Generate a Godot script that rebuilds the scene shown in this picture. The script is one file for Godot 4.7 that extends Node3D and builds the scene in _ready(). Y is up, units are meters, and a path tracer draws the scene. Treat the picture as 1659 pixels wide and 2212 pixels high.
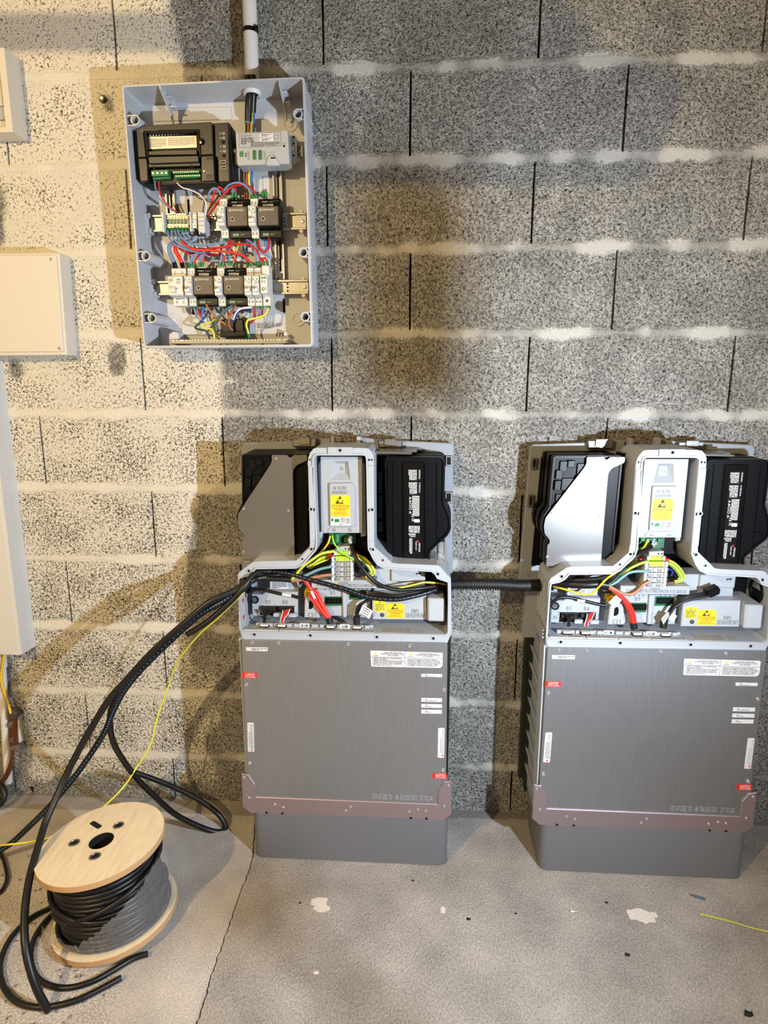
extends Node3D
# Two opened wall batteries and a wiring enclosure on a concrete block garage wall. Wall face is z = 0, floor y = 0.

const EYE := Vector3(0.2296, 1.2268, 1.6629)
const FOCAL := 1371.6076
var aim := Basis.from_euler(Vector3(-0.200097, 0.062199, -0.000095))
var taken := {}
var rng := RandomNumberGenerator.new()
var M := {}
var fonts := {}
const LOOSE := ["screw_slots", "vent_slots"]            # too small to pick apart

# ---------- measuring: the point of the plane z that stands at (x, y) of a 1659 x 2212 survey drawing
func P(x: float, y: float, z := 0.0) -> Vector3:
	var d := aim * Vector3((x - 829.5) / FOCAL, -(y - 1106.0) / FOCAL, -1.0)
	return EYE + d * ((z - EYE.z) / d.z)

func PF(x: float, y: float, h := 0.0) -> Vector3:
	var d := aim * Vector3((x - 829.5) / FOCAL, -(y - 1106.0) / FOCAL, -1.0)
	return EYE + d * ((h - EYE.y) / d.y)

# ---------- a mesh under construction
class Shape:
	var v := PackedVector3Array()
	var n := PackedVector3Array()
	var c := PackedColorArray()
	var xf := Transform3D()
	var tint := Color.WHITE

	func tri(a: Vector3, b: Vector3, d: Vector3) -> void:          # counter-clockwise seen from outside
		var A := xf * a
		var B := xf * b
		var D := xf * d
		var m := (B - A).cross(D - A)
		if m.length_squared() < 1e-20:
			return
		m = m.normalized()
		v.append_array([A, D, B])
		n.append_array([m, m, m])
		c.append_array([tint, tint, tint])

	func quad(a: Vector3, b: Vector3, d: Vector3, e: Vector3) -> void:
		tri(a, b, d)
		tri(a, d, e)

	func stri(a: Vector3, b: Vector3, d: Vector3, na: Vector3, nb: Vector3, nd: Vector3) -> void:
		v.append_array([xf * a, xf * d, xf * b])
		n.append_array([(xf.basis * na).normalized(), (xf.basis * nd).normalized(), (xf.basis * nb).normalized()])
		c.append_array([tint, tint, tint])

	func squad(a: Vector3, b: Vector3, d: Vector3, e: Vector3, na: Vector3, nb: Vector3, nd: Vector3, ne: Vector3) -> void:
		stri(a, b, d, na, nb, nd)
		stri(a, d, e, na, nd, ne)

	# polygon in x, y pushed from z0 to z1, front edge chamfered by bev
	func prism(poly: PackedVector2Array, z0: float, z1: float, bev := 0.0) -> Shape:
		var p := Shape.ccw(poly)
		var k := p.size()
		var q := p
		if bev > 0.0:
			q = Shape.inset(p, bev)
		var idx := Geometry2D.triangulate_polygon(q)
		if idx.is_empty() and bev > 0.0:                               # the chamfer is too wide for this outline
			q = Shape.inset(p, bev * 0.25)
			idx = Geometry2D.triangulate_polygon(q)
		if idx.is_empty():
			q = p
			idx = Geometry2D.triangulate_polygon(q)
		for i in range(0, idx.size(), 3):
			var a := q[idx[i]]
			var b := q[idx[i + 1]]
			var d := q[idx[i + 2]]
			if (b - a).cross(d - a) < 0.0:
				var t := b
				b = d
				d = t
			tri(Vector3(a.x, a.y, z1), Vector3(b.x, b.y, z1), Vector3(d.x, d.y, z1))
			tri(Vector3(a.x, a.y, z0), Vector3(d.x, d.y, z0), Vector3(b.x, b.y, z0))
		var zb := z1 - bev
		for i in k:
			var a := p[i]
			var b := p[(i + 1) % k]
			quad(Vector3(a.x, a.y, z0), Vector3(b.x, b.y, z0), Vector3(b.x, b.y, zb), Vector3(a.x, a.y, zb))
			if bev > 0.0:
				var e := q[i]
				var f := q[(i + 1) % k]
				quad(Vector3(a.x, a.y, zb), Vector3(b.x, b.y, zb), Vector3(f.x, f.y, z1), Vector3(e.x, e.y, z1))
		return self

	static func area(p: PackedVector2Array) -> float:
		var s := 0.0
		for i in p.size():
			s += p[i].cross(p[(i + 1) % p.size()])
		return s

	static func ccw(p: PackedVector2Array) -> PackedVector2Array:
		var q := p.duplicate()
		if Shape.area(q) < 0.0:
			q.reverse()
		return q

	static func inset(p: PackedVector2Array, d: float) -> PackedVector2Array:
		var out := PackedVector2Array()
		var k := p.size()
		for i in k:
			var a := (p[i] - p[(i + k - 1) % k]).normalized()
			var b := (p[(i + 1) % k] - p[i]).normalized()
			var na := Vector2(-a.y, a.x)
			var nb := Vector2(-b.y, b.x)
			var m := na + nb
			var l := m.length_squared()
			out.append(p[i] + (m * (2.0 * d / l) if l > 0.3 else na * d))
		return out

	# a frame between two outlines with the same number of corners
	func ring(outer: PackedVector2Array, inner: PackedVector2Array, z0: float, z1: float, zi := -99.0) -> Shape:
		var k := outer.size()
		var zin := z0 if zi < -9.0 else zi
		var s := Shape.area(outer) > 0.0
		for i in k:
			var j := (i + 1) % k
			var a := outer[i if s else j]
			var b := outer[j if s else i]
			var e := inner[i if s else j]
			var f := inner[j if s else i]
			quad(Vector3(a.x, a.y, z1), Vector3(b.x, b.y, z1), Vector3(f.x, f.y, z1), Vector3(e.x, e.y, z1))
			quad(Vector3(a.x, a.y, z0), Vector3(b.x, b.y, z0), Vector3(b.x, b.y, z1), Vector3(a.x, a.y, z1))
			quad(Vector3(f.x, f.y, zin), Vector3(e.x, e.y, zin), Vector3(e.x, e.y, z1), Vector3(f.x, f.y, z1))
			quad(Vector3(a.x, a.y, z0), Vector3(e.x, e.y, zin), Vector3(f.x, f.y, zin), Vector3(b.x, b.y, z0))
		return self

	func box(lo: Vector3, hi: Vector3, bev := 0.0) -> Shape:
		return prism(PackedVector2Array([Vector2(lo.x, lo.y), Vector2(hi.x, lo.y), Vector2(hi.x, hi.y), Vector2(lo.x, hi.y)]), lo.z, hi.z, bev)

	# profile of [radius, height] turned round an axis
	func lathe(prof: Array, at: Vector3, axis := Vector3(0, 0, 1), seg := 16) -> Shape:
		var w := axis.normalized()
		var u := (w.cross(Vector3.UP) if absf(w.y) < 0.9 else w.cross(Vector3.RIGHT)).normalized()
		var t := w.cross(u)
		for i in prof.size() - 1:
			var r0: float = prof[i][0]
			var h0: float = prof[i][1]
			var r1: float = prof[i + 1][0]
			var h1: float = prof[i + 1][1]
			var sl := Vector2(h1 - h0, r0 - r1).normalized()
			for k in seg:
				var a0 := TAU * k / seg
				var a1 := TAU * (k + 1) / seg
				var d0 := u * cos(a0) + t * sin(a0)
				var d1 := u * cos(a1) + t * sin(a1)
				var n0 := d0 * sl.x + w * sl.y
				var n1 := d1 * sl.x + w * sl.y
				squad(at + d0 * r0 + w * h0, at + d1 * r0 + w * h0, at + d1 * r1 + w * h1, at + d0 * r1 + w * h1, n0, n1, n1, n0)
		return self

	func disc(at: Vector3, r: float, depth := 0.001, axis := Vector3(0, 0, 1), seg := 14) -> Shape:
		var b := minf(r * 0.25, depth * 0.6)
		return lathe([[r, 0.0], [r, depth - b], [r - b, depth], [0.0, depth]], at, axis, seg)

	# round bar along points; stripes tint runs of sides
	func tube(pts: PackedVector3Array, r: float, seg := 8, second := Color(-1, 0, 0), ribs := 0.0, pitch := 0.0) -> Shape:
		var k := pts.size()
		var first := tint
		var side := Vector3.ZERO
		var rings := []
		var norms := []
		var run := 0.0
		for i in k:
			var dir := (pts[mini(i + 1, k - 1)] - pts[maxi(i - 1, 0)]).normalized()
			if side == Vector3.ZERO:
				side = dir.cross(Vector3(0.31, 0.11, 0.9)).normalized()
			side = (side - dir * side.dot(dir)).normalized()
			var up := dir.cross(side)
			if i > 0:
				run += pts[i].distance_to(pts[i - 1])
			var rr := r
			if ribs > 0.0:
				rr = r + ribs * (1.0 if i % 4 < 2 else -1.0)
			var ring := PackedVector3Array()
			var nm := PackedVector3Array()
			for s in seg:
				var a := TAU * s / seg
				var d := side * cos(a) + up * sin(a)
				ring.append(pts[i] + d * rr)
				nm.append(d)
			rings.append(ring)
			norms.append(nm)
		for i in k - 1:
			for s in seg:
				var t := (s + 1) % seg
				if second.r >= 0.0:
					tint = second if s % 4 == 0 else first
				squad(rings[i][s], rings[i][t], rings[i + 1][t], rings[i + 1][s], norms[i][s], norms[i][t], norms[i + 1][t], norms[i + 1][s])
		tint = first
		for e in [0, k - 1]:
			for s in seg:
				var t := (s + 1) % seg
				if e == 0:
					tri(pts[0], rings[0][t], rings[0][s])
				else:
					tri(pts[e], rings[e][s], rings[e][t])
		return self

static func spline(pts: Array, step := 6) -> PackedVector3Array:
	var out := PackedVector3Array()
	var k := pts.size()
	for i in k - 1:
		var a: Vector3 = pts[maxi(i - 1, 0)]
		var b: Vector3 = pts[i]
		var d: Vector3 = pts[i + 1]
		var e: Vector3 = pts[mini(i + 2, k - 1)]
		for s in step:
			out.append(b.cubic_interpolate(d, a, e, float(s) / step))
	out.append(pts[k - 1])
	return out

# outline helpers
func pxy(list: Array, z: float) -> PackedVector2Array:               # survey points on the plane z
	var out := PackedVector2Array()
	for i in range(0, list.size(), 2):
		var p := P(list[i], list[i + 1], z)
		out.append(Vector2(p.x, p.y))
	return out

func rounded(p: PackedVector2Array, r: float, steps := 4) -> PackedVector2Array:
	var out := PackedVector2Array()
	var k := p.size()
	for i in k:
		var a := p[(i + k - 1) % k]
		var b := p[i]
		var d := p[(i + 1) % k]
		var rr := minf(r, minf(a.distance_to(b), b.distance_to(d)) * 0.48)
		var s := b + (a - b).normalized() * rr
		var e := b + (d - b).normalized() * rr
		for q in steps + 1:
			var t := float(q) / steps
			out.append(s.lerp(b, t).lerp(b.lerp(e, t), t))
	return out

func rect(x0: float, y0: float, x1: float, y1: float) -> PackedVector2Array:
	return PackedVector2Array([Vector2(x0, y0), Vector2(x1, y0), Vector2(x1, y1), Vector2(x0, y1)])

func prect(x0: float, y0: float, x1: float, y1: float, z: float) -> PackedVector2Array:   # upright rectangle round survey bounds
	var ym := (y0 + y1) / 2.0
	var xm := (x0 + x1) / 2.0
	return rect(P(x0, ym, z).x, P(xm, y1, z).y, P(x1, ym, z).x, P(xm, y0, z).y)

func circle(at: Vector2, r: float, seg := 20) -> PackedVector2Array:
	var out := PackedVector2Array()
	for i in seg:
		out.append(at + Vector2.from_angle(TAU * i / seg) * r)
	return out

# ---------- naming, parts and things
func numbered(called: String) -> String:
	taken[called] = taken.get(called, -1) + 1
	return called if taken[called] == 0 else "%s_%03d" % [called, taken[called]]

func tag(o: Node, label: String, category: String, group := "") -> Node:
	o.set_meta("label", label)
	o.set_meta("category", category)
	if group:
		o.set_meta("group", group)
	return o

func thing(called: String, label: String, category: String, at := Vector3.ZERO, group := "") -> Node3D:
	var o := Node3D.new()
	o.name = numbered(called)
	add_child(o)
	o.position = at
	tag(o, label, category, group)
	return o

func place(o: Node3D) -> Vector3:                                     # of a node under the root, before any turn
	var p := Vector3.ZERO
	var n: Node = o
	while n is Node3D and n != self:
		p += n.position
		n = n.get_parent()
	return p

func mesh_of(s: Shape, m: Material, off: Vector3, uv := Vector4.ZERO) -> ArrayMesh:
	var a := []
	a.resize(Mesh.ARRAY_MAX)
	if uv != Vector4.ZERO:
		var t := PackedVector2Array()
		t.resize(s.v.size())
		for i in s.v.size():
			var p := s.v[i]
			t[i] = Vector2((p.x - uv.x) / uv.z, ((uv.y - p.y) if m != M.floor else (p.z - uv.y)) / uv.w)
		a[Mesh.ARRAY_TEX_UV] = t
	var vv := s.v
	if off != Vector3.ZERO:
		vv = Transform3D(Basis(), -off) * vv
	a[Mesh.ARRAY_VERTEX] = vv
	a[Mesh.ARRAY_NORMAL] = s.n
	a[Mesh.ARRAY_COLOR] = s.c
	var me := ArrayMesh.new()
	me.add_surface_from_arrays(Mesh.PRIMITIVE_TRIANGLES, a)
	me.surface_set_material(0, m)
	return me

func part(called: String, s: Shape, m: Material, parent: Node3D, label := "", uv := Vector4.ZERO) -> MeshInstance3D:
	var o := MeshInstance3D.new()
	o.name = called
	o.mesh = mesh_of(s, m, place(parent), uv)
	parent.add_child(o, true)
	if called in LOOSE:
		o.set_meta("kind", "stuff")
	if label:
		o.set_meta("label", label)
	return o

func solo(called: String, s: Shape, m: Material, label: String, category: String, group := "") -> MeshInstance3D:
	var lo := s.v[0]
	var hi := s.v[0]
	for p in s.v:
		lo = lo.min(p)
		hi = hi.max(p)
	var at := Vector3((lo.x + hi.x) / 2, lo.y, (lo.z + hi.z) / 2)
	var o := MeshInstance3D.new()
	o.name = numbered(called)
	o.mesh = mesh_of(s, m, at)
	add_child(o)
	o.position = at
	tag(o, label, category, group)
	return o

func struct(called: String, s: Shape, m: Material, uv := Vector4.ZERO) -> MeshInstance3D:
	var o := MeshInstance3D.new()
	o.name = called
	o.mesh = mesh_of(s, m, Vector3.ZERO, uv)
	add_child(o)
	o.set_meta("kind", "structure")
	return o

# lettering as real glyph outlines: str is fitted to width w and cap height h, left end at (x, y), turned by ang
func words(s: Shape, text: String, x: float, y: float, z: float, h: float, w := 0.0, ang := 0.0, face := "Droid Sans") -> Shape:
	if not fonts.has(face):
		var f := SystemFont.new()
		f.font_names = PackedStringArray([face])
		fonts[face] = f
	var key := face + text
	if not fonts.has(key):
		var t := TextMesh.new()
		t.text = text
		t.font = fonts[face]
		t.font_size = 16
		t.pixel_size = 1.0
		t.depth = 0.0
		t.curve_step = 2.0
		t.horizontal_alignment = HORIZONTAL_ALIGNMENT_LEFT
		var tris := PackedVector3Array()
		for k in t.get_surface_count():
			var a := t.surface_get_arrays(k)
			var vs: PackedVector3Array = a[Mesh.ARRAY_VERTEX]
			var ix: PackedInt32Array = a[Mesh.ARRAY_INDEX] if a[Mesh.ARRAY_INDEX] != null else PackedInt32Array(range(vs.size()))
			for i in range(0, ix.size() / 3 * 3, 3):
				var p := vs[ix[i]]
				var q := vs[ix[i + 1]]
				var r := vs[ix[i + 2]]
				var ar := (q - p).cross(r - p).z
				if absf(ar) > 1e-7:
					tris.append_array([p, q, r] if ar > 0.0 else [p, r, q])
		var lo := Vector3.INF
		var hi := -Vector3.INF
		for p in tris:
			lo = lo.min(p)
			hi = hi.max(p)
		fonts[key] = [tris, lo, hi]
	var got: Array = fonts[key]
	var tr: PackedVector3Array = got[0]
	if tr.is_empty():
		return s
	var lo2: Vector3 = got[1]
	var hi2: Vector3 = got[2]
	var sy := h / (hi2.y - lo2.y)
	var sx := w / (hi2.x - lo2.x) if w > 0.0 else sy
	var rot := Basis(Vector3(0, 0, 1), ang)
	for i in range(0, tr.size(), 3):
		var q := []
		for j in 3:
			var p := tr[i + j]
			q.append(Vector3(x, y, z) + rot * Vector3((p.x - lo2.x) * sx, (p.y - lo2.y) * sy, 0.0))
		s.tri(q[0], q[1], q[2])
	return s

# lines of small print that cannot be read: rows of word-long dashes
func print_rows(s: Shape, x0: float, y0: float, x1: float, y1: float, rows: int, z: float, upright := false) -> Shape:
	var across := (y1 - y0) if not upright else (x1 - x0)
	var along := (x1 - x0) if not upright else (y1 - y0)
	var ph := across / rows
	for r in rows:
		var t := 0.0
		var stop := along * (1.0 if r < rows - 1 else rng.randf_range(0.4, 0.9))
		while t < stop:
			var w := minf(ph * rng.randf_range(1.2, 4.5), stop - t)
			var c := (r + 0.5) * ph
			if upright:
				s.box(Vector3(x1 - c - ph * 0.24, y1 - t - w, z - 0.0001), Vector3(x1 - c + ph * 0.24, y1 - t, z))
			else:
				s.box(Vector3(x0 + t, y1 - c - ph * 0.24, z - 0.0001), Vector3(x0 + t + w, y1 - c + ph * 0.24, z))
			t += w + ph * 0.55
	return s

func mat(color: Color, rough := 0.5, metal := 0.0, coat := 0.0) -> StandardMaterial3D:
	var m := StandardMaterial3D.new()
	m.albedo_color = color
	m.roughness = rough
	m.metallic = metal
	if coat > 0.0:
		m.clearcoat_enabled = true
		m.clearcoat = coat
		m.clearcoat_roughness = 0.2
	return m

func noise(kind: int, freq: float, octaves := 1, sd := 1) -> FastNoiseLite:
	var f := FastNoiseLite.new()
	f.seed = sd
	f.noise_type = kind
	f.frequency = freq
	f.fractal_type = FastNoiseLite.FRACTAL_FBM if octaves > 1 else FastNoiseLite.FRACTAL_NONE
	f.fractal_octaves = octaves
	return f

const WARM_AT := Vector3(-1.04, 1.95, 2.20)
const COOL_AT := Vector3(0.92, 0.95, 1.22)

func _ready() -> void:
	rng.seed = 7
	var cam := Camera3D.new()
	cam.name = "camera"
	add_child(cam)
	cam.transform = Transform3D(aim, EYE)
	cam.fov = rad_to_deg(2.0 * atan(1106.0 / FOCAL))
	cam.near = 0.05
	cam.current = true
	var we := WorldEnvironment.new()
	we.name = "surroundings"
	var e := Environment.new()
	e.background_mode = Environment.BG_COLOR
	e.background_color = Color(0.05, 0.055, 0.06)
	e.tonemap_mode = Environment.TONE_MAPPER_LINEAR
	e.tonemap_exposure = 1.13
	e.sdfgi_enabled = true
	e.ssao_enabled = true
	e.ssil_enabled = true
	we.environment = e
	add_child(we)
	var warm := OmniLight3D.new()
	warm.name = "warm_light"
	warm.light_color = Color(1.0, 0.87, 0.64)
	warm.light_energy = 3.0
	warm.light_size = 0.025
	warm.omni_range = 12.0
	warm.omni_attenuation = 2.0
	warm.shadow_enabled = true
	warm.position = WARM_AT
	add_child(warm)
	var cool := SpotLight3D.new()
	cool.name = "cool_light"
	cool.light_color = Color(0.89, 0.94, 1.0)
	cool.light_energy = 2.95
	cool.light_size = 0.015
	cool.spot_range = 12.0
	cool.spot_attenuation = 2.0
	cool.spot_angle = 82.0
	cool.spot_angle_attenuation = 1.0
	cool.shadow_enabled = true
	cool.position = COOL_AT
	add_child(cool)
	cool.look_at(Vector3(-0.4, 1.0, 0.0))
	materials()
	setting()
	enclosure()
	left_boxes()
	batteries()
	cables()
	floor_bits()

const ROW_TOP := 1.9532
const ROW := 0.20132
var shift := [-0.0163, 0.1891, -0.0139, 0.1918, -0.0085, 0.197, -0.0093, 0.229, -0.0058, 0.2454, -0.0041]
const WALL_UV := Vector4(-1.18, 2.34, 2.46, 2.46)
const FLOOR_UV := Vector4(-1.2, 0.0, 2.5, 1.25)

func bytes(f: FastNoiseLite, w: int, h: int) -> PackedByteArray:
	var im := f.get_image(w, h, false, false, true)
	im.convert(Image.FORMAT_L8)
	return im.get_data()

func mask(polys: Array, holes: Array, to_floor: bool, uv: Vector4, out_w: int, out_h: int, soft := 256) -> PackedByteArray:
	var n := 256
	var im := Image.create(n, n, false, Image.FORMAT_L8)
	var ps := []
	for group in [polys, holes]:
		var g := []
		for list in group:
			var q := PackedVector2Array()
			for i in range(0, list.size(), 2):
				var p := PF(list[i], list[i + 1]) if to_floor else P(list[i], list[i + 1])
				q.append(Vector2((p.x - uv.x) / uv.z, ((p.z - uv.y) if to_floor else (uv.y - p.y)) / uv.w) * n)
			var box := Rect2(q[0], Vector2.ZERO)
			for p in q:
				box = box.expand(p)
			g.append([q, box.grow(1.0)])
		ps.append(g)
	for pass_no in 2:
		for g in ps[pass_no]:
			var b: Rect2 = g[1]
			for y in range(maxi(0, int(b.position.y)), mini(n, int(b.end.y) + 1)):
				for x in range(maxi(0, int(b.position.x)), mini(n, int(b.end.x) + 1)):
					if Geometry2D.is_point_in_polygon(Vector2(x + 0.5, y + 0.5), g[0]):
						im.set_pixel(x, y, Color.WHITE if pass_no == 0 else Color.BLACK)
	if soft < n:
		im.resize(soft, soft, Image.INTERPOLATE_LANCZOS)
	im.resize(out_w, out_h, Image.INTERPOLATE_CUBIC)
	return im.get_data()

func warp(f: FastNoiseLite, amount := 3.2, freq := 0.19) -> void:
	f.domain_warp_enabled = true
	f.domain_warp_amplitude = amount
	f.domain_warp_frequency = freq
	f.domain_warp_fractal_type = FastNoiseLite.DOMAIN_WARP_FRACTAL_NONE

func wall_material() -> StandardMaterial3D:
	var n := 2048
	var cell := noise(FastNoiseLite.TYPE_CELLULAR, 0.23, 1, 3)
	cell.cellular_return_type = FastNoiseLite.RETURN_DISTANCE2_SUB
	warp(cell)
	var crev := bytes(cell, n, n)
	var cell2 := noise(FastNoiseLite.TYPE_CELLULAR, 0.23, 1, 3)
	cell2.cellular_return_type = FastNoiseLite.RETURN_CELL_VALUE
	warp(cell2)
	var grain := bytes(cell2, n, n)
	var mid := bytes(noise(FastNoiseLite.TYPE_SIMPLEX_SMOOTH, 0.13, 2, 5), n, n)
	var big := bytes(noise(FastNoiseLite.TYPE_SIMPLEX_SMOOTH, 0.008, 3, 8), n, n)
	var paint := mask([[-200, -200, 362, -200, 372, 0, 382, 60, 392, 110, 400, 150, 395, 300, 420, 500, 400, 700, 440, 752, 481, 760, 483, 900, 480, 925, 492, 1040, 430, 1075, 412, 1160, 400, 1260, 408, 1340, 412, 1440, 470, 1460, 476, 1560, 440, 1600, 478, 1690, 420, 1692, -100, 1692, -250, 1692],
		[770, 215, 790, 180, 806, 158, 812, 172, 795, 190, 776, 218], [822, 172, 828, 160, 822, 185], [768, 250, 776, 258, 782, 322, 770, 320], [485, 815, 525, 812, 520, 822, 488, 828]],
		[[238, 745, 262, 742, 268, 790, 262, 812, 240, 806], [18, 782, 45, 785, 48, 826, 22, 815], [-40, 1425, 36, 1428, 48, 1500, 44, 1560, 62, 1600, 30, 1660, -40, 1690], [30, 1560, 60, 1520, 66, 1580, 58, 1640, 62, 1690, -60, 1700, 20, 1640], [60, 1600, 72, 1640, 52, 1660], [-60, 400, 8, 400, 10, 530, -60, 540], [120, 1676, 250, 1672, 330, 1684, 330, 1700, 100, 1700], [218, 205, 236, 205, 240, 245, 222, 235]], false, WALL_UV, n, n, 110)
	var col := PackedByteArray()
	col.resize(n * n * 3)
	var hgt := PackedByteArray()
	hgt.resize(n * n)
	var step := WALL_UV.z / n
	for y in n:
		var yy := WALL_UV.y - (y + 0.5) * step
		var q := fposmod(ROW_TOP - yy, ROW)
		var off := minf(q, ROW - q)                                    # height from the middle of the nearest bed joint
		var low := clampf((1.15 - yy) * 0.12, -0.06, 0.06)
		for x in n:
			var i := y * n + x
			var m := mid[i] / 255.0
			var b := big[i] / 255.0
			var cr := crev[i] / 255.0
			var g := grain[i] / 255.0
			var width := 0.0135 + (b - 0.5) * 0.022 + (m - 0.5) * 0.016
			var bed := clampf((width - off) * 150.0, 0.0, 1.0)
			var painted := clampf((paint[i] / 255.0 - 0.5 + (m - 0.5) * 0.6 + (cr - 0.2) * 0.5) * 4.0 + 0.5, 0.0, 1.0)
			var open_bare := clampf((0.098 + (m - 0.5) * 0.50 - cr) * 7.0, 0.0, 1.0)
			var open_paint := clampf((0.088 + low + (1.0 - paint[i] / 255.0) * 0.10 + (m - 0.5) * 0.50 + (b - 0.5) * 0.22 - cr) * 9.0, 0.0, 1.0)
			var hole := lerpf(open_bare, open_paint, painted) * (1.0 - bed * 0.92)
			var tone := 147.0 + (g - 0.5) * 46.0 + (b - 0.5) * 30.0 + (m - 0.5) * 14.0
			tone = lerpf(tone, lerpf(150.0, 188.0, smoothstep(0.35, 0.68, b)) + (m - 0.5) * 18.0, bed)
			var dark := lerpf(48.0, 76.0, painted)  # pit shade painted into the colour, plus unpainted concrete within the paint
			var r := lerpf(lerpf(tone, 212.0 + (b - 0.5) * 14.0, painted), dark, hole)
			col[i * 3] = int(r)
			col[i * 3 + 1] = int(r * lerpf(0.985, 0.975, painted))
			col[i * 3 + 2] = int(r * lerpf(0.945, 0.915, painted))
			hgt[i] = int(clampf(lerpf(70.0 + cr * 150.0 * lerpf(1.0, 0.45, painted) + g * 30.0 - hole * 60.0 + painted * 40.0, 190.0 + (m - 0.5) * 40.0, bed), 0.0, 255.0))
	var w := mat(Color.WHITE, 0.92)
	w.albedo_texture = ImageTexture.create_from_image(Image.create_from_data(n, n, false, Image.FORMAT_RGB8, col))
	w.heightmap_enabled = true
	w.heightmap_texture = ImageTexture.create_from_image(Image.create_from_data(n, n, false, Image.FORMAT_L8, hgt))
	w.heightmap_scale = 0.5
	w.metallic_specular = 0.25
	return w

func floor_material() -> StandardMaterial3D:
	var w := 2048
	var h := 1024
	var fine := bytes(noise(FastNoiseLite.TYPE_SIMPLEX_SMOOTH, 0.22, 2, 11), w, h)
	var big := bytes(noise(FastNoiseLite.TYPE_SIMPLEX_SMOOTH, 0.006, 4, 12), w, h)
	var im := noise(FastNoiseLite.TYPE_SIMPLEX_SMOOTH, 0.28, 2, 13).get_image(w, 420, false, false, true)
	im.convert(Image.FORMAT_L8)
	im.resize(w, h, Image.INTERPOLATE_CUBIC)
	var brush := im.get_data()
	var cell := noise(FastNoiseLite.TYPE_CELLULAR, 0.035, 1, 14)
	cell.cellular_return_type = FastNoiseLite.RETURN_DISTANCE
	warp(cell, 14.0, 0.07)
	var pit := bytes(cell, w, h)
	var white := mask([[672, 1942, 690, 1938, 709, 1940, 710, 1966, 694, 1971, 676, 1966], [950, 1960, 958, 1958, 960, 1972, 951, 1974], [1352, 1966, 1380, 1962, 1415, 1972, 1420, 1990, 1395, 1994, 1358, 1984], [596, 2098, 604, 2096, 602, 2108], [674, 2098, 690, 2096, 684, 2106]], [], true, FLOOR_UV, w, h)
	var rough := mask([[-300, 1900, 100, 1880, 230, 2100, 262, 2110, 250, 2160, 225, 2230, -300, 2400]], [], true, FLOOR_UV, w, h)
	var left := mask([[-600, 1700, 553, 1730, 545, 1852, 508, 1960, 462, 2090, 424, 2212, 410, 2260, -800, 2300]], [], true, FLOOR_UV, w, h)
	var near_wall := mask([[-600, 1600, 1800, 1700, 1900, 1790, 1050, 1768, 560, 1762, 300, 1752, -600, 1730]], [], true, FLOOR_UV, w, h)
	var col := PackedByteArray()
	col.resize(w * h * 3)
	var hgt := PackedByteArray()
	hgt.resize(w * h)
	for i in w * h:
		var f := fine[i] / 255.0
		var b := big[i] / 255.0
		var s := brush[i] / 255.0
		var le := left[i] / 255.0
		var ro := rough[i] / 255.0
		var wh := clampf((white[i] / 255.0 - 0.5 + (f - 0.5) * 0.5) * 8.0 + 0.5, 0.0, 1.0)
		var tone := 160.0 + (b - 0.5) * 34.0 + (f - 0.5) * 46.0 + (s - 0.5) * 34.0 * (1.0 - le)
		tone += le * 24.0
		var hole := clampf((0.10 + (f - 0.5) * 0.20 + (b - 0.5) * 0.12 - pit[i] / 255.0) * 9.0, 0.0, 1.0) * ro * clampf((b - 0.36) * 6.0, 0.0, 1.0)
		tone += (f - 0.5) * 50.0 * ro
		tone = lerpf(tone, 92.0, hole)
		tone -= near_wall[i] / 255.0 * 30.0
		if f > 0.93:
			tone += 40.0
		elif f < 0.06:
			tone -= 30.0
		var r := lerpf(tone, 222.0, wh)
		col[i * 3] = int(clampf(r, 0.0, 255.0))
		col[i * 3 + 1] = int(clampf(r * lerpf(0.963, 0.96, wh), 0.0, 255.0))
		col[i * 3 + 2] = int(clampf(r * lerpf(0.925, 0.92, wh), 0.0, 255.0))
		hgt[i] = int(clampf(110.0 + (s - 0.5) * 130.0 * (1.0 - le * 0.75) + (f - 0.5) * 110.0 + (b - 0.5) * 60.0 - hole * 70.0, 0.0, 255.0))
	var m := mat(Color.WHITE, 0.85)
	m.albedo_texture = ImageTexture.create_from_image(Image.create_from_data(w, h, false, Image.FORMAT_RGB8, col))
	m.heightmap_enabled = true
	m.heightmap_texture = ImageTexture.create_from_image(Image.create_from_data(w, h, false, Image.FORMAT_L8, hgt))
	m.heightmap_scale = 0.22
	m.metallic_specular = 0.3
	return m

func brushed_material(color: Color, rough: float) -> StandardMaterial3D:
	var im := noise(FastNoiseLite.TYPE_SIMPLEX_SMOOTH, 0.33, 3, 21).get_image(512, 16, false, false, true)
	im.convert(Image.FORMAT_L8)
	im.resize(512, 512, Image.INTERPOLATE_CUBIC)
	var rgb := Image.create(512, 512, false, Image.FORMAT_RGB8)
	var grey := im.get_data()
	var o := PackedByteArray()
	o.resize(512 * 512 * 3)
	for i in 512 * 512:
		var g := int(232 + (grey[i] - 128) * 0.09)
		o[i * 3] = g
		o[i * 3 + 1] = g
		o[i * 3 + 2] = g
	rgb = Image.create_from_data(512, 512, false, Image.FORMAT_RGB8, o)
	var m := mat(color, rough, 0.85)
	m.albedo_texture = ImageTexture.create_from_image(rgb)
	m.uv1_triplanar = true
	m.uv1_scale = Vector3(3.2, 1.6, 3.2)
	return m

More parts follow.
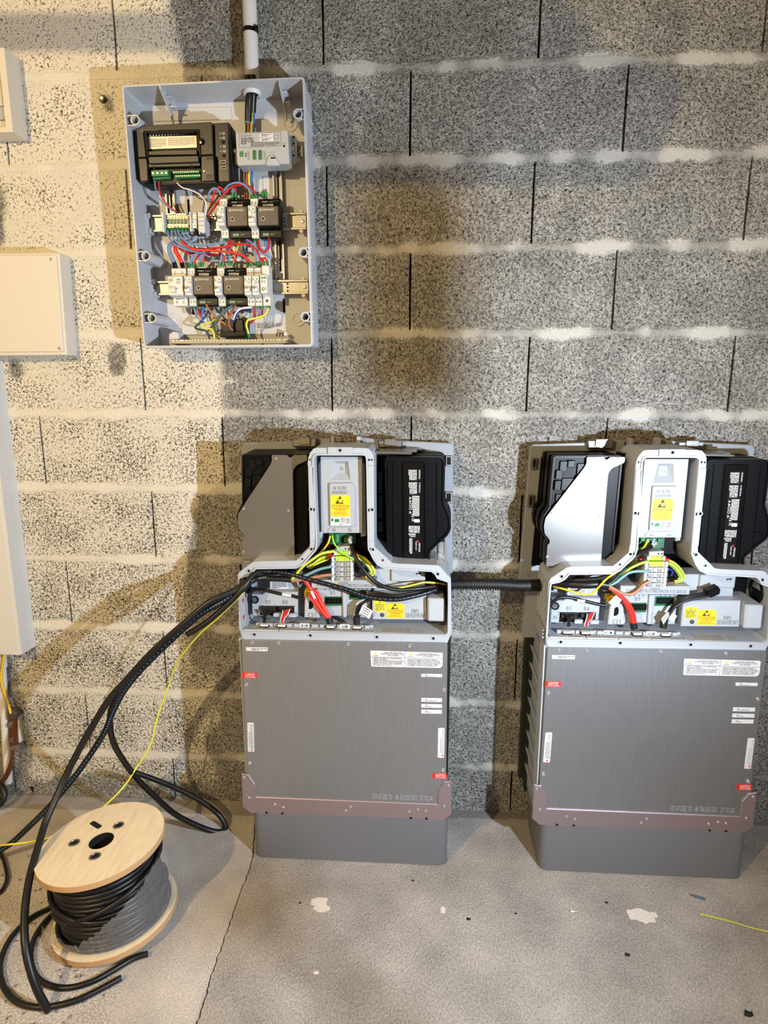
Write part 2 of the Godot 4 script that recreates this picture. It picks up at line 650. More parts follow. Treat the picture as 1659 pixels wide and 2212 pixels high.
func wood_material() -> StandardMaterial3D:
	var im := noise(FastNoiseLite.TYPE_SIMPLEX_SMOOTH, 0.05, 4, 31).get_image(512, 64, false, false, true)
	im.convert(Image.FORMAT_L8)
	im.resize(512, 512, Image.INTERPOLATE_CUBIC)
	var grey := im.get_data()
	var o := PackedByteArray()
	o.resize(512 * 512 * 3)
	for i in 512 * 512:
		var g := (grey[i] - 128) * 0.08
		o[i * 3] = int(236 + g)
		o[i * 3 + 1] = int(219 + g)
		o[i * 3 + 2] = int(188 + g * 0.8)
	var m := mat(Color.WHITE, 0.6)
	m.albedo_texture = ImageTexture.create_from_image(Image.create_from_data(512, 512, false, Image.FORMAT_RGB8, o))
	m.uv1_triplanar = true
	m.uv1_scale = Vector3(3.0, 3.0, 3.0)
	return m

func materials() -> void:
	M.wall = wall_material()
	M.floor = floor_material()
	M.gap = mat(Color(0.045, 0.042, 0.04), 1.0)
	M.room = mat(Color(0.62, 0.60, 0.57), 0.95)
	M.case_grey = mat(Color(0.73, 0.74, 0.755), 0.42)
	M.plastic = mat(Color(0.65, 0.67, 0.695), 0.42)
	M.plastic_dim = mat(Color(0.56, 0.58, 0.61), 0.45)
	M.cover = mat(Color(0.62, 0.64, 0.66), 0.4)
	M.rail = mat(Color(0.56, 0.555, 0.54), 0.38, 0.85)
	M.black = mat(Color(0.035, 0.036, 0.04), 0.38)
	M.black_soft = mat(Color(0.05, 0.05, 0.055), 0.55)
	M.black_gloss = mat(Color(0.03, 0.03, 0.033), 0.18)
	M.inverter = mat(Color(0.035, 0.04, 0.055), 0.4)
	M.inverter.metallic_specular = 0.25
	M.black.metallic_specular = 0.3
	M.gateway = mat(Color(0.11, 0.104, 0.097), 0.34)
	M.charcoal = mat(Color(0.28, 0.25, 0.22), 0.45)
	M.white = mat(Color(0.82, 0.815, 0.80), 0.45)
	M.cream = mat(Color(0.82, 0.80, 0.755), 0.45)
	M.paper = mat(Color(0.80, 0.80, 0.80), 0.5)
	M.paper_grey = mat(Color(0.72, 0.71, 0.69), 0.5)
	M.ink = mat(Color(0.10, 0.10, 0.11), 0.6)
	M.ink_grey = mat(Color(0.32, 0.32, 0.33), 0.6)
	M.ink_white = mat(Color(0.88, 0.88, 0.88), 0.6)
	M.ink_dim = mat(Color(0.5, 0.48, 0.46), 0.6)
	M.ink_red = mat(Color(0.80, 0.12, 0.10), 0.6)
	M.ink_green = mat(Color(0.15, 0.62, 0.33), 0.6)
	M.ink_blue = mat(Color(0.15, 0.33, 0.75), 0.6)
	M.yellow = mat(Color(0.97, 0.77, 0.10), 0.5)
	M.yellow_pale = mat(Color(0.97, 0.88, 0.15), 0.5)
	M.red_label = mat(Color(0.86, 0.10, 0.08), 0.5)
	M.steel = mat(Color(0.80, 0.80, 0.81), 0.25, 0.75)
	M.sheet = mat(Color(0.60, 0.59, 0.58), 0.36, 0.9)
	M.sheet_bright = mat(Color(0.60, 0.60, 0.60), 0.24, 0.82)
	M.brushed = brushed_material(Color(0.70, 0.715, 0.745), 0.42)
	M.bracket = mat(Color(0.64, 0.58, 0.60), 0.45, 0.7)
	M.plinth = mat(Color(0.41, 0.415, 0.435), 0.5)
	M.green_dark = mat(Color(0.16, 0.19, 0.16), 0.5, 0.5)
	M.green = mat(Color(0.13, 0.44, 0.25), 0.45)
	M.board = mat(Color(0.08, 0.36, 0.22), 0.4)
	M.ferrule = mat(Color(0.07, 0.46, 0.24), 0.4)
	M.brass = mat(Color(0.74, 0.67, 0.50), 0.32, 0.9)
	M.copper = mat(Color(0.50, 0.33, 0.24), 0.5, 0.8)
	M.copper_bright = mat(Color(0.85, 0.50, 0.36), 0.35, 1.0)
	M.wire_blue = mat(Color(0.42, 0.53, 0.68), 0.4)
	M.wire_bright_blue = mat(Color(0.12, 0.40, 0.78), 0.4)
	M.wire_navy = mat(Color(0.10, 0.16, 0.45), 0.4)
	M.wire_red = mat(Color(0.76, 0.10, 0.11), 0.4)
	M.wire_red_bright = mat(Color(0.92, 0.18, 0.13), 0.4)
	M.wire_grey = mat(Color(0.42, 0.42, 0.44), 0.4)
	M.wire_teal = mat(Color(0.42, 0.58, 0.60), 0.4)
	M.wire_slate = mat(Color(0.26, 0.38, 0.42), 0.4)
	M.wire_brown = mat(Color(0.52, 0.30, 0.21), 0.4)
	M.wire_tan = mat(Color(0.68, 0.45, 0.34), 0.4)
	M.wire_white = mat(Color(0.87, 0.86, 0.86), 0.4)
	M.wire_black = mat(Color(0.04, 0.04, 0.042), 0.38)
	M.wire_dark_green = mat(Color(0.12, 0.25, 0.17), 0.45)
	M.wire_yellow = mat(Color(0.93, 0.80, 0.15), 0.4)
	M.earth = mat(Color.WHITE, 0.4)
	M.earth.vertex_color_use_as_albedo = true
	M.cable = mat(Color(0.05, 0.05, 0.055), 0.42)
	M.dot_blue = mat(Color(0.25, 0.50, 0.72), 0.5)
	M.wood = wood_material()
	M.ply_edge = mat(Color(0.75, 0.60, 0.43), 0.7)
	M.pipe = mat(Color(0.86, 0.855, 0.845), 0.35)
	M.lime = mat(Color(0.70, 0.86, 0.18), 0.4)
	M.terminal = mat(Color(0.68, 0.68, 0.66), 0.45)
	M.mirror_label = mat(Color(0.82, 0.78, 0.70), 0.38, 0.35)
	M.film = mat(Color(0.95, 0.95, 0.97, 0.10), 0.06)
	M.film.transparency = BaseMaterial3D.TRANSPARENCY_ALPHA
	M.lamp_warm = mat(Color.WHITE)
	M.lamp_warm.emission_enabled = true
	M.lamp_warm.emission = Color(1.0, 0.85, 0.62)
	M.lamp_warm.emission_energy_multiplier = 1.5
	M.lamp_cool = mat(Color.WHITE)
	M.lamp_cool.emission_enabled = true
	M.lamp_cool.emission = Color(0.86, 0.93, 1.0)
	M.lamp_cool.emission_energy_multiplier = 1.5

func block_face(s: Shape, x0: float, y0: float, x1: float, y1: float) -> void:   # a block with slightly uneven edges
	var poly := PackedVector2Array()
	var k := 6
	var a0 := rng.randf_range(0.0002, 0.0016)                          # the dry joint is wider at one end
	var a1 := rng.randf_range(0.0002, 0.0016)
	x0 -= 0.0006
	x1 += 0.0006
	for i in k:
		poly.append(Vector2(lerpf(x0, x1, float(i) / k), y0))
	for i in 4:
		poly.append(Vector2(x1 - absf(rng.randfn(0.0, 0.0005)) - lerpf(a0, a1, i / 4.0), lerpf(y0, y1, float(i) / 4)))
	for i in k:
		poly.append(Vector2(lerpf(x1, x0, float(i) / k), y1))
	for i in 4:
		poly.append(Vector2(x0 + absf(rng.randfn(0.0, 0.0005)), lerpf(y1, y0, float(i) / 4)))
	s.prism(poly, -0.06, rng.randf_range(-0.0008, 0.0003), 0.0008)

func setting() -> void:
	var wall := Node3D.new()
	wall.name = "wall_back"
	add_child(wall)
	wall.set_meta("kind", "structure")
	part("core", Shape.new().box(Vector3(-2.1, -0.1, -0.22), Vector3(2.5, 2.6, -0.035)), M.gap, wall)
	for k in range(-2, 11):
		var y1: float = ROW_TOP - ROW * (k - 1) - 0.006
		var y0: float = maxf(-0.05, ROW_TOP - ROW * k + 0.006)
		var a: float = shift[k] if k >= 0 else (0.19 if k == -1 else -0.01)
		for c in range(-5, 6):
			var x0 := a + 0.5 * c + 0.0022
			var x1 := x0 + 0.5 - 0.0044
			if x0 > 2.4 or x1 < -2.0:
				continue
			var s := Shape.new()
			block_face(s, x0, y0, x1, minf(y1, 2.6))
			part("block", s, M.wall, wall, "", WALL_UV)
		if k < 10:                                                     # the mortar bed under this course, smeared over the edges
			var s := Shape.new()
			var yb := ROW_TOP - ROW * k
			var top := PackedVector2Array()
			for i in 93:
				top.append(Vector2(-2.1 + 0.05 * i, yb + 0.0085 + rng.randf_range(-0.0015, 0.0015)))
			var low := PackedVector2Array()
			for i in 93:
				low.append(Vector2(2.5 - 0.05 * i, yb - 0.0085 + rng.randf_range(-0.0015, 0.0015)))
			top.append_array(low)
			s.prism(top, -0.05, 0.0005)
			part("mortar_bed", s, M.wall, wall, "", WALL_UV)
	# floor: two pours that meet in a crack
	var fl := Node3D.new()
	fl.name = "floor"
	add_child(fl)
	fl.set_meta("kind", "structure")
	var crack := PackedVector2Array()
	var pc := [556, 1735, 553, 1760, 549, 1806, 546, 1852, 536, 1885, 520, 1925, 508, 1960, 492, 2005, 478, 2045, 462, 2090, 450, 2130, 438, 2170, 424, 2212, 412, 2260]
	var prev := Vector2.ZERO
	for i in range(0, pc.size(), 2):
		var p := PF(pc[i], pc[i + 1])
		var q := Vector2(p.x, -p.z)
		if i > 0:
			for j in range(1, 6):
				crack.append(prev.lerp(q, j / 6.0) + Vector2(rng.randf_range(-0.0018, 0.0018), 0.0))
		crack.append(q)
		prev = q
	crack[0].y = 0.05
	var lie := Transform3D(Basis(Vector3(1, 0, 0), Vector3(0, 0, -1), Vector3(0, 1, 0)), Vector3.ZERO)
	var r := Shape.new()
	r.xf = lie
	var poly := PackedVector2Array([Vector2(2.5, 0.05)])
	for p in crack:
		poly.append(p + Vector2(0.0013, 0))
	poly.append(Vector2(crack[-1].x, -3.7))
	poly.append(Vector2(2.5, -3.7))
	r.prism(poly, -0.12, 0.0, 0.001)
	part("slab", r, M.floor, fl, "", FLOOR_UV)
	var l := Shape.new()
	l.xf = lie
	poly = PackedVector2Array([Vector2(-2.1, 0.05)])
	for p in crack:
		poly.append(p - Vector2(0.0013, 0))
	poly.append(Vector2(crack[-1].x - 0.002, -3.7))
	poly.append(Vector2(-2.1, -3.7))
	l.prism(poly, -0.12, -0.001, 0.001)
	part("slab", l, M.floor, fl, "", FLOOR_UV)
	struct("wall_left", Shape.new().box(Vector3(-2.2, -0.1, -0.2), Vector3(-2.0, 2.7, 3.8)), M.room)
	struct("wall_right", Shape.new().box(Vector3(2.4, -0.1, -0.2), Vector3(2.6, 2.7, 3.8)), M.room)
	struct("wall_front", Shape.new().box(Vector3(-2.2, -0.1, 3.6), Vector3(2.6, 2.7, 3.8)), M.room)
	struct("ceiling", Shape.new().box(Vector3(-2.2, 2.55, -0.2), Vector3(2.6, 2.7, 3.8)), M.room)
	part("sub_base", Shape.new().box(Vector3(-2.2, -0.2, -0.2), Vector3(2.6, -0.11, 3.8)), M.gap, fl)

# ---------- wires
func pts3(list: Array, z: float) -> Array:                            # survey points, each x, y; the depth may change along the way
	var out := []
	for i in range(0, list.size(), 2):
		out.append(P(list[i], list[i + 1], z))
	return out

func wire(m: Material, r: float, list: Array, z: float, ends: String, label: String, called := "wire", group := "", arch := 0.0) -> Node3D:
	# ends: a letter for the first and the last end; F green ferrule, S black sleeve, n nothing
	var p := pts3(list, z)
	var k := p.size()
	if arch != 0.0:
		for i in range(1, k - 1):
			p[i].z += arch * sin(PI * i / (k - 1.0))
	var path := spline(p, 5)
	var s := Shape.new()
	if m == M.earth:
		s.tint = Color(0.80, 0.66, 0.04)
		s.tube(path, r, 8, Color(0.03, 0.25, 0.06))
	else:
		s.tube(path, r, 8)
	if ends == "nn":
		return solo(called, s, m, label, "wire", group)
	var o := thing(called, label, "wire", path[0], group)
	part("insulation", s, m, o)
	for e in 2:
		if ends[e] == "n":
			continue
		var a := path[0] if e == 0 else path[-1]
		var b := path[2] if e == 0 else path[-3]
		var d := (b - a).normalized()
		var f := Shape.new()
		if ends[e] == "F":
			f.lathe([[0.0, -0.003], [r * 1.15, -0.003], [r * 1.5, 0.0055], [r * 1.5, 0.007], [r, 0.007]], a, d, 10)
			part("ferrule", f, M.ferrule, o)
		else:
			f.lathe([[0.0, -0.006], [r * 1.12, -0.006], [r * 1.12, 0.014], [r, 0.014]], a, d, 10)
			part("sleeve", f, M.black, o)
	return o

func side_profile(s: Shape, prof: Array, x: float, y: float, w: float, bev := 0.0) -> Shape:   # z, y outline pushed along x
	var keep := s.xf
	s.xf = Transform3D(Basis(Vector3(0, 0, 1), Vector3(0, 1, 0), Vector3(-1, 0, 0)), Vector3(x, y, 0))
	var p := PackedVector2Array()
	for i in range(0, prof.size(), 2):
		p.append(Vector2(prof[i], prof[i + 1]))
	s.prism(p, -w / 2, w / 2 - bev, bev)
	s.xf = keep
	return s

func screw(parent: Node3D, at: Vector3, r: float, m: Material = null, called := "screw") -> void:
	var s := Shape.new()
	s.lathe([[r, -0.0005], [r, r * 0.22], [r * 0.8, r * 0.45], [r * 0.45, r * 0.5], [r * 0.32, r * 0.15], [0.0, r * 0.12]], at, Vector3(0, 0, 1), 12)
	part(called, s, m if m else M.steel, parent)

func hole(parent: Node3D, at: Vector3, r: float, called := "hole") -> void:
	part(called, Shape.new().disc(at, r, 0.0006), M.gap, parent)

func breaker(mark: String, x: float, y: float, poles: int, label: String) -> void:
	var c := P(x, y, 0.088)
	var w := 0.0178 * poles
	var t := thing("circuit_breaker", label, "breaker", Vector3(c.x, c.y, 0.034), "white modular breakers in the enclosure")
	part("body", side_profile(Shape.new(), [0.034, -0.0445, 0.060, -0.0445, 0.062, -0.0425, 0.062, -0.0255, 0.086, -0.0225, 0.088, -0.0205, 0.088, 0.0205, 0.086, 0.0225, 0.062, 0.0235, 0.062, 0.0425, 0.060, 0.0445, 0.034, 0.0445], c.x, c.y, w - 0.0004, 0.0005), M.white, t)
	var tg := Shape.new()
	side_profile(tg, [0.0875, -0.0165, 0.0950, -0.0155, 0.0955, -0.0080, 0.0910, -0.0010, 0.0875, -0.0005], c.x - (0.0 if poles == 1 else 0.006), c.y, 0.0125)
	part("toggle", tg, M.white, t)
	var sc := Shape.new()
	for sx in ([-0.0040, 0.0040] if poles == 1 else [-0.0085, 0.0085]):
		for sy in [-0.0345, 0.0345]:
			var one := Shape.new()
			one.disc(Vector3(c.x + sx, c.y + sy, 0.0620), 0.0029, 0.0004)
			part("terminal_screw", one, M.charcoal, t)
			sc.box(Vector3(c.x + sx - 0.0022, c.y + sy - 0.0004, 0.0624), Vector3(c.x + sx + 0.0022, c.y + sy + 0.0004, 0.0627))
	part("screw_slots", sc, M.steel, t)
	var g := Shape.new()
	words(g, "Schneider", c.x - w * 0.40, c.y + 0.0178, 0.0882, 0.0020, 0.0115)
	g.box(Vector3(c.x + w * 0.12, c.y + 0.0125, 0.0880), Vector3(c.x + w * 0.36, c.y + 0.0155, 0.0882))
	part("green_print", g, M.ink_green, t)
	var k := Shape.new()
	words(k, mark, c.x + (0.0 if poles == 1 else 0.004) - 0.001, c.y + 0.0030, 0.0882, 0.0078, 0.0096)
	print_rows(k, c.x - w * 0.42, c.y + 0.0085, c.x - w * 0.15, c.y + 0.0165, 4, 0.0882)
	print_rows(k, c.x - w * 0.33, c.y - 0.0095, c.x + w * 0.25, c.y - 0.0045, 2, 0.0958 if poles == 1 else 0.0882)
	print_rows(k, c.x - w * 0.30, c.y - 0.0292, c.x + w * 0.30, c.y - 0.0262, 2, 0.0622)
	part("print", k, M.ink_grey if poles < 0 else M.ink, t)

func logo(s: Shape, x: float, y: float, z: float, r: float) -> Shape:   # the round mark beside the maker's name: a ring cut by a bar
	for q in 2:
		var a0 := (0.08 if q == 0 else 1.08) * PI
		var pts := PackedVector2Array()
		for i in 9:
			pts.append(Vector2(x, y) + Vector2.from_angle(a0 + 0.84 * PI * i / 8.0) * r)
		for i in 9:
			pts.append(Vector2(x, y) + Vector2.from_angle(a0 + 0.84 * PI * (8 - i) / 8.0) * r * 0.72)
		s.prism(pts, z - 0.0001, z)
	s.box(Vector3(x - r * 0.6, y - r * 0.14, z - 0.0001), Vector3(x + r * 0.6, y + r * 0.14, z))
	return s

func relay(x: float, y: float, label: String) -> void:
	var c := P(x, y, 0.080)
	var w := 0.0525
	var t := thing("relay_module", label, "relay", Vector3(c.x, c.y, 0.034), "black relay modules in the enclosure")
	part("body", side_profile(Shape.new(), [0.034, -0.0455, 0.055, -0.0455, 0.058, -0.043, 0.058, -0.028, 0.064, -0.0262, 0.076, -0.0235, 0.078, -0.0220, 0.078, 0.0215, 0.070, 0.0240, 0.062, 0.0245, 0.058, 0.0400, 0.056, 0.0430, 0.034, 0.0430], c.x, c.y, w, 0.0008), M.black, t)
	var f := Shape.new()
	f.prism(rounded(rect(c.x - 0.0242, c.y - 0.0205, c.x + 0.0242, c.y + 0.0205), 0.0015, 2), 0.078, 0.0800, 0.0005)
	part("face_plate", f, M.charcoal, t)
	var k := Shape.new()
	logo(k, c.x - 0.0168, c.y + 0.0135, 0.0802, 0.0029)
	words(k, "ENPHASE", c.x - 0.0123, c.y + 0.0114, 0.0802, 0.0043, 0.0270)
	k.ring(circle(Vector2(c.x - 0.012, c.y - 0.006), 0.0046), circle(Vector2(c.x - 0.012, c.y - 0.006), 0.0039), 0.0799, 0.0803)
	part("white_print", k, M.ink_white, t)
	var d := Shape.new()
	for q in [[0.011, 0.003], [0.011, -0.0065]]:
		words(d, "0 G" if q[1] > 0 else "IL TL", c.x + q[0], c.y + q[1], 0.0802, 0.0018, 0.0062)
	words(d, "Q-RELAY", c.x + 0.0115, c.y - 0.0178, 0.0802, 0.0016, 0.0105)
	part("grey_print", d, M.ink_dim, t)
	var b := Shape.new()
	b.disc(Vector3(c.x - 0.012, c.y - 0.006, 0.0800), 0.0036, 0.0004)
	part("test_button", b, M.black_soft, t)
	for sy in [0.0345, -0.0365]:
		var g := Shape.new()
		g.prism(rounded(rect(c.x - 0.0185, c.y + sy - 0.0032, c.x - 0.0035, c.y + sy + 0.0032), 0.001, 2), 0.056, 0.0590, 0.0004)
		var gp := part("terminal_socket", g, M.green, t)
		var h := Shape.new()
		for sx in [-0.0148, -0.0072]:
			h.ring(circle(Vector2(c.x + sx, c.y + sy), 0.0031, 12), circle(Vector2(c.x + sx, c.y + sy), 0.0021, 12), 0.0588, 0.0594)
		part("screw_rim", h, M.terminal, gp)
		var pr := Shape.new()
		print_rows(pr, c.x + 0.000, c.y + sy - 0.0022, c.x + 0.0210, c.y + sy + 0.0022, 1, 0.0594)
		pr.box(Vector3(c.x - 0.001, c.y + sy + 0.003, 0.0582), Vector3(c.x + 0.022, c.y + sy + 0.0033, 0.0594))
		part("white_marking", pr, M.ink_dim, t)
	var st := Shape.new()
	side_profile(st, [0.0600, 0.0250, 0.0625, 0.0248, 0.0612, 0.0305, 0.0595, 0.0305], c.x - 0.003, c.y, 0.0245)
	var sp := part("serial_sticker", st, M.paper, t)
	var pr2 := Shape.new()
	for q in 2:
		print_rows(pr2, c.x - 0.0135, c.y + 0.0256 + q * 0.0024, c.x + 0.0075, c.y + 0.0272 + q * 0.0024, 1, 0.0630 - q * 0.0005)
	part("print", pr2, M.ink, sp)

func enclosure() -> void:
	# --- the open plastic case
	var base := P(480, 560, 0.01)
	var t := thing("distribution_enclosure", "open grey plastic wiring enclosure mounted on the block wall, its lid removed", "enclosure", base)
	var z1 := 0.100
	var rim := rounded(pxy([263, 185, 656, 166, 675, 747, 311, 750], z1), 0.010, 4)
	var inner := Shape.inset(Shape.ccw(rim), 0.0032)
	var s := Shape.new()
	s.ring(Shape.ccw(rim), inner, 0.003, z1)
	part("side_walls", s, M.case_grey, t)
	s = Shape.new()
	s.ring(Shape.inset(Shape.ccw(rim), -0.0022), Shape.inset(Shape.ccw(rim), -0.0001), z1 - 0.010, z1 - 0.003)
	part("rim_lip", s, M.case_grey, t)
	s = Shape.new()
	s.prism(Shape.inset(Shape.ccw(rim), 0.001), 0.002, 0.006)
	part("back_panel", s, M.case_grey, t)
	for b in [[291.5, 259, -1], [314.6, 552.8, -1], [328, 687, -1], [643.5, 245.6, 1], [655, 545, 1], [659, 684, 1]]:
		var c := P(b[0], b[1], z1)
		s = Shape.new()
		s.lathe([[0.0135, 0.004], [0.0108, z1 - 0.001], [0.0108, z1], [0.0082, z1], [0.0068, z1 - 0.03], [0.0, z1 - 0.031]], Vector3(c.x, c.y, 0), Vector3(0, 0, 1), 20)
		var sd: float = b[2]
		var far: float = c.x + sd * 0.020
		s.prism(PackedVector2Array([Vector2(minf(c.x, far), c.y + 0.0085), Vector2(maxf(c.x, far), c.y + 0.0098), Vector2(maxf(c.x, far), c.y + 0.0122), Vector2(minf(c.x, far), c.y + 0.0108)]), 0.004, z1 - 0.002)
		s.prism(PackedVector2Array([Vector2(minf(c.x, far), c.y - 0.0108), Vector2(maxf(c.x, far), c.y - 0.0122), Vector2(maxf(c.x, far), c.y - 0.0098), Vector2(minf(c.x, far), c.y - 0.0085)]), 0.004, z1 - 0.002)
		part("screw_post", s, M.case_grey, t)
		part("post_bore", Shape.new().disc(Vector3(c.x, c.y, z1 - 0.0305), 0.0050, 0.0006), M.gap, t)
	for b in [[345, 192], [603, 182]]:                                    # hooks for the lid under the top wall
		var c := P(b[0], b[1], 0.10)
		s = Shape.new()
		side_profile(s, [0.012, 0.012, 0.100, 0.012, 0.098, 0.000, 0.060, -0.022, 0.030, -0.046, 0.024, -0.046, 0.034, -0.012, 0.012, -0.004], c.x, c.y, 0.0022)
		s.box(Vector3(c.x, c.y - 0.020, 0.034), Vector3(c.x + 0.014, c.y - 0.017, 0.055))
		s.box(Vector3(c.x, c.y - 0.004, 0.046), Vector3(c.x + 0.011, c.y - 0.001, 0.068))
		part("lid_hook", s, M.case_grey, t)
	for b in [[627, 268], [377, 690], [645, 690]]:
		var c := P(b[0], b[1], 0.008)
		s = Shape.new()
		s.lathe([[0.0165, 0.004], [0.0165, 0.0085], [0.0140, 0.0085], [0.0135, 0.0068], [0.0075, 0.0068], [0.0070, 0.0090], [0.0, 0.0090]], Vector3(c.x, c.y, 0), Vector3(0, 0, 1), 24)
		part("knockout", s, M.case_grey, t)
	for b in [[415, 655, 422, 680], [611, 645, 616, 675], [405, 430, 410, 470]]:
		part("mounting_slot", Shape.new().prism(rounded(prect(b[0], b[1], b[2], b[3], 0.0065), 0.003, 3), 0.0055, 0.0065), M.gap, t)
	for b in [[330, 232, 500, 260], [570, 380, 596, 560], [625, 400, 664, 640], [392, 700, 470, 724]]:
		part("raised_panel", Shape.new().prism(rounded(prect(b[0], b[1], b[2], b[3], 0.009), 0.004, 3), 0.005, 0.0085, 0.001), M.case_grey, t)
	# stickers on the back panel at the bottom
	s = Shape.new()
	s.prism(prect(552, 695, 615, 729, 0.0072), 0.006, 0.0072)
	var stk := part("rating_sticker", s, M.paper_grey, t, "pale sticker printed upside down")
	var a := prect(552, 695, 615, 729, 0.0072)
	s = Shape.new()
	print_rows(s, a[0].x + 0.004, a[2].y - 0.016, a[1].x - 0.026, a[2].y - 0.003, 5, 0.0075)
	print_rows(s, a[1].x - 0.022, a[2].y - 0.012, a[1].x - 0.004, a[2].y - 0.004, 3, 0.0075)
	s.ring(rect(a[0].x + 0.003, a[0].y + 0.004, a[0].x + 0.014, a[0].y + 0.018), rect(a[0].x + 0.0038, a[0].y + 0.0048, a[0].x + 0.0132, a[0].y + 0.0172), 0.0071, 0.0075)
	for i in 3:
		s.prism(PackedVector2Array([Vector2(a[1].x - 0.023 + i * 0.0075, a[0].y + 0.002), Vector2(a[1].x - 0.020 + i * 0.0075, a[0].y + 0.002), Vector2(a[1].x - 0.018 + i * 0.0075, a[0].y + 0.010), Vector2(a[1].x - 0.021 + i * 0.0075, a[0].y + 0.010)]), 0.0071, 0.0075)
	s.box(Vector3(a[1].x - 0.023, a[0].y + 0.0090, 0.0071), Vector3(a[1].x - 0.002, a[0].y + 0.0110, 0.0075))
	part("print", s, M.ink, stk)
	# cable entry in the top wall
	var en := P(544, 191, 0.052)
	var ty := P(544, 176, z1).y - 0.004
	s = Shape.new()
	s.lathe([[0.0155, -0.004], [0.0205, -0.004], [0.0205, 0.001], [0.0185, 0.004], [0.0145, 0.004], [0.0145, -0.002]], Vector3(en.x, ty, 0.052), Vector3(0, -1, 0), 24)
	part("entry_collar", s, M.pipe, t)
	part("entry_hole", Shape.new().disc(Vector3(en.x, ty, 0.052), 0.0145, 0.0008, Vector3(0, -1, 0), 20), M.gap, t)
	# --- pipe above
	var px := P(541.5, 80, 0.034)
	var o := thing("conduit_pipe", "white plastic conduit pipe running up the wall from the top of the open enclosure", "pipe", Vector3(px.x, ty, 0.034))
	s = Shape.new()
	s.tube(PackedVector3Array([Vector3(px.x, ty + 0.03, 0.034), Vector3(px.x, 2.2, 0.034), Vector3(px.x, 2.54, 0.034)]), 0.0163, 24)
	part("tube", s, M.pipe, o)
	s = Shape.new()
	s.lathe([[0.0160, -0.008], [0.0190, -0.008], [0.0190, 0.012], [0.0172, 0.034], [0.0160, 0.034]], Vector3(px.x, ty + 0.008, 0.034), Vector3(0, 1, 0), 24)
	part("coupling", s, M.cream, o)
	var ct := P(541.5, 68, 0.034)
	o = thing("cable_tie", "black plastic tie strapped round the white conduit pipe", "cable tie", Vector3(px.x, ct.y, 0.034))
	s = Shape.new()
	s.lathe([[0.0163, -0.0042], [0.0176, -0.0042], [0.0176, 0.0042], [0.0163, 0.0042]], Vector3(px.x, ct.y, 0.034), Vector3(0.05, 1, 0), 24)
	part("band", s, M.black, o)
	s = Shape.new()
	s.box(Vector3(px.x + 0.012, ct.y - 0.005, 0.042), Vector3(px.x + 0.021, ct.y + 0.005, 0.051), 0.001)
	part("buckle", s, M.black, o)
	# --- rails
	for q in [["upper", 322, 466, 660, 457, 501, 489], ["lower", 333, 607, 665, 604, 638, 633]]:
		var lx := P(q[1], q[2], 0.034)
		var rx := P(q[3], q[4], 0.034)
		var ly := P(q[1], q[5], 0.034).y
		o = thing("mounting_rail", "zinc plated %s rail across the enclosure %s" % [q[0], "behind the terminal strip and two relays" if q[0] == "upper" else "behind breakers marked Q0 to P1"], "rail", Vector3((lx.x + rx.x) / 2, ly, 0.02))
		var yt := (lx.y + rx.y) / 2.0
		s = Shape.new()
		s.box(Vector3(lx.x, ly + 0.004, 0.0265), Vector3(rx.x, yt - 0.004, 0.0280))
		part("web", s, M.rail, o)
		for e in [[ly, ly + 0.005], [yt - 0.005, yt]]:
			s = Shape.new()
			s.box(Vector3(lx.x, e[0], 0.0265), Vector3(rx.x, e[1], 0.0345), 0.0006)
			part("flange", s, M.rail, o)
		s = Shape.new()
		s.box(Vector3(lx.x - 0.012, ly - 0.004, 0.010), Vector3(lx.x - 0.002, yt + 0.004, 0.036), 0.001)
		s.box(Vector3(lx.x - 0.002, ly - 0.004, 0.010), Vector3(lx.x + 0.004, ly + 0.008, 0.038), 0.001)
		s.box(Vector3(lx.x - 0.002, yt - 0.008, 0.010), Vector3(lx.x + 0.004, yt + 0.004, 0.038), 0.001)
		part("end_clip", s, M.case_grey, o)
		s = Shape.new()
		s.box(Vector3(rx.x - 0.024 if q[0] == "upper" else rx.x - 0.046, ly + 0.003, 0.0285), Vector3(rx.x, yt - 0.003, 0.0300), 0.0004)
		part("end_plate", s, M.rail, o)
		screw(o, Vector3(rx.x - 0.008, (ly + yt) / 2, 0.0300), 0.0042)
		for i in 3:
			hole(o, Vector3(rx.x - 0.052, (ly + yt) / 2 + (i - 1) * 0.008, 0.0282), 0.0024)
		for e in [ly - 0.003, yt + 0.003]:
			s = Shape.new()
			s.disc(Vector3(rx.x - 0.012, e, 0.024), 0.0052, 0.010)
			part("end_peg", s, M.cream, o)
	for q in [["right", 591, 612, 355, 604, "right hand"], ["left", 360, 381, 395, 470, "left hand"]]:
		var a0 := P(q[1], 480, 0.02)
		var a1 := P(q[2], 480, 0.02)
		var yb := P(600, q[4], 0.02).y
		var yt := P(600, q[3], 0.02).y
		o = thing("slotted_strut", "%s slotted metal strut standing upright behind the rails" % q[5], "strut", Vector3((a0.x + a1.x) / 2, yb, 0.015))
		s = Shape.new()
		s.box(Vector3(a0.x, yb, 0.010), Vector3(a1.x, yt, 0.0125))
		s.box(Vector3(a0.x, yb, 0.0125), Vector3(a0.x + 0.005, yt, 0.021), 0.0006)
		s.box(Vector3(a1.x - 0.005, yb, 0.0125), Vector3(a1.x, yt, 0.021), 0.0006)
		part("channel", s, M.rail, o)
		part("slot", Shape.new().prism(rounded(rect((a0.x + a1.x) / 2 - 0.0025, yb + 0.02, (a0.x + a1.x) / 2 + 0.0025, yt - 0.02), 0.002, 2), 0.0124, 0.0129), M.gap, o)
	gateway()
	comm_module()
	terminals()
	breaker("Q1", 476.2, 465.4, 1, "narrow white breaker marked Q1 on the upper rail")
	breaker("Q2", 543.4, 465.3, 1, "narrow white breaker marked Q2 between the two upper relays")
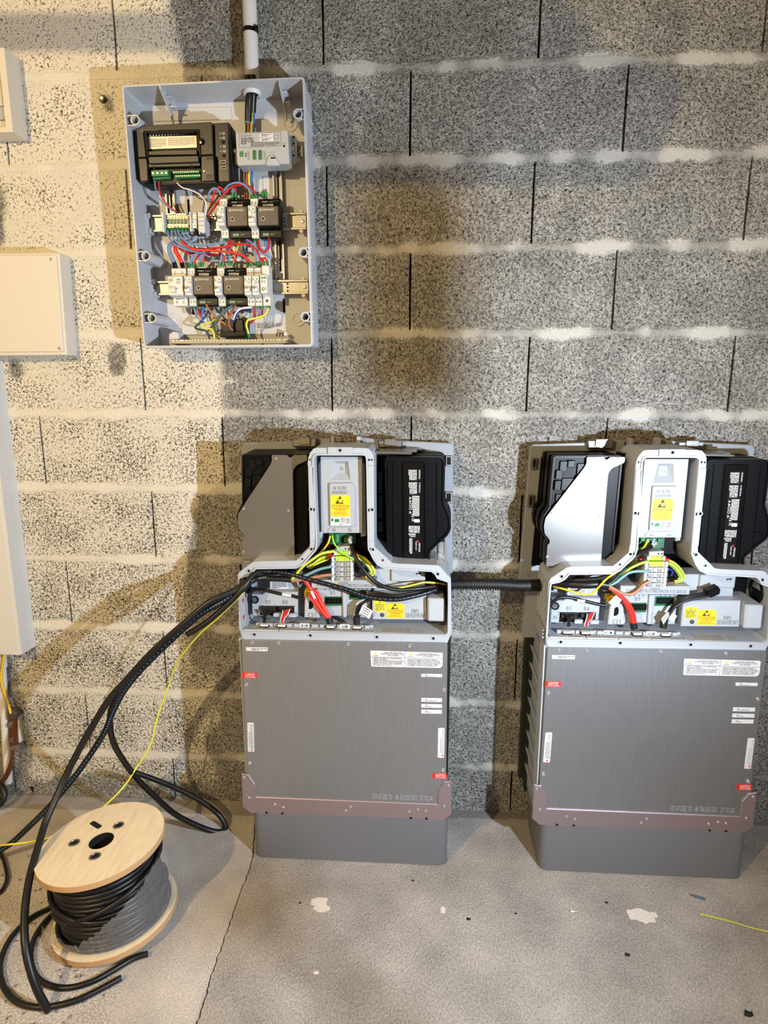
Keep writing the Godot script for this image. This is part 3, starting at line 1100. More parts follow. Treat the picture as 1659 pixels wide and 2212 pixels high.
	breaker("Q0", 378.8, 617.0, 2, "double width white breaker marked Q0 at the left of the lower row")
	breaker("Q3", 405.7, 616.7, 1, "narrow white breaker marked Q3 beside the wide one")
	breaker("Q4", 470.2, 616.7, 1, "narrow white breaker marked Q4 between the two lower relays")
	breaker("Q5", 534.8, 616.0, 1, "narrow white breaker marked Q5 right of the lower relays")
	breaker("D1", 551.4, 616.0, 1, "narrow white breaker marked D1 next to the surge arrester")
	surge(569.5, 613.5)
	relay(512.3, 467.2, "black relay with brown face on the upper rail between Q1 and Q2")
	relay(578.5, 466.2, "black relay with brown face at the right end of the upper rail")
	relay(439.0, 616.2, "black relay with brown face on the lower rail between Q3 and Q4")
	relay(504.3, 615.6, "black relay with brown face on the lower rail between Q4 and Q5")
	earth_bar()
	wires()

func surge(x: float, y: float) -> void:
	var c := P(x, y, 0.088)
	var w := 0.0185
	var t := thing("surge_arrester", "white surge arrester marked P1 at the right end of the lower row", "arrester", Vector3(c.x, c.y, 0.034))
	part("body", side_profile(Shape.new(), [0.034, -0.047, 0.062, -0.047, 0.064, -0.045, 0.064, -0.026, 0.068, -0.0235, 0.068, 0.0225, 0.066, 0.0440, 0.064, 0.0460, 0.034, 0.0460], c.x, c.y, w, 0.0005), M.white, t)
	var f := Shape.new()
	side_profile(f, [0.0675, -0.0225, 0.0860, -0.0215, 0.0880, -0.0195, 0.0880, 0.0195, 0.0860, 0.0215, 0.0675, 0.0220], c.x, c.y, w - 0.001, 0.0004)
	var plug := part("cartridge", f, M.white, t)
	var g := Shape.new()
	for sx in [-0.0052, 0.0014]:
		g.box(Vector3(c.x + sx, c.y + 0.0120, 0.0878), Vector3(c.x + sx + 0.0050, c.y + 0.0165, 0.0882))
	part("status_window", g, M.green, plug)
	var k := Shape.new()
	words(k, "P1", c.x - 0.005, c.y + 0.0015, 0.0882, 0.0066, 0.0088)
	print_rows(k, c.x - 0.006, c.y - 0.016, c.x + 0.006, c.y - 0.007, 4, 0.0882)
	part("print", k, M.ink, plug)
	for q in [[-0.004, 0.0345, 0.0026], [0.004, 0.0345, 0.0026], [0.001, -0.0355, 0.0038]]:
		part("terminal_screw", Shape.new().disc(Vector3(c.x + q[0], c.y + q[1], 0.0655 if q[1] > 0 else 0.0640), q[2], 0.0005), M.charcoal, t)

func gateway() -> void:
	var z := 0.086
	var c := P(395, 400, 0.03)
	var t := thing("gateway_unit", "black controller with reflective label window and green sockets at the enclosure's top left", "controller", Vector3(c.x, c.y, 0.03))
	part("base", Shape.new().prism(rounded(pxy([285, 272, 494, 264, 500, 274, 505, 396, 314, 403, 291, 388], 0.066), 0.003, 2), 0.030, 0.066, 0.003), M.black_soft, t)
	# main cover in pieces round the window and the socket bay
	part("cover", Shape.new().prism(rounded(pxy([293.7, 271.7, 456, 263, 458.5, 268, 461, 334, 433, 335.5, 430, 281, 310, 284, 316, 340, 298, 340.5], z), 0.002, 2), 0.062, z, 0.0018), M.gateway, t)
	part("lower_cover", Shape.new().prism(pxy([298, 342, 316, 341.5, 318, 353, 319.5, 391, 303, 392], z), 0.062, z, 0.0014), M.gateway, t)
	part("lower_cover", Shape.new().prism(pxy([434, 337, 461, 336, 464, 390, 435, 392], z), 0.062, z, 0.0014), M.gateway, t)
	part("indicator_panel", Shape.new().prism(rounded(pxy([463, 266, 493, 266.5, 496, 392, 472, 393, 470, 340, 465, 338], 0.083), 0.002, 2), 0.062, 0.083, 0.0014), M.gateway, t)
	# window frame with label
	part("window_recess", Shape.new().prism(pxy([312, 286, 428, 283, 431, 340, 318, 341], 0.072), 0.06, 0.072), M.black_gloss, t)
	var s := Shape.new()
	s.prism(pxy([309, 283, 430, 280, 430, 283.5, 314, 287], 0.089), 0.066, 0.089, 0.0008)
	s.prism(pxy([311, 284, 314.5, 284, 320, 341, 317, 341], 0.089), 0.066, 0.089, 0.0006)
	s.prism(pxy([426, 281, 430, 281, 434, 339, 430.5, 339], 0.089), 0.066, 0.089, 0.0006)
	part("window_frame", s, M.black, t)
	s = Shape.new()
	var lab := pxy([315.4, 295.5, 424, 293, 425.5, 318.5, 318, 322.5], 0.0745)
	s.prism(lab, 0.072, 0.0745)
	var lp := part("label_plate", s, M.mirror_label, t)
	s = Shape.new()
	print_rows(s, lab[0].x + 0.052, minf(lab[2].y, lab[3].y) + 0.006, lab[1].x - 0.006, lab[1].y - 0.003, 9, 0.0748)
	print_rows(s, lab[0].x + 0.004, lab[3].y + 0.004, lab[0].x + 0.048, lab[0].y - 0.004, 8, 0.0748)
	part("print", s, M.ink_dim, lp)
	s = Shape.new()
	var st := pxy([315.4, 291, 424, 287, 424, 292.5, 315.4, 295], 0.0745)
	for i in 14:
		s.box(Vector3(lerpf(st[0].x, st[1].x, (i + 0.2) / 17.0), st[0].y - 0.0035 + i * 0.0002, 0.0744), Vector3(lerpf(st[0].x, st[1].x, (i + 0.75) / 17.0), st[0].y - 0.0005 + i * 0.0002, 0.0748))
	part("symbol_row", s, M.ink_white, t)
	part("slat", Shape.new().prism(rounded(pxy([319.8, 326, 424.7, 322.5, 426, 334, 320, 335.5], z), 0.002, 2), 0.07, z, 0.0012), M.gateway, t)
	part("flap", Shape.new().prism(rounded(pxy([318, 338, 429, 335.5, 429, 350.5, 322, 354], z), 0.003, 3), 0.07, z, 0.0016), M.gateway, t)
	part("socket_bay", Shape.new().prism(pxy([320, 355, 433, 351.5, 434, 393, 322, 395], 0.067), 0.06, 0.0675), M.black_gloss, t)
	part("bay_ledge", Shape.new().prism(pxy([320, 354.5, 433, 351, 433, 359, 320, 362.5], 0.078), 0.066, 0.080, 0.001), M.gateway, t)
	for q in [[333, 361.5], [414, 358.5]]:
		var p := P(q[0], q[1], 0.0805)
		s = Shape.new()
		s.ring(circle(Vector2(p.x, p.y), 0.0036, 14), circle(Vector2(p.x, p.y), 0.0028, 14), 0.0795, 0.0806)
		s.box(Vector3(p.x - 0.0004, p.y - 0.0016, 0.08), Vector3(p.x + 0.0004, p.y + 0.0018, 0.0806))
		part("arrow_mark", s, M.black, t)
	# green pluggable sockets
	var pl := part("power_socket", Shape.new().prism(rounded(pxy([325.5, 368, 363, 366, 363.5, 379.5, 327, 381], 0.086), 0.001, 2), 0.066, 0.086, 0.0008), M.green, t)
	for q in [330.6, 340, 349.7, 358.8]:
		var p := P(q, 374.2 - (q - 330) * 0.03, 0.086)
		var o := Shape.new()
		o.disc(p, 0.0026, 0.0007)
		part("socket_screw", o, M.steel, pl)
	part("socket_lip", Shape.new().prism(pxy([330, 384, 366, 382, 366, 385, 330, 387.5], 0.080), 0.066, 0.080, 0.0005), M.green, t)
	for row in [[373, 430, 368.5, 374.5, 12], [378, 433, 377, 383, 12]]:
		var sk := part("signal_socket", Shape.new().prism(pxy([row[0], row[2] + 1, row[1], row[2] - 1, row[1], row[3] - 1, row[0], row[3] + 1], 0.082), 0.066, 0.082, 0.0005), M.green, t)
		for i in row[4]:
			var p := P(lerpf(row[0] + 2.5, row[1] - 2.5, i / (row[4] - 1.0)), lerpf(row[2] + 3.4, row[2] + 1.6, i / (row[4] - 1.0)), 0.082)
			part("socket_screw", Shape.new().disc(p, 0.0015, 0.0006, Vector3(0, 0, 1), 8), M.brass if i % 3 else M.steel, sk)
	# button, vents, lights and ports
	var b := P(435.5, 306.4, 0.086)
	part("button", Shape.new().lathe([[0.0070, -0.002], [0.0070, 0.003], [0.0055, 0.006], [0.0, 0.0068]], b, Vector3(0, 0, 1), 20), M.black_gloss, t)
	s = Shape.new()
	for q in [336.5, 340, 343.5, 378, 381.5, 385]:
		s.prism(pxy([445, q, 461, q - 0.6, 461, q + 0.4, 445, q + 1.0], 0.0864), 0.0855, 0.0864)
	part("vent_slots", s, M.gap, t)
	screw(t, P(441, 369.3, 0.086), 0.0030, M.brass)
	s = Shape.new()
	logo(s, P(306.8, 282.5, 0.0864).x, P(306.8, 282.5, 0.0864).y, 0.0864, 0.0036)
	words(s, "ENPHASE", P(313, 283, 0.0864).x, P(313, 283, 0.0864).y, 0.0864, 0.0028, 0.030)
	part("brand_print", s, M.ink_dim, t)
	s = Shape.new()
	for q in [[475, 288.2], [475.5, 298], [476.8, 316.5], [477.6, 326.5]]:
		var p := P(q[0], q[1], 0.083)
		s.disc(p, 0.0012, 0.0005, Vector3(0, 0, 1), 8)
		var d := P(q[0] + 7.5, q[1], 0.0833)
		s.ring(rounded(rect(d.x - 0.0028, d.y - 0.0022, d.x + 0.0028, d.y + 0.0022), 0.0012, 2), rounded(rect(d.x - 0.0021, d.y - 0.0015, d.x + 0.0021, d.y + 0.0015), 0.0008, 2), 0.0829, 0.0834)
	part("indicator_marks", s, M.ink_white, t)
	for q in [[482.5, 307], [484, 336.5]]:
		part("push_button", Shape.new().disc(P(q[0], q[1], 0.083), 0.0042, 0.0016), M.black_gloss, t)
	for q in [[474.6, 345.5, 489, 353.6], [475.3, 358.5, 490.5, 366.8]]:
		var pr := prect(q[0], q[1], q[2], q[3], 0.0838)
		var po := part("port", Shape.new().prism(rounded(pr, 0.002, 3), 0.082, 0.0838), M.black_gloss, t)
		s = Shape.new()
		s.ring(rounded(Shape.inset(Shape.ccw(pr), 0.0012), 0.0014, 2), rounded(Shape.inset(Shape.ccw(pr), 0.0018), 0.0010, 2), 0.0835, 0.0841)
		part("port_rim", s, M.steel, po)
	# metal rail clips seen below
	part("rail_clip", Shape.new().prism(pxy([342, 396, 376, 394.5, 376, 400, 342, 402], 0.05), 0.034, 0.05, 0.0005), M.rail, t)
	part("rail_clip", Shape.new().prism(pxy([388, 393, 428, 391.5, 427, 402, 391, 403], 0.05), 0.034, 0.05, 0.0005), M.rail, t)

func comm_module() -> void:
	var z := 0.080
	var c := P(567, 352, 0.03)
	var rt := thing("mounting_rail", "short zinc rail end with a screw right of the light grey module", "rail", P(640, 338, 0.02))
	part("web", Shape.new().prism(prect(600, 315, 653.6, 339, 0.034), 0.026, 0.034, 0.0006), M.rail, rt)
	screw(rt, P(647.5, 327, 0.034), 0.0036)
	for q in [[644, 311], [645, 345]]:
		part("end_peg", Shape.new().disc(P(q[0], q[1], 0.02), 0.0045, 0.012), M.white, rt)
	var t := thing("communication_module", "light grey communication module with printed label at the top right of the enclosure", "module", Vector3(c.x, c.y, 0.03))
	part("housing", Shape.new().prism(rounded(pxy([508.3, 286.5, 621.6, 282.1, 625.3, 348.4, 626, 354, 513, 358, 512, 352.6], z), 0.002, 3), 0.034, z, 0.0025), M.cover, t)
	part("mounting_tab", Shape.new().prism(rounded(pxy([622, 287.5, 633, 287.5, 640, 295.4, 641.5, 347, 634, 354.4, 624, 354.4], 0.052), 0.002, 2), 0.044, 0.052, 0.001), M.plastic, t)
	for q in [[634, 296.5], [634, 310], [634.5, 336]]:
		hole(t, P(q[0], q[1], 0.052), 0.0024)
	screw(t, P(633, 321, 0.052), 0.0055)
	part("rail_latch", Shape.new().prism(rounded(pxy([503, 322, 511, 321, 513, 355, 506, 356], 0.060), 0.002, 2), 0.036, 0.060, 0.001), M.charcoal, t)
	screw(t, P(506.5, 326, 0.060), 0.0042)
	# printed label
	var lab := pxy([516.2, 288.8, 606.6, 284.6, 607.8, 315.2, 517.4, 319.4], z + 0.0003)
	var lp := part("label", Shape.new().prism(lab, z - 0.0005, z + 0.0003), M.cover, t)
	var s := Shape.new()
	s.ring(Shape.ccw(lab), Shape.inset(Shape.ccw(lab), 0.0005), z, z + 0.0005)
	var zz := z + 0.0006
	var p := P(524.5, 295.5, zz)
	words(s, "ENPHASE", p.x, p.y, zz, 0.0030, 0.0205, 0.03)
	for q in [[520.5, 296.5, 548, 311.5, 4], [541.5, 306, 574, 316.5, 4], [575, 306, 604, 314.5, 4]]:
		var a := prect(q[0], q[1], q[2], q[3], zz)
		print_rows(s, a[0].x, a[0].y, a[2].x, a[2].y, q[4], zz)
	var qq := P(521, 314.6, zz)
	words(s, "CE", qq.x + 0.004, qq.y, zz, 0.0032, 0.0052, 0.03)
	s.ring(prect(592.5, 290.5, 601.5, 300.5, zz), Shape.inset(Shape.ccw(prect(592.5, 290.5, 601.5, 300.5, zz)), 0.0005), z, zz)
	part("print", s, M.ink, lp)
	s = Shape.new()
	var lg := P(521.3, 293.6, zz)
	logo(s, lg.x, lg.y, zz, 0.0022)
	part("red_mark", s, M.ink_red, lp)
	for q in [[560, 288.5, 590, 295.8], [560.5, 298, 590.5, 305]]:
		var a := prect(q[0], q[1], q[2], q[3], zz)
		var w := part("barcode_sticker", Shape.new().prism(a, z, zz), M.paper, t)
		s = Shape.new()
		print_rows(s, a[0].x + 0.005, a[0].y + 0.001, a[2].x - 0.005, a[2].y - 0.001, 2, zz + 0.0003)
		part("print", s, M.ink, w)
	# sockets
	part("socket_frame", Shape.new().prism(rounded(pxy([539, 322, 568.5, 320.5, 569, 345.5, 540, 347], z + 0.001), 0.002, 3), z - 0.001, z + 0.001, 0.0006), M.plastic, t)
	for x in [545.5, 558]:
		var sk := part("signal_socket", Shape.new().prism(pxy([x, 324.3, x + 7.5, 324, x + 7.8, 344, x + 0.3, 344.5], z + 0.003), z, z + 0.003, 0.0004), M.green, t)
		for i in 4:
			part("pin_hole", Shape.new().disc(P(x + 3.8, 327.5 + i * 4.5, z + 0.003), 0.0013, 0.0004, Vector3(0, 0, 1), 8), M.gap, sk)
	part("power_socket", Shape.new().prism(pxy([517.5, 327, 525, 326.5, 525.3, 337.5, 518, 338], z + 0.002), z - 0.002, z + 0.002, 0.0004), M.green, t)
	s = Shape.new()
	for q in [536.5, 572]:
		for i in 4:
			var d := P(q, 328.5 + i * 4.6, z + 0.0004)
			s.ring(circle(Vector2(d.x, d.y), 0.0024, 12), circle(Vector2(d.x, d.y), 0.0020, 12), z, z + 0.0005)
	var led := P(613.8, 315.5, z)
	words(s, "STATUS", P(609.5, 311, z).x, P(609.5, 311, z).y, z + 0.0005, 0.0016, 0.0090)
	words(s, "ON 1 2 3 ON", P(582, 330, z).x, P(582, 330, z).y, z + 0.0005, 0.0019, 0.012)
	for y in [332, 336.8]:
		s.disc(P(531, y, z), 0.0022, 0.0005, Vector3(0, 0, 1), 10)
	part("panel_print", s, M.ink_grey, t)
	part("indicator_hole", Shape.new().disc(led, 0.0026, 0.0006), M.black, t)
	part("cable_notch", Shape.new().prism(rounded(pxy([580, 334.3, 594, 334, 603.5, 350.5, 603.5, 357, 575, 357.5, 573.5, 351], z + 0.004), 0.002, 2), z - 0.004, z + 0.004, 0.0025), M.plastic, t)
	part("notch_slot", Shape.new().prism(pxy([585, 339.5, 594.5, 339.3, 594.5, 342.5, 585, 342.8], z + 0.0046), z, z + 0.0046), M.black, t)

func terminals() -> void:
	var c := P(385, 498, 0.035)
	var t := thing("terminal_strip", "strip of six brass screw terminals on the left of the upper rail", "terminal block", Vector3(c.x, c.y, 0.035))
	for q in [[349, 458, 354, 501], [409, 457, 413, 500]]:
		part("end_plate", Shape.new().prism(prect(q[0], q[1], q[2], q[3], 0.074), 0.034, 0.074, 0.001), M.case_grey, t)
	part("body", Shape.new().prism(prect(354, 462, 409, 497, 0.056), 0.034, 0.056, 0.001), M.terminal, t)
	var bar := Shape.new()
	for q in [[465, 473.5], [484, 492.5]]:
		bar.prism(prect(355, q[0], 408, q[1], 0.060), 0.055, 0.060, 0.0006)
	part("clamp_bars", bar, M.brass, t)
	for row in [[364, 470, 405, 469], [361, 489, 405, 487.5]]:
		for i in 7:
			var f := i / 6.0
			var ps := P(lerpf(row[0], row[2], f), lerpf(row[1], row[3], f), 0.061)
			screw(t, ps, 0.0030, M.brass, "clamp_screw")
	var s := Shape.new()
	for i in 6:
		s.prism(prect(360 + i * 7.5, 475.5, 364 + i * 7.5, 482.5, 0.0585), 0.055, 0.0585)
	part("green_insert", s, M.board, t)
	for q in [[357, 460.5, 371, 464], [380, 460.5, 402, 464.5]]:
		part("marker_tab", Shape.new().prism(prect(q[0], q[1], q[2], q[3], 0.064), 0.055, 0.064, 0.0005), M.white, t)
	c = P(420, 500, 0.035)
	t = thing("power_terminal", "large single brass terminal between grey end clamps left of breaker Q1", "terminal block", Vector3(c.x, c.y, 0.035))
	part("body", Shape.new().prism(prect(413.5, 458, 425, 500, 0.066), 0.034, 0.066, 0.001), M.case_grey, t)
	for y in [468.5, 488]:
		part("clamp", Shape.new().prism(prect(415.5, y - 6, 425, y + 5, 0.069), 0.064, 0.069, 0.0008), M.brass, t)
		screw(t, P(420.2, y, 0.069), 0.0034, M.steel, "clamp_screw")
	part("end_clamp", Shape.new().prism(pxy([426, 457, 441, 459, 443, 501, 439, 504, 428, 500], 0.070), 0.034, 0.070, 0.0012), M.case_grey, t)
	s = Shape.new()
	for i in 3:
		s.prism(prect(428, 468 + i * 9, 440, 470 + i * 9, 0.0708), 0.0695, 0.0708)
	part("clamp_ridges", s, M.plastic_dim, t)

func earth_bar() -> void:
	var z := 0.060
	var c := P(497, 742, 0.02)
	var t := thing("earth_bar", "long white earth terminal bar with a row of slots at the bottom of the enclosure", "terminal bar", Vector3(c.x, c.y, 0.02))
	var o := prect(371, 733.2, 618, 741.8, z)
	part("bar", Shape.new().prism(o, 0.040, z, 0.0008), M.white, t)
	var yy := (o[0].y + o[2].y) / 2
	for i in 35:
		var x := lerpf(o[0].x + 0.010, o[1].x - 0.010, i / 34.0)
		if i in [2, 33]:
			continue
		var s := Shape.new()
		s.box(Vector3(x - 0.0019, yy - 0.0012, z - 0.0005), Vector3(x + 0.0019, yy + 0.0042, z + 0.0003))
		var sl := part("slot", s, M.charcoal, t)
		s = Shape.new()
		s.box(Vector3(x - 0.0002, yy - 0.001, z), Vector3(x + 0.0015, yy + 0.0030, z + 0.0006))
		part("slot_screw", s, M.steel, sl)
	part("bracket", Shape.new().prism(pxy([365, 722, 374, 716, 385, 718, 387, 733, 372, 734, 371, 743, 365, 743], 0.05), 0.008, 0.05, 0.001), M.case_grey, t)
	part("bracket", Shape.new().prism(pxy([606, 732, 623, 732, 623, 742, 606, 742], 0.05), 0.008, 0.056, 0.001), M.case_grey, t)
	screw(t, P(614, 737, 0.056), 0.0036)
	part("bracket_peg", Shape.new().disc(P(619, 722, 0.02), 0.0045, 0.016), M.cream, t)
	c = P(500, 726, 0.01)
	t = thing("current_sensor", "black plastic current sensor box lying under the lower breakers", "sensor", Vector3(c.x, c.y, 0.01))
	part("body", Shape.new().prism(rounded(pxy([476, 690, 524, 689, 528, 722, 477, 725], 0.05), 0.003, 2), 0.008, 0.05, 0.002), M.black_gloss, t)
	part("base_lip", Shape.new().prism(pxy([475, 717, 529, 714, 529, 725, 475, 728], 0.054), 0.008, 0.054, 0.001), M.black, t)
	part("side_block", Shape.new().prism(pxy([521, 686, 531, 686, 531, 720, 523, 721], 0.045), 0.008, 0.045, 0.001), M.black, t)

func wires() -> void:
	# entry cables
	var top := P(537, 196, 0.05).y + 0.03
	for q in [[536, 262, 0.0085, "left of two black sheathed cables coming through the top entry hole"], [545, 243, 0.0085, "right of two black sheathed cables coming through the top entry hole"]]:
		var a := P(q[0] + 2, 200, 0.050)
		var b := P(q[0], q[1], 0.035)
		var o := thing("entry_cable", q[3], "cable", Vector3(b.x, b.y, b.z))
		part("sheath", Shape.new().tube(spline([Vector3(a.x, top, 0.052), a, (a + b) / 2, b], 5), q[2], 12), M.wire_black, o)
		part("cut_end", Shape.new().disc(b, q[2] * 0.85, 0.0006, Vector3(0, -1, 0.1)), M.terminal, o)
	var R := 0.0026
	wire(M.wire_brown, R, [541, 244, 540.5, 285, 528, 360, 527, 385, 529, 430, 515, 480, 512, 540], 0.030, "nn", "brown wire dropping behind the light grey module, leftmost of three cores")
	wire(M.earth, R, [544.5, 244, 543.5, 285, 539, 360, 538, 390, 540, 428, 530, 480, 505, 560], 0.031, "nn", "green and yellow wire dropping behind the light grey module")
	wire(M.wire_bright_blue, R, [548, 244, 547.5, 285, 546, 355, 543, 385, 542, 420, 540, 470, 532, 545], 0.030, "nn", "bright blue wire dropping behind the light grey module")
	wire(M.wire_dark_green, R, [531, 262, 531, 290, 514, 357, 510, 400, 500, 470, 470, 560], 0.026, "nn", "dark green wire hanging from the left entry cable")
	wire(M.wire_tan, R, [537, 262, 536, 290, 534, 358, 534, 390, 533, 428, 530, 480, 520, 540], 0.027, "nn", "orange brown wire hanging behind the upper relays")
	# from the controller
	wire(M.wire_blue, 0.0017, [336.4, 388, 338, 402, 347, 430, 362, 446, 380, 459], 0.066, "nn", "thin blue wire from the controller's green socket to the terminal strip", "wire", "", 0.012)
	wire(M.wire_red, 0.0017, [345.8, 387, 347, 402, 351.5, 425, 364, 443.5, 382, 458], 0.066, "nn", "thin red wire from the controller's green socket to the terminal strip", "wire", "", 0.012)
	wire(M.wire_white, 0.0016, [375.5, 377, 381, 392, 396, 407, 415, 413, 437, 425, 447.7, 443.5, 444, 470, 430, 505], 0.060, "nn", "thin white wire curling from the controller down past the end clamp", "wire", "", 0.010)
	wire(M.wire_navy, 0.0016, [376.5, 378, 383, 394, 400, 409, 420, 411, 436, 419, 444, 436, 441, 462, 446, 520, 458, 560], 0.057, "nn", "thin navy wire twisted with the white one below the controller", "wire", "", 0.010)
	# over the upper row
	wire(M.wire_blue, R, [450, 436, 453, 422, 460.5, 412.5, 467.7, 409.8, 475, 414.4, 479, 428], 0.055, "nF", "blue wire looping over into the top of breaker Q1", "wire", "", 0.012)
	wire(M.wire_red, R, [455, 446, 464, 421, 472.5, 410, 480, 408, 485, 416, 487, 428], 0.055, "nF", "red wire looping over into the top of breaker Q1", "wire", "", 0.010)
	wire(M.wire_grey, R, [445, 462, 454, 448, 462, 437, 474, 421, 487, 410, 496, 405], 0.042, "nn", "grey wire slanting up behind the loops beside breaker Q1")
	wire(M.wire_blue, R, [484, 413, 491, 406, 501, 400.5, 517, 398, 531.6, 403, 542.5, 415, 546, 426], 0.060, "nF", "long blue arc over the upper relay into breaker Q2", "wire", "", 0.012)
	wire(M.wire_red, R, [447, 470, 470, 440, 486, 421, 498, 409, 507.5, 403.5, 524, 401.7, 539, 404, 548.5, 412.5, 553, 425], 0.056, "nF", "long red arc over the upper relay into breaker Q2", "wire", "", 0.008)
	wire(M.wire_blue, R, [502, 403, 502.6, 412, 503, 424], 0.055, "nF", "short blue stub in the top of the relay left of Q2")
	wire(M.wire_red, R, [508.7, 403, 509, 412, 509.4, 424], 0.055, "nF", "short red stub in the top of the relay left of Q2")
	wire(M.wire_slate, R, [569, 410, 568, 415, 568, 421.5], 0.056, "nF", "short slate blue stub in the top of the right upper relay")
	wire(M.wire_red, R, [574.3, 409, 573.8, 415, 574, 421], 0.056, "nF", "short red stub in the top of the right upper relay")
	# between the rows
	var six := "blue wires fanning out below the terminal strip"
	wire(M.wire_blue, R, [364.3, 496, 365, 504, 372.6, 521, 387.7, 534, 410, 542, 428, 545.6, 445, 549], 0.060, "Fn", "blue wire from the first, leftmost screw of the terminal strip", "wire", six, 0.012)
	wire(M.wire_blue, R, [372.6, 495, 373.2, 502, 379, 516, 392, 530, 415, 539, 432, 543], 0.060, "Fn", "blue wire from the second screw of the terminal strip", "wire", six, 0.015)
	wire(M.wire_blue, R, [379.7, 494, 380.3, 501, 386, 515, 398, 527, 416, 537.5, 436, 543], 0.060, "Fn", "blue wire from the third screw of the terminal strip", "wire", six, 0.010)
	wire(M.wire_blue, R, [386.6, 493.5, 387.2, 500, 394, 513, 410, 526.5, 433, 532.7, 455.5, 531, 470.6, 527.5, 486, 523], 0.060, "Fn", "blue wire sweeping right from the fourth screw towards Q1", "wire", six, 0.018)
	wire(M.wire_blue, R, [394.5, 494, 395, 501, 399, 510.5, 409, 517], 0.060, "Fn", "blue wire from the fifth screw of the terminal strip", "wire", six)
	wire(M.wire_blue, R, [402.3, 494, 402.6, 500, 406, 508.6, 413, 513], 0.060, "Fn", "blue wire from the sixth, rightmost screw of the terminal strip", "wire", six)
	wire(M.wire_blue, 0.0048, [423.4, 497, 424, 509, 419, 520.5, 408, 523.5, 398, 522], 0.062, "Sn", "thick blue wire in a black sleeve below the large brass terminal")
	wire(M.wire_blue, 0.0048, [379.4, 578, 377, 566, 371, 551, 368.8, 537, 372.6, 527, 382, 523], 0.055, "Sn", "thick blue wire in a black sleeve on top of breaker Q0", "wire", "", 0.01)
	wire(M.wire_red_bright, 0.0048, [395.2, 578, 393.7, 565, 386, 549, 381, 535.5, 383, 524], 0.055, "Sn", "thick red wire in a black sleeve on top of breaker Q0", "wire", "", 0.012)
	wire(M.wire_red, R, [392, 515, 400, 527, 415, 537, 440.4, 538.4, 464.5, 536, 485.6, 533.5, 502, 531], 0.066, "nn", "red wire running level under breaker Q1 to the relay")
	wire(M.wire_red_bright, R * 1.1, [393, 520, 396, 524.5, 407, 534.5, 425, 540.5, 455.5, 542, 485.6, 544, 508, 547, 527.8, 554, 540, 566, 543.7, 573], 0.072, "nF", "longest bright red wire sweeping from the terminal strip to breaker Q5", "wire", "", 0.006)
	wire(M.wire_red, R, [386, 536, 394, 541, 407, 546.5, 440, 548.5, 464.5, 550, 483, 551], 0.050, "nn", "red wire hidden behind the fan of blue wires")
	wire(M.wire_red, R, [499, 518, 500, 526, 510, 528.5, 530.8, 529, 546, 533, 558, 545, 562.5, 562, 563.2, 571], 0.056, "nF", "red wire from under the left upper relay down to breaker D1", "wire", "", 0.01)
	wire(M.wire_blue, R, [533, 518, 540, 522, 546.5, 529, 553.4, 545, 555.7, 561, 555.7, 571], 0.056, "nF", "blue wire from under the upper relays down to breaker D1", "wire", "", 0.008)
	wire(M.wire_blue, R, [485.6, 516.5, 487, 524, 490, 536, 496, 546.5], 0.055, "Fn", "blue wire from the bottom of breaker Q1", "wire", "", 0.006)
	wire(M.wire_red, R, [491.7, 516, 493, 524, 496, 534, 502, 543], 0.055, "Fn", "red wire from the bottom of breaker Q1", "wire", "", 0.006)
	wire(M.wire_blue, R, [551, 515, 552, 523, 558, 538, 568.5, 547, 580.6, 556], 0.055, "Fn", "blue wire from the bottom of breaker Q2")
	wire(M.wire_red, R, [557, 514.5, 558.7, 523, 564, 539, 573, 545.6, 580.6, 540, 582.8, 524, 581, 514], 0.055, "Fn", "red loop from the bottom of breaker Q2 up to the right relay", "wire", "", 0.01)
	wire(M.wire_bright_blue, R, [574, 514, 578, 526, 575, 540], 0.040, "nn", "bright blue wire behind the red loop under the right upper relay")
	wire(M.wire_blue, R, [435, 545, 422, 551.5, 413.5, 563, 410, 575], 0.060, "nF", "blue wire curving down into the top of breaker Q3", "wire", "", 0.006)
	wire(M.wire_red, R, [432, 550, 426, 556, 421, 564, 417, 575.5], 0.056, "nF", "red wire curving down into the top of breaker Q3")
	wire(M.wire_blue, R, [432.5, 553, 432, 562, 431.4, 573.5], 0.055, "nF", "blue wire in the top of the relay between Q3 and Q4")
	wire(M.wire_red_bright, R, [439.5, 556, 438.6, 563, 437.4, 573], 0.055, "nF", "red wire in the top of the relay between Q3 and Q4")
	wire(M.wire_blue, R, [479.2, 545, 478.6, 552, 476.6, 562, 474, 574], 0.055, "nF", "blue wire in the top of breaker Q4")
	wire(M.wire_red, R, [484, 552, 483, 562, 481, 574], 0.055, "nF", "red wire in the top of breaker Q4")
	wire(M.wire_blue, R, [495, 546, 495, 556, 494.7, 570.5], 0.055, "nF", "blue wire in the top of the relay between Q4 and Q5")
	wire(M.wire_red_bright, R, [507, 555, 505.5, 562, 502, 572], 0.055, "nF", "red wire in the top of the relay between Q4 and Q5")
	wire(M.wire_blue, R, [512, 550, 521, 553, 531, 561, 536.3, 573], 0.055, "nF", "blue wire in the top of breaker Q5 under the long red one")
	wire(M.wire_blue, R, [562, 559, 567, 559.5, 570, 570], 0.056, "nF", "short blue wire hooked into the top of surge arrester P1")
	wire(M.wire_red, R, [567, 571, 567.5, 563, 571.5, 559, 576, 561, 578, 570.5], 0.056, "nF", "red hoop bridging from D1 into the top of surge arrester P1", "wire", "", 0.006)
	wire(M.wire_brown, R, [520, 530, 512, 548, 505, 570], 0.030, "nn", "brown wire hanging deep behind the long red wires")
	# under the lower row
	wire(M.wire_blue, R, [418, 660, 420.5, 670, 425, 686], 0.050, "Fn", "blue wire from the bottom of breaker Q3")
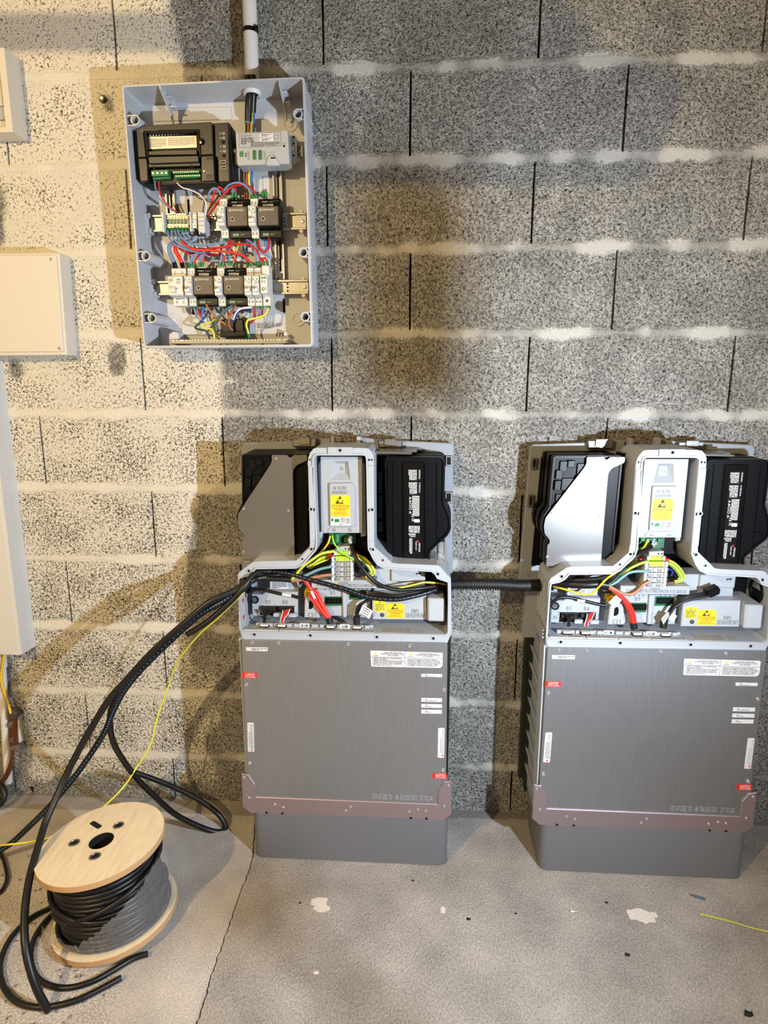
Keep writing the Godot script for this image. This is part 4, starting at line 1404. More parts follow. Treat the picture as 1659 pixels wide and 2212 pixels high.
	wire(M.wire_red, R, [424.4, 660, 427, 670, 435, 686], 0.050, "Fn", "red wire from the bottom of breaker Q3")
	wire(M.wire_bright_blue, R, [438.7, 658, 438, 672, 436, 686, 441.5, 703], 0.050, "nn", "bright blue wire hanging below the relay between Q3 and Q4")
	wire(M.wire_dark_green, R, [454, 660, 447, 678, 432, 697, 421.5, 707, 430, 711.5, 443, 714, 449, 720, 452.5, 732], 0.048, "nn", "dark green wire zigzagging down to the earth bar")
	wire(M.wire_tan, R, [446, 658, 453, 669, 470, 687, 486, 699, 499, 707], 0.056, "nn", "tan wire slanting down across the black sensor", "wire", "", 0.008)
	wire(M.earth, R, [474, 683, 457, 696, 441, 700, 440, 705, 446, 708.5, 457.8, 712, 462, 721, 463.5, 732], 0.056, "nn", "yellow and green wire bent down to the earth bar left of the sensor")
	wire(M.wire_slate, R * 1.1, [504, 658, 494, 667, 483, 676, 469, 694, 467.5, 705, 473, 711], 0.060, "nn", "slate blue wire curving left over the sensor", "wire", "", 0.008)
	wire(M.wire_brown, R * 1.1, [508.5, 659, 503, 672, 497.6, 687, 496.5, 703, 502, 713], 0.064, "nn", "brown wire looping down in front of the black sensor", "wire", "", 0.008)
	wire(M.wire_white, R, [544, 664, 530, 665, 520, 667, 510.5, 674, 503, 691], 0.056, "nn", "white wire curving to the black sensor")
	wire(M.wire_navy, R, [541, 667, 528, 668, 516.5, 670, 511, 683.7, 501, 699], 0.052, "nn", "navy wire curving to the black sensor beside the white one")
	wire(M.wire_blue, R, [482.4, 661, 483, 668, 486, 680], 0.050, "Fn", "blue wire from the bottom of breaker Q4")
	wire(M.wire_red, R, [488.6, 661, 490, 670, 497, 685], 0.050, "Fn", "red wire from the bottom of breaker Q4")
	wire(M.wire_blue, R, [545, 660, 547, 672, 549, 686], 0.048, "nn", "blue wire from the bottom of breaker Q5")
	wire(M.wire_red, R, [551, 660, 551.5, 674, 549, 690, 539, 699], 0.052, "nn", "red wire from the bottom of breaker Q5")
	wire(M.wire_blue, R, [558.9, 661, 559, 672, 559, 684], 0.050, "Fn", "blue wire from the bottom of breaker D1")
	wire(M.wire_red, R * 1.1, [565.7, 661, 565.8, 673, 565.5, 686], 0.050, "Fn", "red wire from the bottom of breaker D1")
	wire(M.earth, R * 1.1, [580.3, 661, 580, 667, 574, 681, 555, 688, 538.4, 692, 534, 703, 536.5, 715, 538, 727], 0.058, "FF", "yellow and green wire from surge arrester P1 to the earth bar", "wire", "", 0.008)

func left_boxes() -> void:
	var s: Shape
	var t: Node3D
	# meter box at the top left
	var zf := 0.060
	var x1 := P(28, 285, zf).x
	var y0 := P(28, 285, zf).y
	var y1 := P(9, 103, zf).y
	t = thing("meter_box", "deep white meter box, cut off by the photo's top left edge", "electrical box", Vector3(-0.9, y0, 0.03))
	s = Shape.new()
	s.ring(rect(-1.06, y0, x1, y1), rect(-1.052, y0 + 0.010, x1 - 0.016, y1 - 0.008), 0.0, zf, 0.03)
	part("body", s, M.cream, t)
	part("inner_panel", Shape.new().box(Vector3(-1.05, y0 + 0.012, 0.02), Vector3(x1 - 0.018, y1 - 0.010, 0.046), 0.001), M.cream, t)
	part("door_panel", Shape.new().box(Vector3(-1.05, y0 + 0.060, 0.045), Vector3(x1 - 0.022, y1 - 0.012, 0.052), 0.001), M.white, t)
	part("grey_strip", Shape.new().box(Vector3(-1.05, y0 + 0.030, 0.045), Vector3(x1 - 0.019, y0 + 0.058, 0.053), 0.001), M.plastic, t)
	part("dark_gap", Shape.new().box(Vector3(x1 - 0.0215, y0 + 0.062, 0.045), Vector3(x1 - 0.0190, y0 + 0.115, 0.0522)), M.gap, t)
	# square junction box below it
	var jz := 0.050
	var o := pxy([-70, 547, 128, 545.5, 144, 767, -60, 769], jz)
	t = thing("junction_box", "flat square white junction box with corner screws, left of the wiring enclosure", "electrical box", Vector3(-0.78, o[2].y, 0.02))
	part("body", Shape.new().prism(rounded(o, 0.003, 2), 0.0, jz, 0.002), M.cream, t)
	part("lid", Shape.new().prism(rounded(pxy([-60, 552, 121, 550.5, 137, 759.5, -55, 761], jz + 0.004), 0.003, 2), jz - 0.001, jz + 0.004, 0.001), M.cream, t)
	for q in [[110.4, 560], [128.8, 752.5]]:
		screw(t, P(q[0], q[1], jz + 0.004), 0.0034, M.sheet)
	# trunking down to the floor
	var tz := 0.058
	var xr := P(47.5, 1414, tz).x
	var xw := P(77.6, 1393, 0.0).x
	var yb := P(47.5, 1414, tz).y
	var yt := 1.285
	t = thing("cable_trunking", "tall white plastic cable trunking running down the wall below the square junction box", "trunking", Vector3(-0.97, yb, 0.03))
	s = Shape.new()
	s.xf = Transform3D(Basis(Vector3(1, 0, 0), Vector3(0, 0, -1), Vector3(0, 1, 0)), Vector3.ZERO)
	s.prism(PackedVector2Array([Vector2(-1.12, 0.0), Vector2(xw, 0.0), Vector2(xw - 0.004, -0.020), Vector2(xr, -tz), Vector2(-1.12, -tz)]), yb, yt)
	part("body", s, M.white, t)
	s = Shape.new()
	s.box(Vector3(-1.11, yb - 0.001, tz - 0.001), Vector3(xr - 0.006, yt, tz + 0.0025), 0.001)
	part("cover", s, M.white, t)
	# below the trunking: pipe, earth link, wire, braid
	t = thing("wall_pipe", "white plastic pipe on the wall below the trunking at the left edge", "pipe", P(12, 1700, 0.02))
	s = Shape.new()
	s.tube(PackedVector3Array([P(2, 1400, 0.016), P(13, 1600, 0.016), P(18.5, 1690, 0.016)]), 0.0115, 14)
	part("tube", s, M.pipe, t)
	part("pipe_cuff", Shape.new().tube(PackedVector3Array([P(2.5, 1410, 0.016), P(5, 1440, 0.016)]), 0.0135, 14), M.pipe, t)
	t = thing("earth_link", "brown copper earth link bolted to the wall below the white trunking", "earth link", P(27, 1640, 0.01))
	part("back_plate", Shape.new().prism(pxy([31, 1538, 40, 1548, 45, 1606, 40, 1612, 33, 1605], 0.016), 0.0, 0.016, 0.001), M.pipe, t)
	part("link_bar", Shape.new().prism(pxy([16, 1542, 33, 1546, 37, 1612, 22, 1614], 0.024), 0.008, 0.024, 0.001), M.copper, t)
	part("upper_clamp", Shape.new().prism(pxy([14, 1538, 25, 1534, 35, 1543, 33, 1554, 17, 1556], 0.034), 0.01, 0.034, 0.002), M.charcoal, t)
	part("lower_clamp", Shape.new().prism(pxy([19, 1614, 40, 1609, 41, 1620, 24, 1622], 0.034), 0.01, 0.034, 0.002), M.sheet, t)
	for q in [[23, 1565, 0.0075], [27, 1598, 0.006], [36, 1620, 0.005]]:
		var c := P(q[0], q[1], 0.024 if q[1] < 1610 else 0.034)
		var r: float = q[2]
		part("bolt", Shape.new().lathe([[r * 1.4, -0.001], [r * 1.4, 0.0015], [r, 0.0015], [r, 0.006], [r * 0.5, 0.0065], [r * 0.5, 0.010], [0.0, 0.010]], c, Vector3(0, 0, 1), 6), M.sheet, t)
	s = Shape.new()
	s.tint = Color(0.86, 0.52, 0.03)
	s.tube(spline([P(8, 1405, 0.03), P(7, 1425, 0.03), P(3, 1450, 0.03), P(2.5, 1470, 0.03), P(8, 1492, 0.03), P(16, 1515, 0.03), P(23, 1541, 0.034)], 6), 0.0042, 10, Color(0.02, 0.16, 0.03))
	solo("earth_wire", s, M.earth, "green and yellow earth wire hanging from the trunking to the copper link", "wire")
	for i in 3:
		s = Shape.new()
		s.tube(spline([P(30 - i * 2, 1618, 0.03), P(28 - i * 2.5, 1640, 0.034), P(24 - i * 4, 1662, 0.036), P(12 - i * 4, 1684, 0.04), P(-6 - i * 4, 1698, 0.045)], 6), 0.0026, 8)
		solo("copper_strand", s, M.copper, ["copper strand nearest the wall below the earth link", "middle copper strand below the earth link", "lowest copper strand below the earth link at the photo's edge"][i], "wire", "copper strands leaving the earth link")
	s = Shape.new()
	s.tube(spline([P(-30, 1690, 0.05), P(-4, 1694, 0.06), P(8, 1706, 0.07), P(9, 1722, 0.08), P(0, 1738, 0.09), P(-20, 1742, 0.1)], 6), 0.0085, 10)
	s.tube(spline([P(-30, 1704, 0.04), P(-6, 1706, 0.05), P(2, 1716, 0.06), P(-4, 1728, 0.07), P(-25, 1734, 0.08)], 6), 0.0085, 10)
	solo("black_cable_coil", s, M.cable, "black cable coil at the foot of the wall, cut off by the photo's left edge", "cable")
	s = Shape.new()
	s.tube(spline([PF(-20, 1828, 0.012), PF(2, 1845, 0.006), PF(12, 1874, 0.006), PF(14.5, 1900, 0.006), PF(0, 1927, 0.006), PF(-30, 1940, 0.006)], 6), 0.0045, 8)
	solo("floor_cable", s, M.cable, "thin black cable curving on the floor at the left edge, behind the drum", "cable")
	# fixings left in the wall
	var b := P(223, 215, 0.0)
	t = thing("wall_bolt", "rusty bolt stub left in the wall beside the enclosure's top left corner", "bolt", b)
	part("washer", Shape.new().lathe([[0.0095, 0.0], [0.0095, 0.003], [0.006, 0.003]], b, Vector3(0.1, 0.1, 1), 12), M.charcoal, t)
	part("stud", Shape.new().lathe([[0.006, 0.0], [0.006, 0.012], [0.0035, 0.013], [0.0, 0.013]], b, Vector3(0.15, -0.1, 1), 10), M.sheet, t)
	for q in [[245, 787, "left of two dark plastic plugs set in the wall below the enclosure"], [270, 782, "right of two dark plastic plugs set in the wall below the enclosure"]]:
		var c := P(q[0], q[1], 0.0)
		t = thing("wall_plug", q[2], "wall plug", c, "wall plugs below the enclosure")
		part("collar", Shape.new().lathe([[0.0042, -0.002], [0.0042, 0.0015], [0.0026, 0.0015], [0.0024, -0.001]], c, Vector3(0, 0, 1), 12), M.plinth, t)
		part("bore", Shape.new().disc(c + Vector3(0, 0, -0.0008), 0.0026, 0.0006), M.gap, t)
	var wall := get_node("wall_back")
	part("drill_hole", Shape.new().prism(pxy([62, 1700, 70, 1699, 74, 1702, 72, 1706, 74, 1710, 70, 1711, 67, 1705], 0.0012), -0.001, 0.0012), M.gap, wall)

const NEXT := Vector3(0.742, 0.0, 0.0)                                 # from the first battery to its twin

func pp(called: String, list: Array, z0: float, z1: float, bev: float, m: Material, parent: Node3D, r := 0.0) -> MeshInstance3D:
	var o := pxy(list, z1)
	if r > 0.0:
		o = rounded(o, r, 3)
	return part(called, Shape.new().prism(o, z0, z1, bev), m, parent)

func fit(s: Shape, text: String, x0: float, y0: float, x1: float, y1: float, z: float, ang := 0.0) -> Shape:   # words between survey bounds
	var a := P(x0, y1, z)
	var b := P(x1, y0, z)
	if ang < -1.0:                                                     # reading downwards
		return words(s, text, b.x, b.y, z, b.x - a.x, b.y - a.y, ang)
	if ang > 1.0:                                                      # reading upwards
		return words(s, text, b.x, a.y, z, b.x - a.x, b.y - a.y, ang)
	return words(s, text, a.x, a.y, z, b.y - a.y, b.x - a.x, ang)

func esd_label(parent: Node3D, x0: float, y0: float, x1: float, y1: float, z: float, slant := 0.0) -> void:
	var o := pxy([x0, y0, x1 - 5, y0 + slant * 0.9, x1, y0 + 5 + slant, x1 + 0.3, y1 + slant, x0 + 0.5, y1], z)
	var st := part("warning_label", Shape.new().prism(o, z - 0.0006, z), M.yellow, parent)
	var s := Shape.new()
	var w := x1 - x0
	var h := y1 - y0
	var q := z + 0.0003
	var f := func(l: Array) -> PackedVector2Array:
		var r := []
		for i in range(0, l.size(), 2):
			r.append_array([x0 + w * l[i], y0 + h * l[i + 1] + slant * l[i]])
		return pxy(r, q)
	s.prism(f.call([0.48, 0.03, 0.575, 0.165, 0.50, 0.185, 0.455, 0.20, 0.385, 0.20]), z, q)
	s.prism(f.call([0.37, 0.225, 0.42, 0.245, 0.40, 0.32, 0.45, 0.36, 0.52, 0.37, 0.56, 0.32, 0.70, 0.405, 0.25, 0.405]), z, q)
	s.prism(f.call([0.585, 0.255, 0.62, 0.235, 0.675, 0.33, 0.66, 0.335]), z, q)
	fit(s, "ATTENTION", x0 + w * 0.06, y0 + h * 0.455 + slant * 0.5, x0 + w * 0.95, y0 + h * 0.56 + slant * 0.5, q)
	fit(s, "OBSERVE PRECAUTIONS", x0 + w * 0.10, y0 + h * 0.60 + slant * 0.5, x0 + w * 0.92, y0 + h * 0.655 + slant * 0.5, q)
	fit(s, "FOR HANDLING", x0 + w * 0.25, y0 + h * 0.675 + slant * 0.5, x0 + w * 0.77, y0 + h * 0.73 + slant * 0.5, q)
	fit(s, "ELECTROSTATIC", x0 + w * 0.17, y0 + h * 0.785 + slant * 0.5, x0 + w * 0.78, y0 + h * 0.84 + slant * 0.5, q)
	fit(s, "SENSITIVE DEVICES", x0 + w * 0.10, y0 + h * 0.875 + slant * 0.5, x0 + w * 0.87, y0 + h * 0.93 + slant * 0.5, q)
	part("print", s, M.ink, st)

func pan_screw(parent: Node3D, x: float, y: float, z: float, r := 0.0056) -> void:
	screw(parent, P(x, y, z), r)

func battery_body() -> Node3D:
	var t := Node3D.new()
	t.name = numbered("wall_battery")
	add_child(t)
	t.position = Vector3(0.040, 0.0, 0.12)
	var s: Shape
	# plinth
	s = Shape.new()
	s.xf = Transform3D(Basis(Vector3(1, 0, 0), Vector3(0, 0, -1), Vector3(0, 1, 0)), Vector3.ZERO)
	var ptop := P(755, 1768, 0.2255).y
	s.prism(rounded(rect(-0.2040, -0.2255, 0.3040, -0.035), 0.026, 6), 0.002, ptop + 0.012, 0.0015)
	part("plinth", s, M.plinth, t)
	# back cover and frame behind everything
	pp("back_cover", [524, 1255, 522, 964, 527, 957, 630, 953, 713, 947.5, 716, 967, 772, 967, 776, 944, 812, 949, 870, 952.5, 975, 957.5, 981, 964, 979, 1010, 977, 1260], 0.020, 0.036, 0.002, M.plastic_dim, t)
	var bl := P(527, 1255, 0.036)
	var br := P(972, 1255, 0.036)
	var yb := ptop + 0.004
	part("back_frame", Shape.new().box(Vector3(-0.232, yb, 0.006), Vector3(0.310, P(700, 1200, 0.036).y, 0.034), 0.002), M.green_dark, t)
	for q in [[715, 944, 722, 970], [770, 943, 779, 970]]:
		part("cover_lug", Shape.new().prism(rounded(prect(q[0], q[1], q[2], q[3], 0.06), 0.002, 2), 0.034, 0.060, 0.001), M.plastic, t)
	for q in [[630, 946.5, 683.7, 966], [815, 949.5, 870, 968]]:
		var lt := pp("hinge", [q[0], q[1] + 1, q[2], q[1], q[2] - 1, q[3], q[0] + 3, q[3]], 0.032, 0.055, 0.003, M.sheet, t)
		pp("hinge_block", [q[0] + 15, q[1] - 1, q[2] - 14, q[1] - 1.5, q[2] - 14, q[1] + 14, q[0] + 15, q[1] + 15], 0.05, 0.061, 0.001, M.sheet, lt)
		for i in 4:
			part("rivet", Shape.new().disc(P(q[0] + 19 + i * 4.5, q[1] + 8 + (i % 2) * 3, 0.061), 0.0014, 0.001, Vector3(0, 0, 1), 8), M.steel, lt)
	for q in [[963, 985, 978, 1008], [962, 1063, 978, 1088], [523, 985, 534, 1008], [523, 1063, 534, 1088]]:
		pp("side_latch", [q[0], q[1], q[2], q[1], q[2], q[3], q[0], q[3]], 0.030, 0.048, 0.001, M.sheet, t)
		pp("latch_plate", [q[0] + 3, q[1] + 3, q[2] - 4, q[1] + 3, q[2] - 4, q[3] - 4, q[0] + 3, q[3] - 4], 0.047, 0.050, 0.0004, M.black, t)
	part("inner_back", Shape.new().prism(pxy([540, 985, 960, 985, 960, 1216, 540, 1214], 0.06), 0.034, 0.045), M.black, t)
	# left stack: three inverter bodies with their metal plates
	var body := rounded(pxy([522, 981, 663, 980, 663, 1211, 527, 1212, 526, 1168, 528, 1160, 514, 1142, 511, 1120, 514, 1104, 523, 1090], 0.158), 0.006, 3)
	var plate := rounded(pxy([586.6, 982.7, 621, 983, 624, 988, 630, 988, 633, 983, 663.4, 982.5, 664, 994, 652, 1000, 641, 1005, 634, 1014, 632.8, 1022, 636.7, 1208, 525.4, 1212, 524, 1167, 528.5, 1163, 527, 1156, 516, 1144, 512.8, 1128, 514.5, 1110, 521, 1100, 583.4, 1004.6, 587, 997], 0.166), 0.0035, 3)
	for i in 3:
		var dz := -0.047 * i
		s = Shape.new()
		s.xf = Transform3D(Basis(), Vector3(-0.002 * i, 0, dz))
		s.prism(body, 0.128, 0.154, 0.0025)
		var iv := part("inverter", s, M.inverter, t)
		s = Shape.new()
		s.xf = Transform3D(Basis(), Vector3(-0.002 * i, 0, dz))
		s.ring(Shape.ccw(body), Shape.inset(Shape.ccw(body), 0.004), 0.150, 0.158)
		part("rim", s, M.black, iv)
		s = Shape.new()
		s.xf = Transform3D(Basis(), Vector3(0, 0, dz))
		s.prism(plate, 0.1635, 0.166, 0.0004)
		var pl := part("heat_plate", s, M.sheet_bright, t)
		if i == 0:
			for q in [[597, 991], [527, 1099], [623, 1103], [526, 1192]]:
				pan_screw(pl, q[0], q[1], 0.166, 0.0032)
			s = Shape.new()
			s.xf = Transform3D(Basis(), Vector3.ZERO)
			s.prism(pxy([525.4, 1206, 636.7, 1203, 636.7, 1208, 525.4, 1212], 0.166), 0.14, 0.168, 0.0006)
			part("folded_edge", s, M.sheet_bright, pl)
	for q in [[536, 991, 551, 1014, 0.160], [550.5, 990, 565, 1005, 0.163], [529, 1010, 543, 1030, 0.161], [528, 1032, 541, 1053, 0.163], [543.4, 1027, 569, 1053, 0.159], [572, 996, 588, 1020, 0.159], [534, 1060, 546, 1075, 0.159]]:
		pp("moulded_block", [q[0], q[1], q[2], q[1], q[2], q[3], q[0], q[3]], 0.15, q[4], 0.0012, M.black, t, 0.003)
	pp("black_bar", [638, 1018, 651, 1018, 654, 1150, 641, 1150], 0.06, 0.115, 0.002, M.black_soft, t)
	pp("bar_rib", [643.5, 1020, 645, 1020, 648, 1149, 646.5, 1149], 0.11, 0.118, 0.0005, M.black, t)
	for q in [[655, 1018, 664, 1050], [655, 1066, 665, 1110], [657, 1120, 667, 1140]]:
		pp("black_block", [q[0], q[1], q[2], q[1], q[2], q[3], q[0], q[3]], 0.06, 0.10, 0.001, M.black, t)
	part("black_tube", Shape.new().tube(PackedVector3Array([P(641, 1160, 0.11), P(642.5, 1212, 0.11)]), 0.0048, 12), M.black, t)
	# right stack
	var right := rounded(pxy([836.5, 987.7, 953.6, 987.7, 961.5, 996, 959.5, 1084, 963, 1093, 973.5, 1119, 974.5, 1143, 967.5, 1157, 950.7, 1171, 927.5, 1194, 930, 1216, 836.4, 1214, 831, 995], 0.165), 0.006, 3)
	for i in 3:
		s = Shape.new()
		s.xf = Transform3D(Basis(), Vector3(0.002 * i, 0, -0.047 * i))
		s.prism(right, 0.128, 0.160, 0.003)
		var iv := part("inverter", s, M.inverter, t)
		if i > 0:
			continue
		s = Shape.new()
		s.ring(Shape.ccw(right), Shape.inset(Shape.ccw(right), 0.0045), 0.156, 0.165)
		part("rim", s, M.inverter, iv)
		for q in [[837, 1010, 841, 1097], [837, 1111, 841, 1131], [838, 1145, 842, 1212]]:
			pp("ridge", [q[0], q[1], q[2], q[1], q[2], q[3], q[0], q[3]], 0.158, 0.164, 0.0012, M.black, iv)
		for q in [848, 868.5, 917, 943]:
			pp("seam", [q, 1000, q + 1.2, 1000, q + 2.4, 1211, q + 1.2, 1211], 0.158, 0.1632, 0.0004, M.black, iv)
		pp("centre_panel", [870.4, 998, 915.5, 998, 916, 1211, 872, 1211], 0.158, 0.1636, 0.001, M.black_gloss, iv)
		for q in [[850, 1000, 3.0], [927.5, 1106, 3.0], [952, 1154, 5.0], [854, 1084, 7.5]]:
			var c := P(q[0], q[1], 0.163)
			var e := Shape.new()
			var r: float = q[2] / 900.0
			e.ring(circle(Vector2(c.x, c.y), r), circle(Vector2(c.x, c.y), r * 0.62), 0.158, 0.1625)
			part("moulded_ring", e, M.black, iv)
		pp("moulded_ear", [943, 1140, 957, 1140, 962, 1150, 955, 1160, 946, 1166, 941, 1158], 0.158, 0.1632, 0.0015, M.inverter, iv, 0.003)
	# white print of the right inverter, reading downwards
	var st := pp("rating_label", [880.5, 1013, 907, 1012, 908.5, 1199, 882.5, 1199], 0.1634, 0.1640, 0.0, M.black, t)
	s = Shape.new()
	var dn := -PI / 2
	var zz := 0.1643
	fit(s, "WARNING", 901.5, 1015, 904.8, 1034.5, zz, dn)
	fit(s, "ATTENTION", 901.8, 1042, 905, 1064, zz, dn)
	for q in [[882, 1015, 900.5, 1037, 9], [882.5, 1042, 901, 1067, 9], [890, 1071, 906, 1115, 11], [882.5, 1136, 907, 1151, 11], [882, 1152, 898, 1160, 6], [884, 1163, 891, 1196, 4]]:
		var a := prect(q[0], q[1], q[2], q[3], zz)
		print_rows(s, a[0].x, a[0].y, a[2].x, a[2].y, q[4], zz, true)
	fit(s, "CE", 884.5, 1109.5, 889, 1117.5, zz, dn)
	for q in [1073, 1080, 1104]:
		s.ring(pxy([884.5, q, 889, q + 3, 884.5, q + 6], zz), pxy([885.4, q + 1.4, 887.6, q + 3, 885.4, q + 4.6], zz), zz - 0.0002, zz)
	for q in [1087, 1095]:
		s.ring(prect(884.5, q, 889, q + 6, zz), Shape.inset(Shape.ccw(prect(884.5, q, 889, q + 6, zz)), 0.0007), zz - 0.0002, zz)
	fit(s, "UK", 884, 1120, 889.5, 1126.5, zz, dn)
	s.prism(rounded(prect(894.5, 1121.5, 906.5, 1128.5, zz), 0.002, 3), zz - 0.0002, zz)
	fit(s, "ENPHASE", 900.5, 1173, 904.3, 1192, zz, dn)
	fit(s, "IQ8D-BAT", 893.5, 1170, 897, 1189, zz, dn)
	part("white_print", s, M.ink_white, st)
	s = Shape.new()
	logo(s, P(902.3, 1169, zz).x, P(902.3, 1169, zz).y, zz, 0.0026)
	part("red_mark", s, M.ink_red, st)
	# sheet metal seen below and above the right stack
	pp("sheet_bracket", [925, 1170, 962, 1170, 962, 1216, 925, 1216], 0.05, 0.09, 0.001, M.sheet, t)
	part("bracket_rod", Shape.new().tube(PackedVector3Array([P(961, 1168, 0.12), P(961.5, 1216, 0.12)]), 0.0022, 8), M.brass, t)
	for i in 3:
		s = Shape.new()
		s.xf = Transform3D(Basis(), Vector3(0.012 * i, 0, -0.047 * i))
		s.prism(pxy([806, 977, 889, 979, 889, 982.5, 806, 980.5], 0.165), 0.125, 0.160, 0.0005)
		part("heat_plate", s, M.sheet_bright, t)
	for q in [[812, 1020, 826, 1066], [812, 1070, 827, 1120], [812, 1126, 828, 1150], [813, 1154, 830, 1182]]:
		pp("black_block", [q[0], q[1], q[2], q[1], q[2], q[3], q[0], q[3]], 0.06, 0.11, 0.001, M.black, t)
	# housing: one wall that runs round the filter bay and the wiring compartment
	var zr := 0.215
	var outer := [664.7, 1000, 666, 989, 670, 978, 677, 969.5, 686, 967.5, 785, 967.5, 795.5, 969, 803, 976, 807, 985, 807.6, 1000, 808.2, 1170, 809, 1181, 834, 1203.7, 846.7, 1215.5, 858, 1217.5, 944, 1221, 951, 1224, 967, 1243, 973.7, 1249, 975, 1290, 975, 1368, 966, 1389.5, 527, 1382, 519, 1366, 517, 1330, 513, 1262, 513, 1247, 516, 1237, 545.8, 1214.6, 556, 1212.5, 640, 1211, 650, 1202, 669, 1182, 669.6, 1174]
	var inner := [678.6, 1000, 678.7, 994, 679, 989, 681, 985.5, 685, 984, 785, 984, 788, 985, 790, 988, 790.5, 993, 790.7, 1000, 793.7, 1170, 794.5, 1186, 806, 1209, 815.4, 1221, 831, 1228.7, 931.4, 1235, 938, 1240, 944, 1250, 967, 1258, 967.6, 1290, 966.5, 1366, 960, 1370, 526, 1362.5, 521.5, 1358, 520.5, 1330, 518.5, 1262, 519, 1249, 536, 1245, 547, 1238, 553, 1229.3, 640, 1228, 655.5, 1221, 683, 1190, 686.5, 1174]
	s = Shape.new()
	s.ring(pxy(outer, zr), pxy(inner, zr), 0.085, zr)
	var hs := part("housing", s, M.plastic, t)
	# raised lip, ledges and bosses on the rim
	s = Shape.new()
	var lip := pxy(inner, zr)
	var cl := Shape.ccw(lip)
	s.ring(Shape.inset(cl, -0.0042), Shape.inset(cl, -0.0005), zr - 0.001, zr + 0.0035)
	part("rim_lip", s, M.plastic, hs)
	for q in [[707.5, 966, 761, 981.5, 0.2195]]:
		pp("rim_pad", [q[0], q[1], q[2], q[1], q[2], q[3], q[0], q[3]], 0.21, q[4], 0.001, M.plastic, hs)
	pp("rim_pad", [665.5, 1006, 677, 1006, 680.5, 1168, 669, 1168], 0.205, 0.2185, 0.001, M.plastic, hs)
	pp("rim_pad", [794, 1006, 807.5, 1006, 808, 1169, 796, 1169], 0.205, 0.2185, 0.001, M.plastic, hs)
	for q in [[734.5, 972.8, 3.0, 0.2198], [669.5, 993, 1.8, 0.2155], [803.5, 993.5, 1.8, 0.2155], [672, 1100, 2.8, 0.219], [804, 1101, 2.8, 0.219], [672.5, 1186, 2.8, 0.2155], [805.5, 1187, 2.8, 0.2155], [653, 1207.5, 2.2, 0.2155], [827, 1210, 2.2, 0.2155], [537.5, 1233, 3.0, 0.2155], [945.5, 1240, 3.0, 0.2155], [549.5, 1370.5, 3.0, 0.2155], [670.5, 1372.5, 3.0, 0.2155], [814, 1376, 3.0, 0.2155], [936, 1379, 3.0, 0.2155]]:
		var c := P(q[0], q[1], q[3])
		var r: float = q[2] / 900.0
		s = Shape.new()
		s.lathe([[r * 1.9, -0.004], [r * 1.75, 0.001], [r * 1.1, 0.001], [r * 0.95, -0.0005]], c, Vector3(0, 0, 1), 18)
		var bo := part("screw_boss", s, M.plastic, hs)
		part("bore", Shape.new().disc(c, r * 1.05, 0.0006), M.gap, bo)
	for q in [[674, 991.5, 677.5, 995.5], [795.5, 991.5, 799, 995.5], [677, 1098, 680, 1104], [795, 1099, 798, 1105], [677.5, 1183, 681, 1188], [797, 1184, 800.5, 1190]]:
		pp("rim_slot", [q[0], q[1], q[2], q[1], q[2], q[3], q[0], q[3]], 0.21, 0.2190 if q[1] > 1090 and q[1] < 1110 else 0.2158, 0.0, M.gap, hs)
	for y in [1345, 1352, 1359]:
		for sx in [[514.5, 519], [973.5, 978]]:
			pp("grip_rib", [sx[0], y, sx[1], y, sx[1], y + 4, sx[0], y + 4], 0.09, 0.207, 0.0006, M.plastic, hs)
	for z in [0.10, 0.135, 0.17]:
		var a := P(513, 1255, 0.21)
		var b := P(517, 1335, 0.21)
		part("side_rib", Shape.new().box(Vector3(a.x - 0.0022, b.y, z), Vector3(a.x + 0.003, a.y, z + 0.0025)), M.plastic, hs)
	# filter bay
	pp("bay_floor", [672, 975, 800, 975, 802, 1186, 674, 1186], 0.086, 0.13, 0.0, M.black, t)
	pp("filter_body", [686, 1004, 694, 992, 780, 991, 787, 1003, 790, 1158, 780, 1160, 778, 1150, 697, 1151, 694, 1163, 689, 1162], 0.12, 0.176, 0.003, M.cover, t)
	var zf := 0.192
	var face := rounded(pxy([692.6, 987, 781.6, 987, 782.3, 1151, 694.4, 1151.5], zf), 0.0, 1)
	face = pxy([692.6, 987, 781.6, 987, 782.3, 1151, 694.4, 1151.5], zf)
	var dim := pxy([721, 996, 752, 996, 757, 1037, 714, 1037], zf)
	s = Shape.new()
	s.ring(face, dim, 0.165, zf, zf - 0.004)
	var df := part("deadfront_cover", s, M.cover, t)
	s = Shape.new()
	var sq := pxy([729, 1001.6, 745, 1001.6, 745, 1021, 729, 1021], 0.180)
	for i in 4:
		var j := (i + 1) % 4
		s.quad(Vector3(dim[j].x, dim[j].y, zf), Vector3(dim[i].x, dim[i].y, zf), Vector3(sq[i].x, sq[i].y, 0.180), Vector3(sq[j].x, sq[j].y, 0.180))
	s.quad(Vector3(sq[3].x, sq[3].y, 0.180), Vector3(sq[2].x, sq[2].y, 0.180), Vector3(sq[1].x, sq[1].y, 0.180), Vector3(sq[0].x, sq[0].y, 0.180))
	part("screw_recess", s, M.cover, df)
	pan_screw(df, 738, 1012, 0.180, 0.0048)
	pp("raised_panel", [711, 1043.5, 761, 1043, 766, 1050, 766.5, 1137, 713, 1137.5], 0.188, 0.199, 0.0035, M.cover, df, 0.004)
	pp("lower_tab", [713, 1138.5, 763, 1138.5, 768, 1146, 768, 1151.5, 708, 1151.5, 708, 1146], 0.186, 0.1945, 0.001, M.cover, df, 0.004)
	pan_screw(df, 721.4, 1144.8, 0.1945, 0.0044)
	pan_screw(df, 755.9, 1144.6, 0.1945, 0.0044)
	s = Shape.new()
	fit(s, "AC FILTER", 720.2, 1051, 747.5, 1057.8, 0.1994)
	fit(s, "DEADFRONT", 717, 1060.7, 750.5, 1066.8, 0.1994)
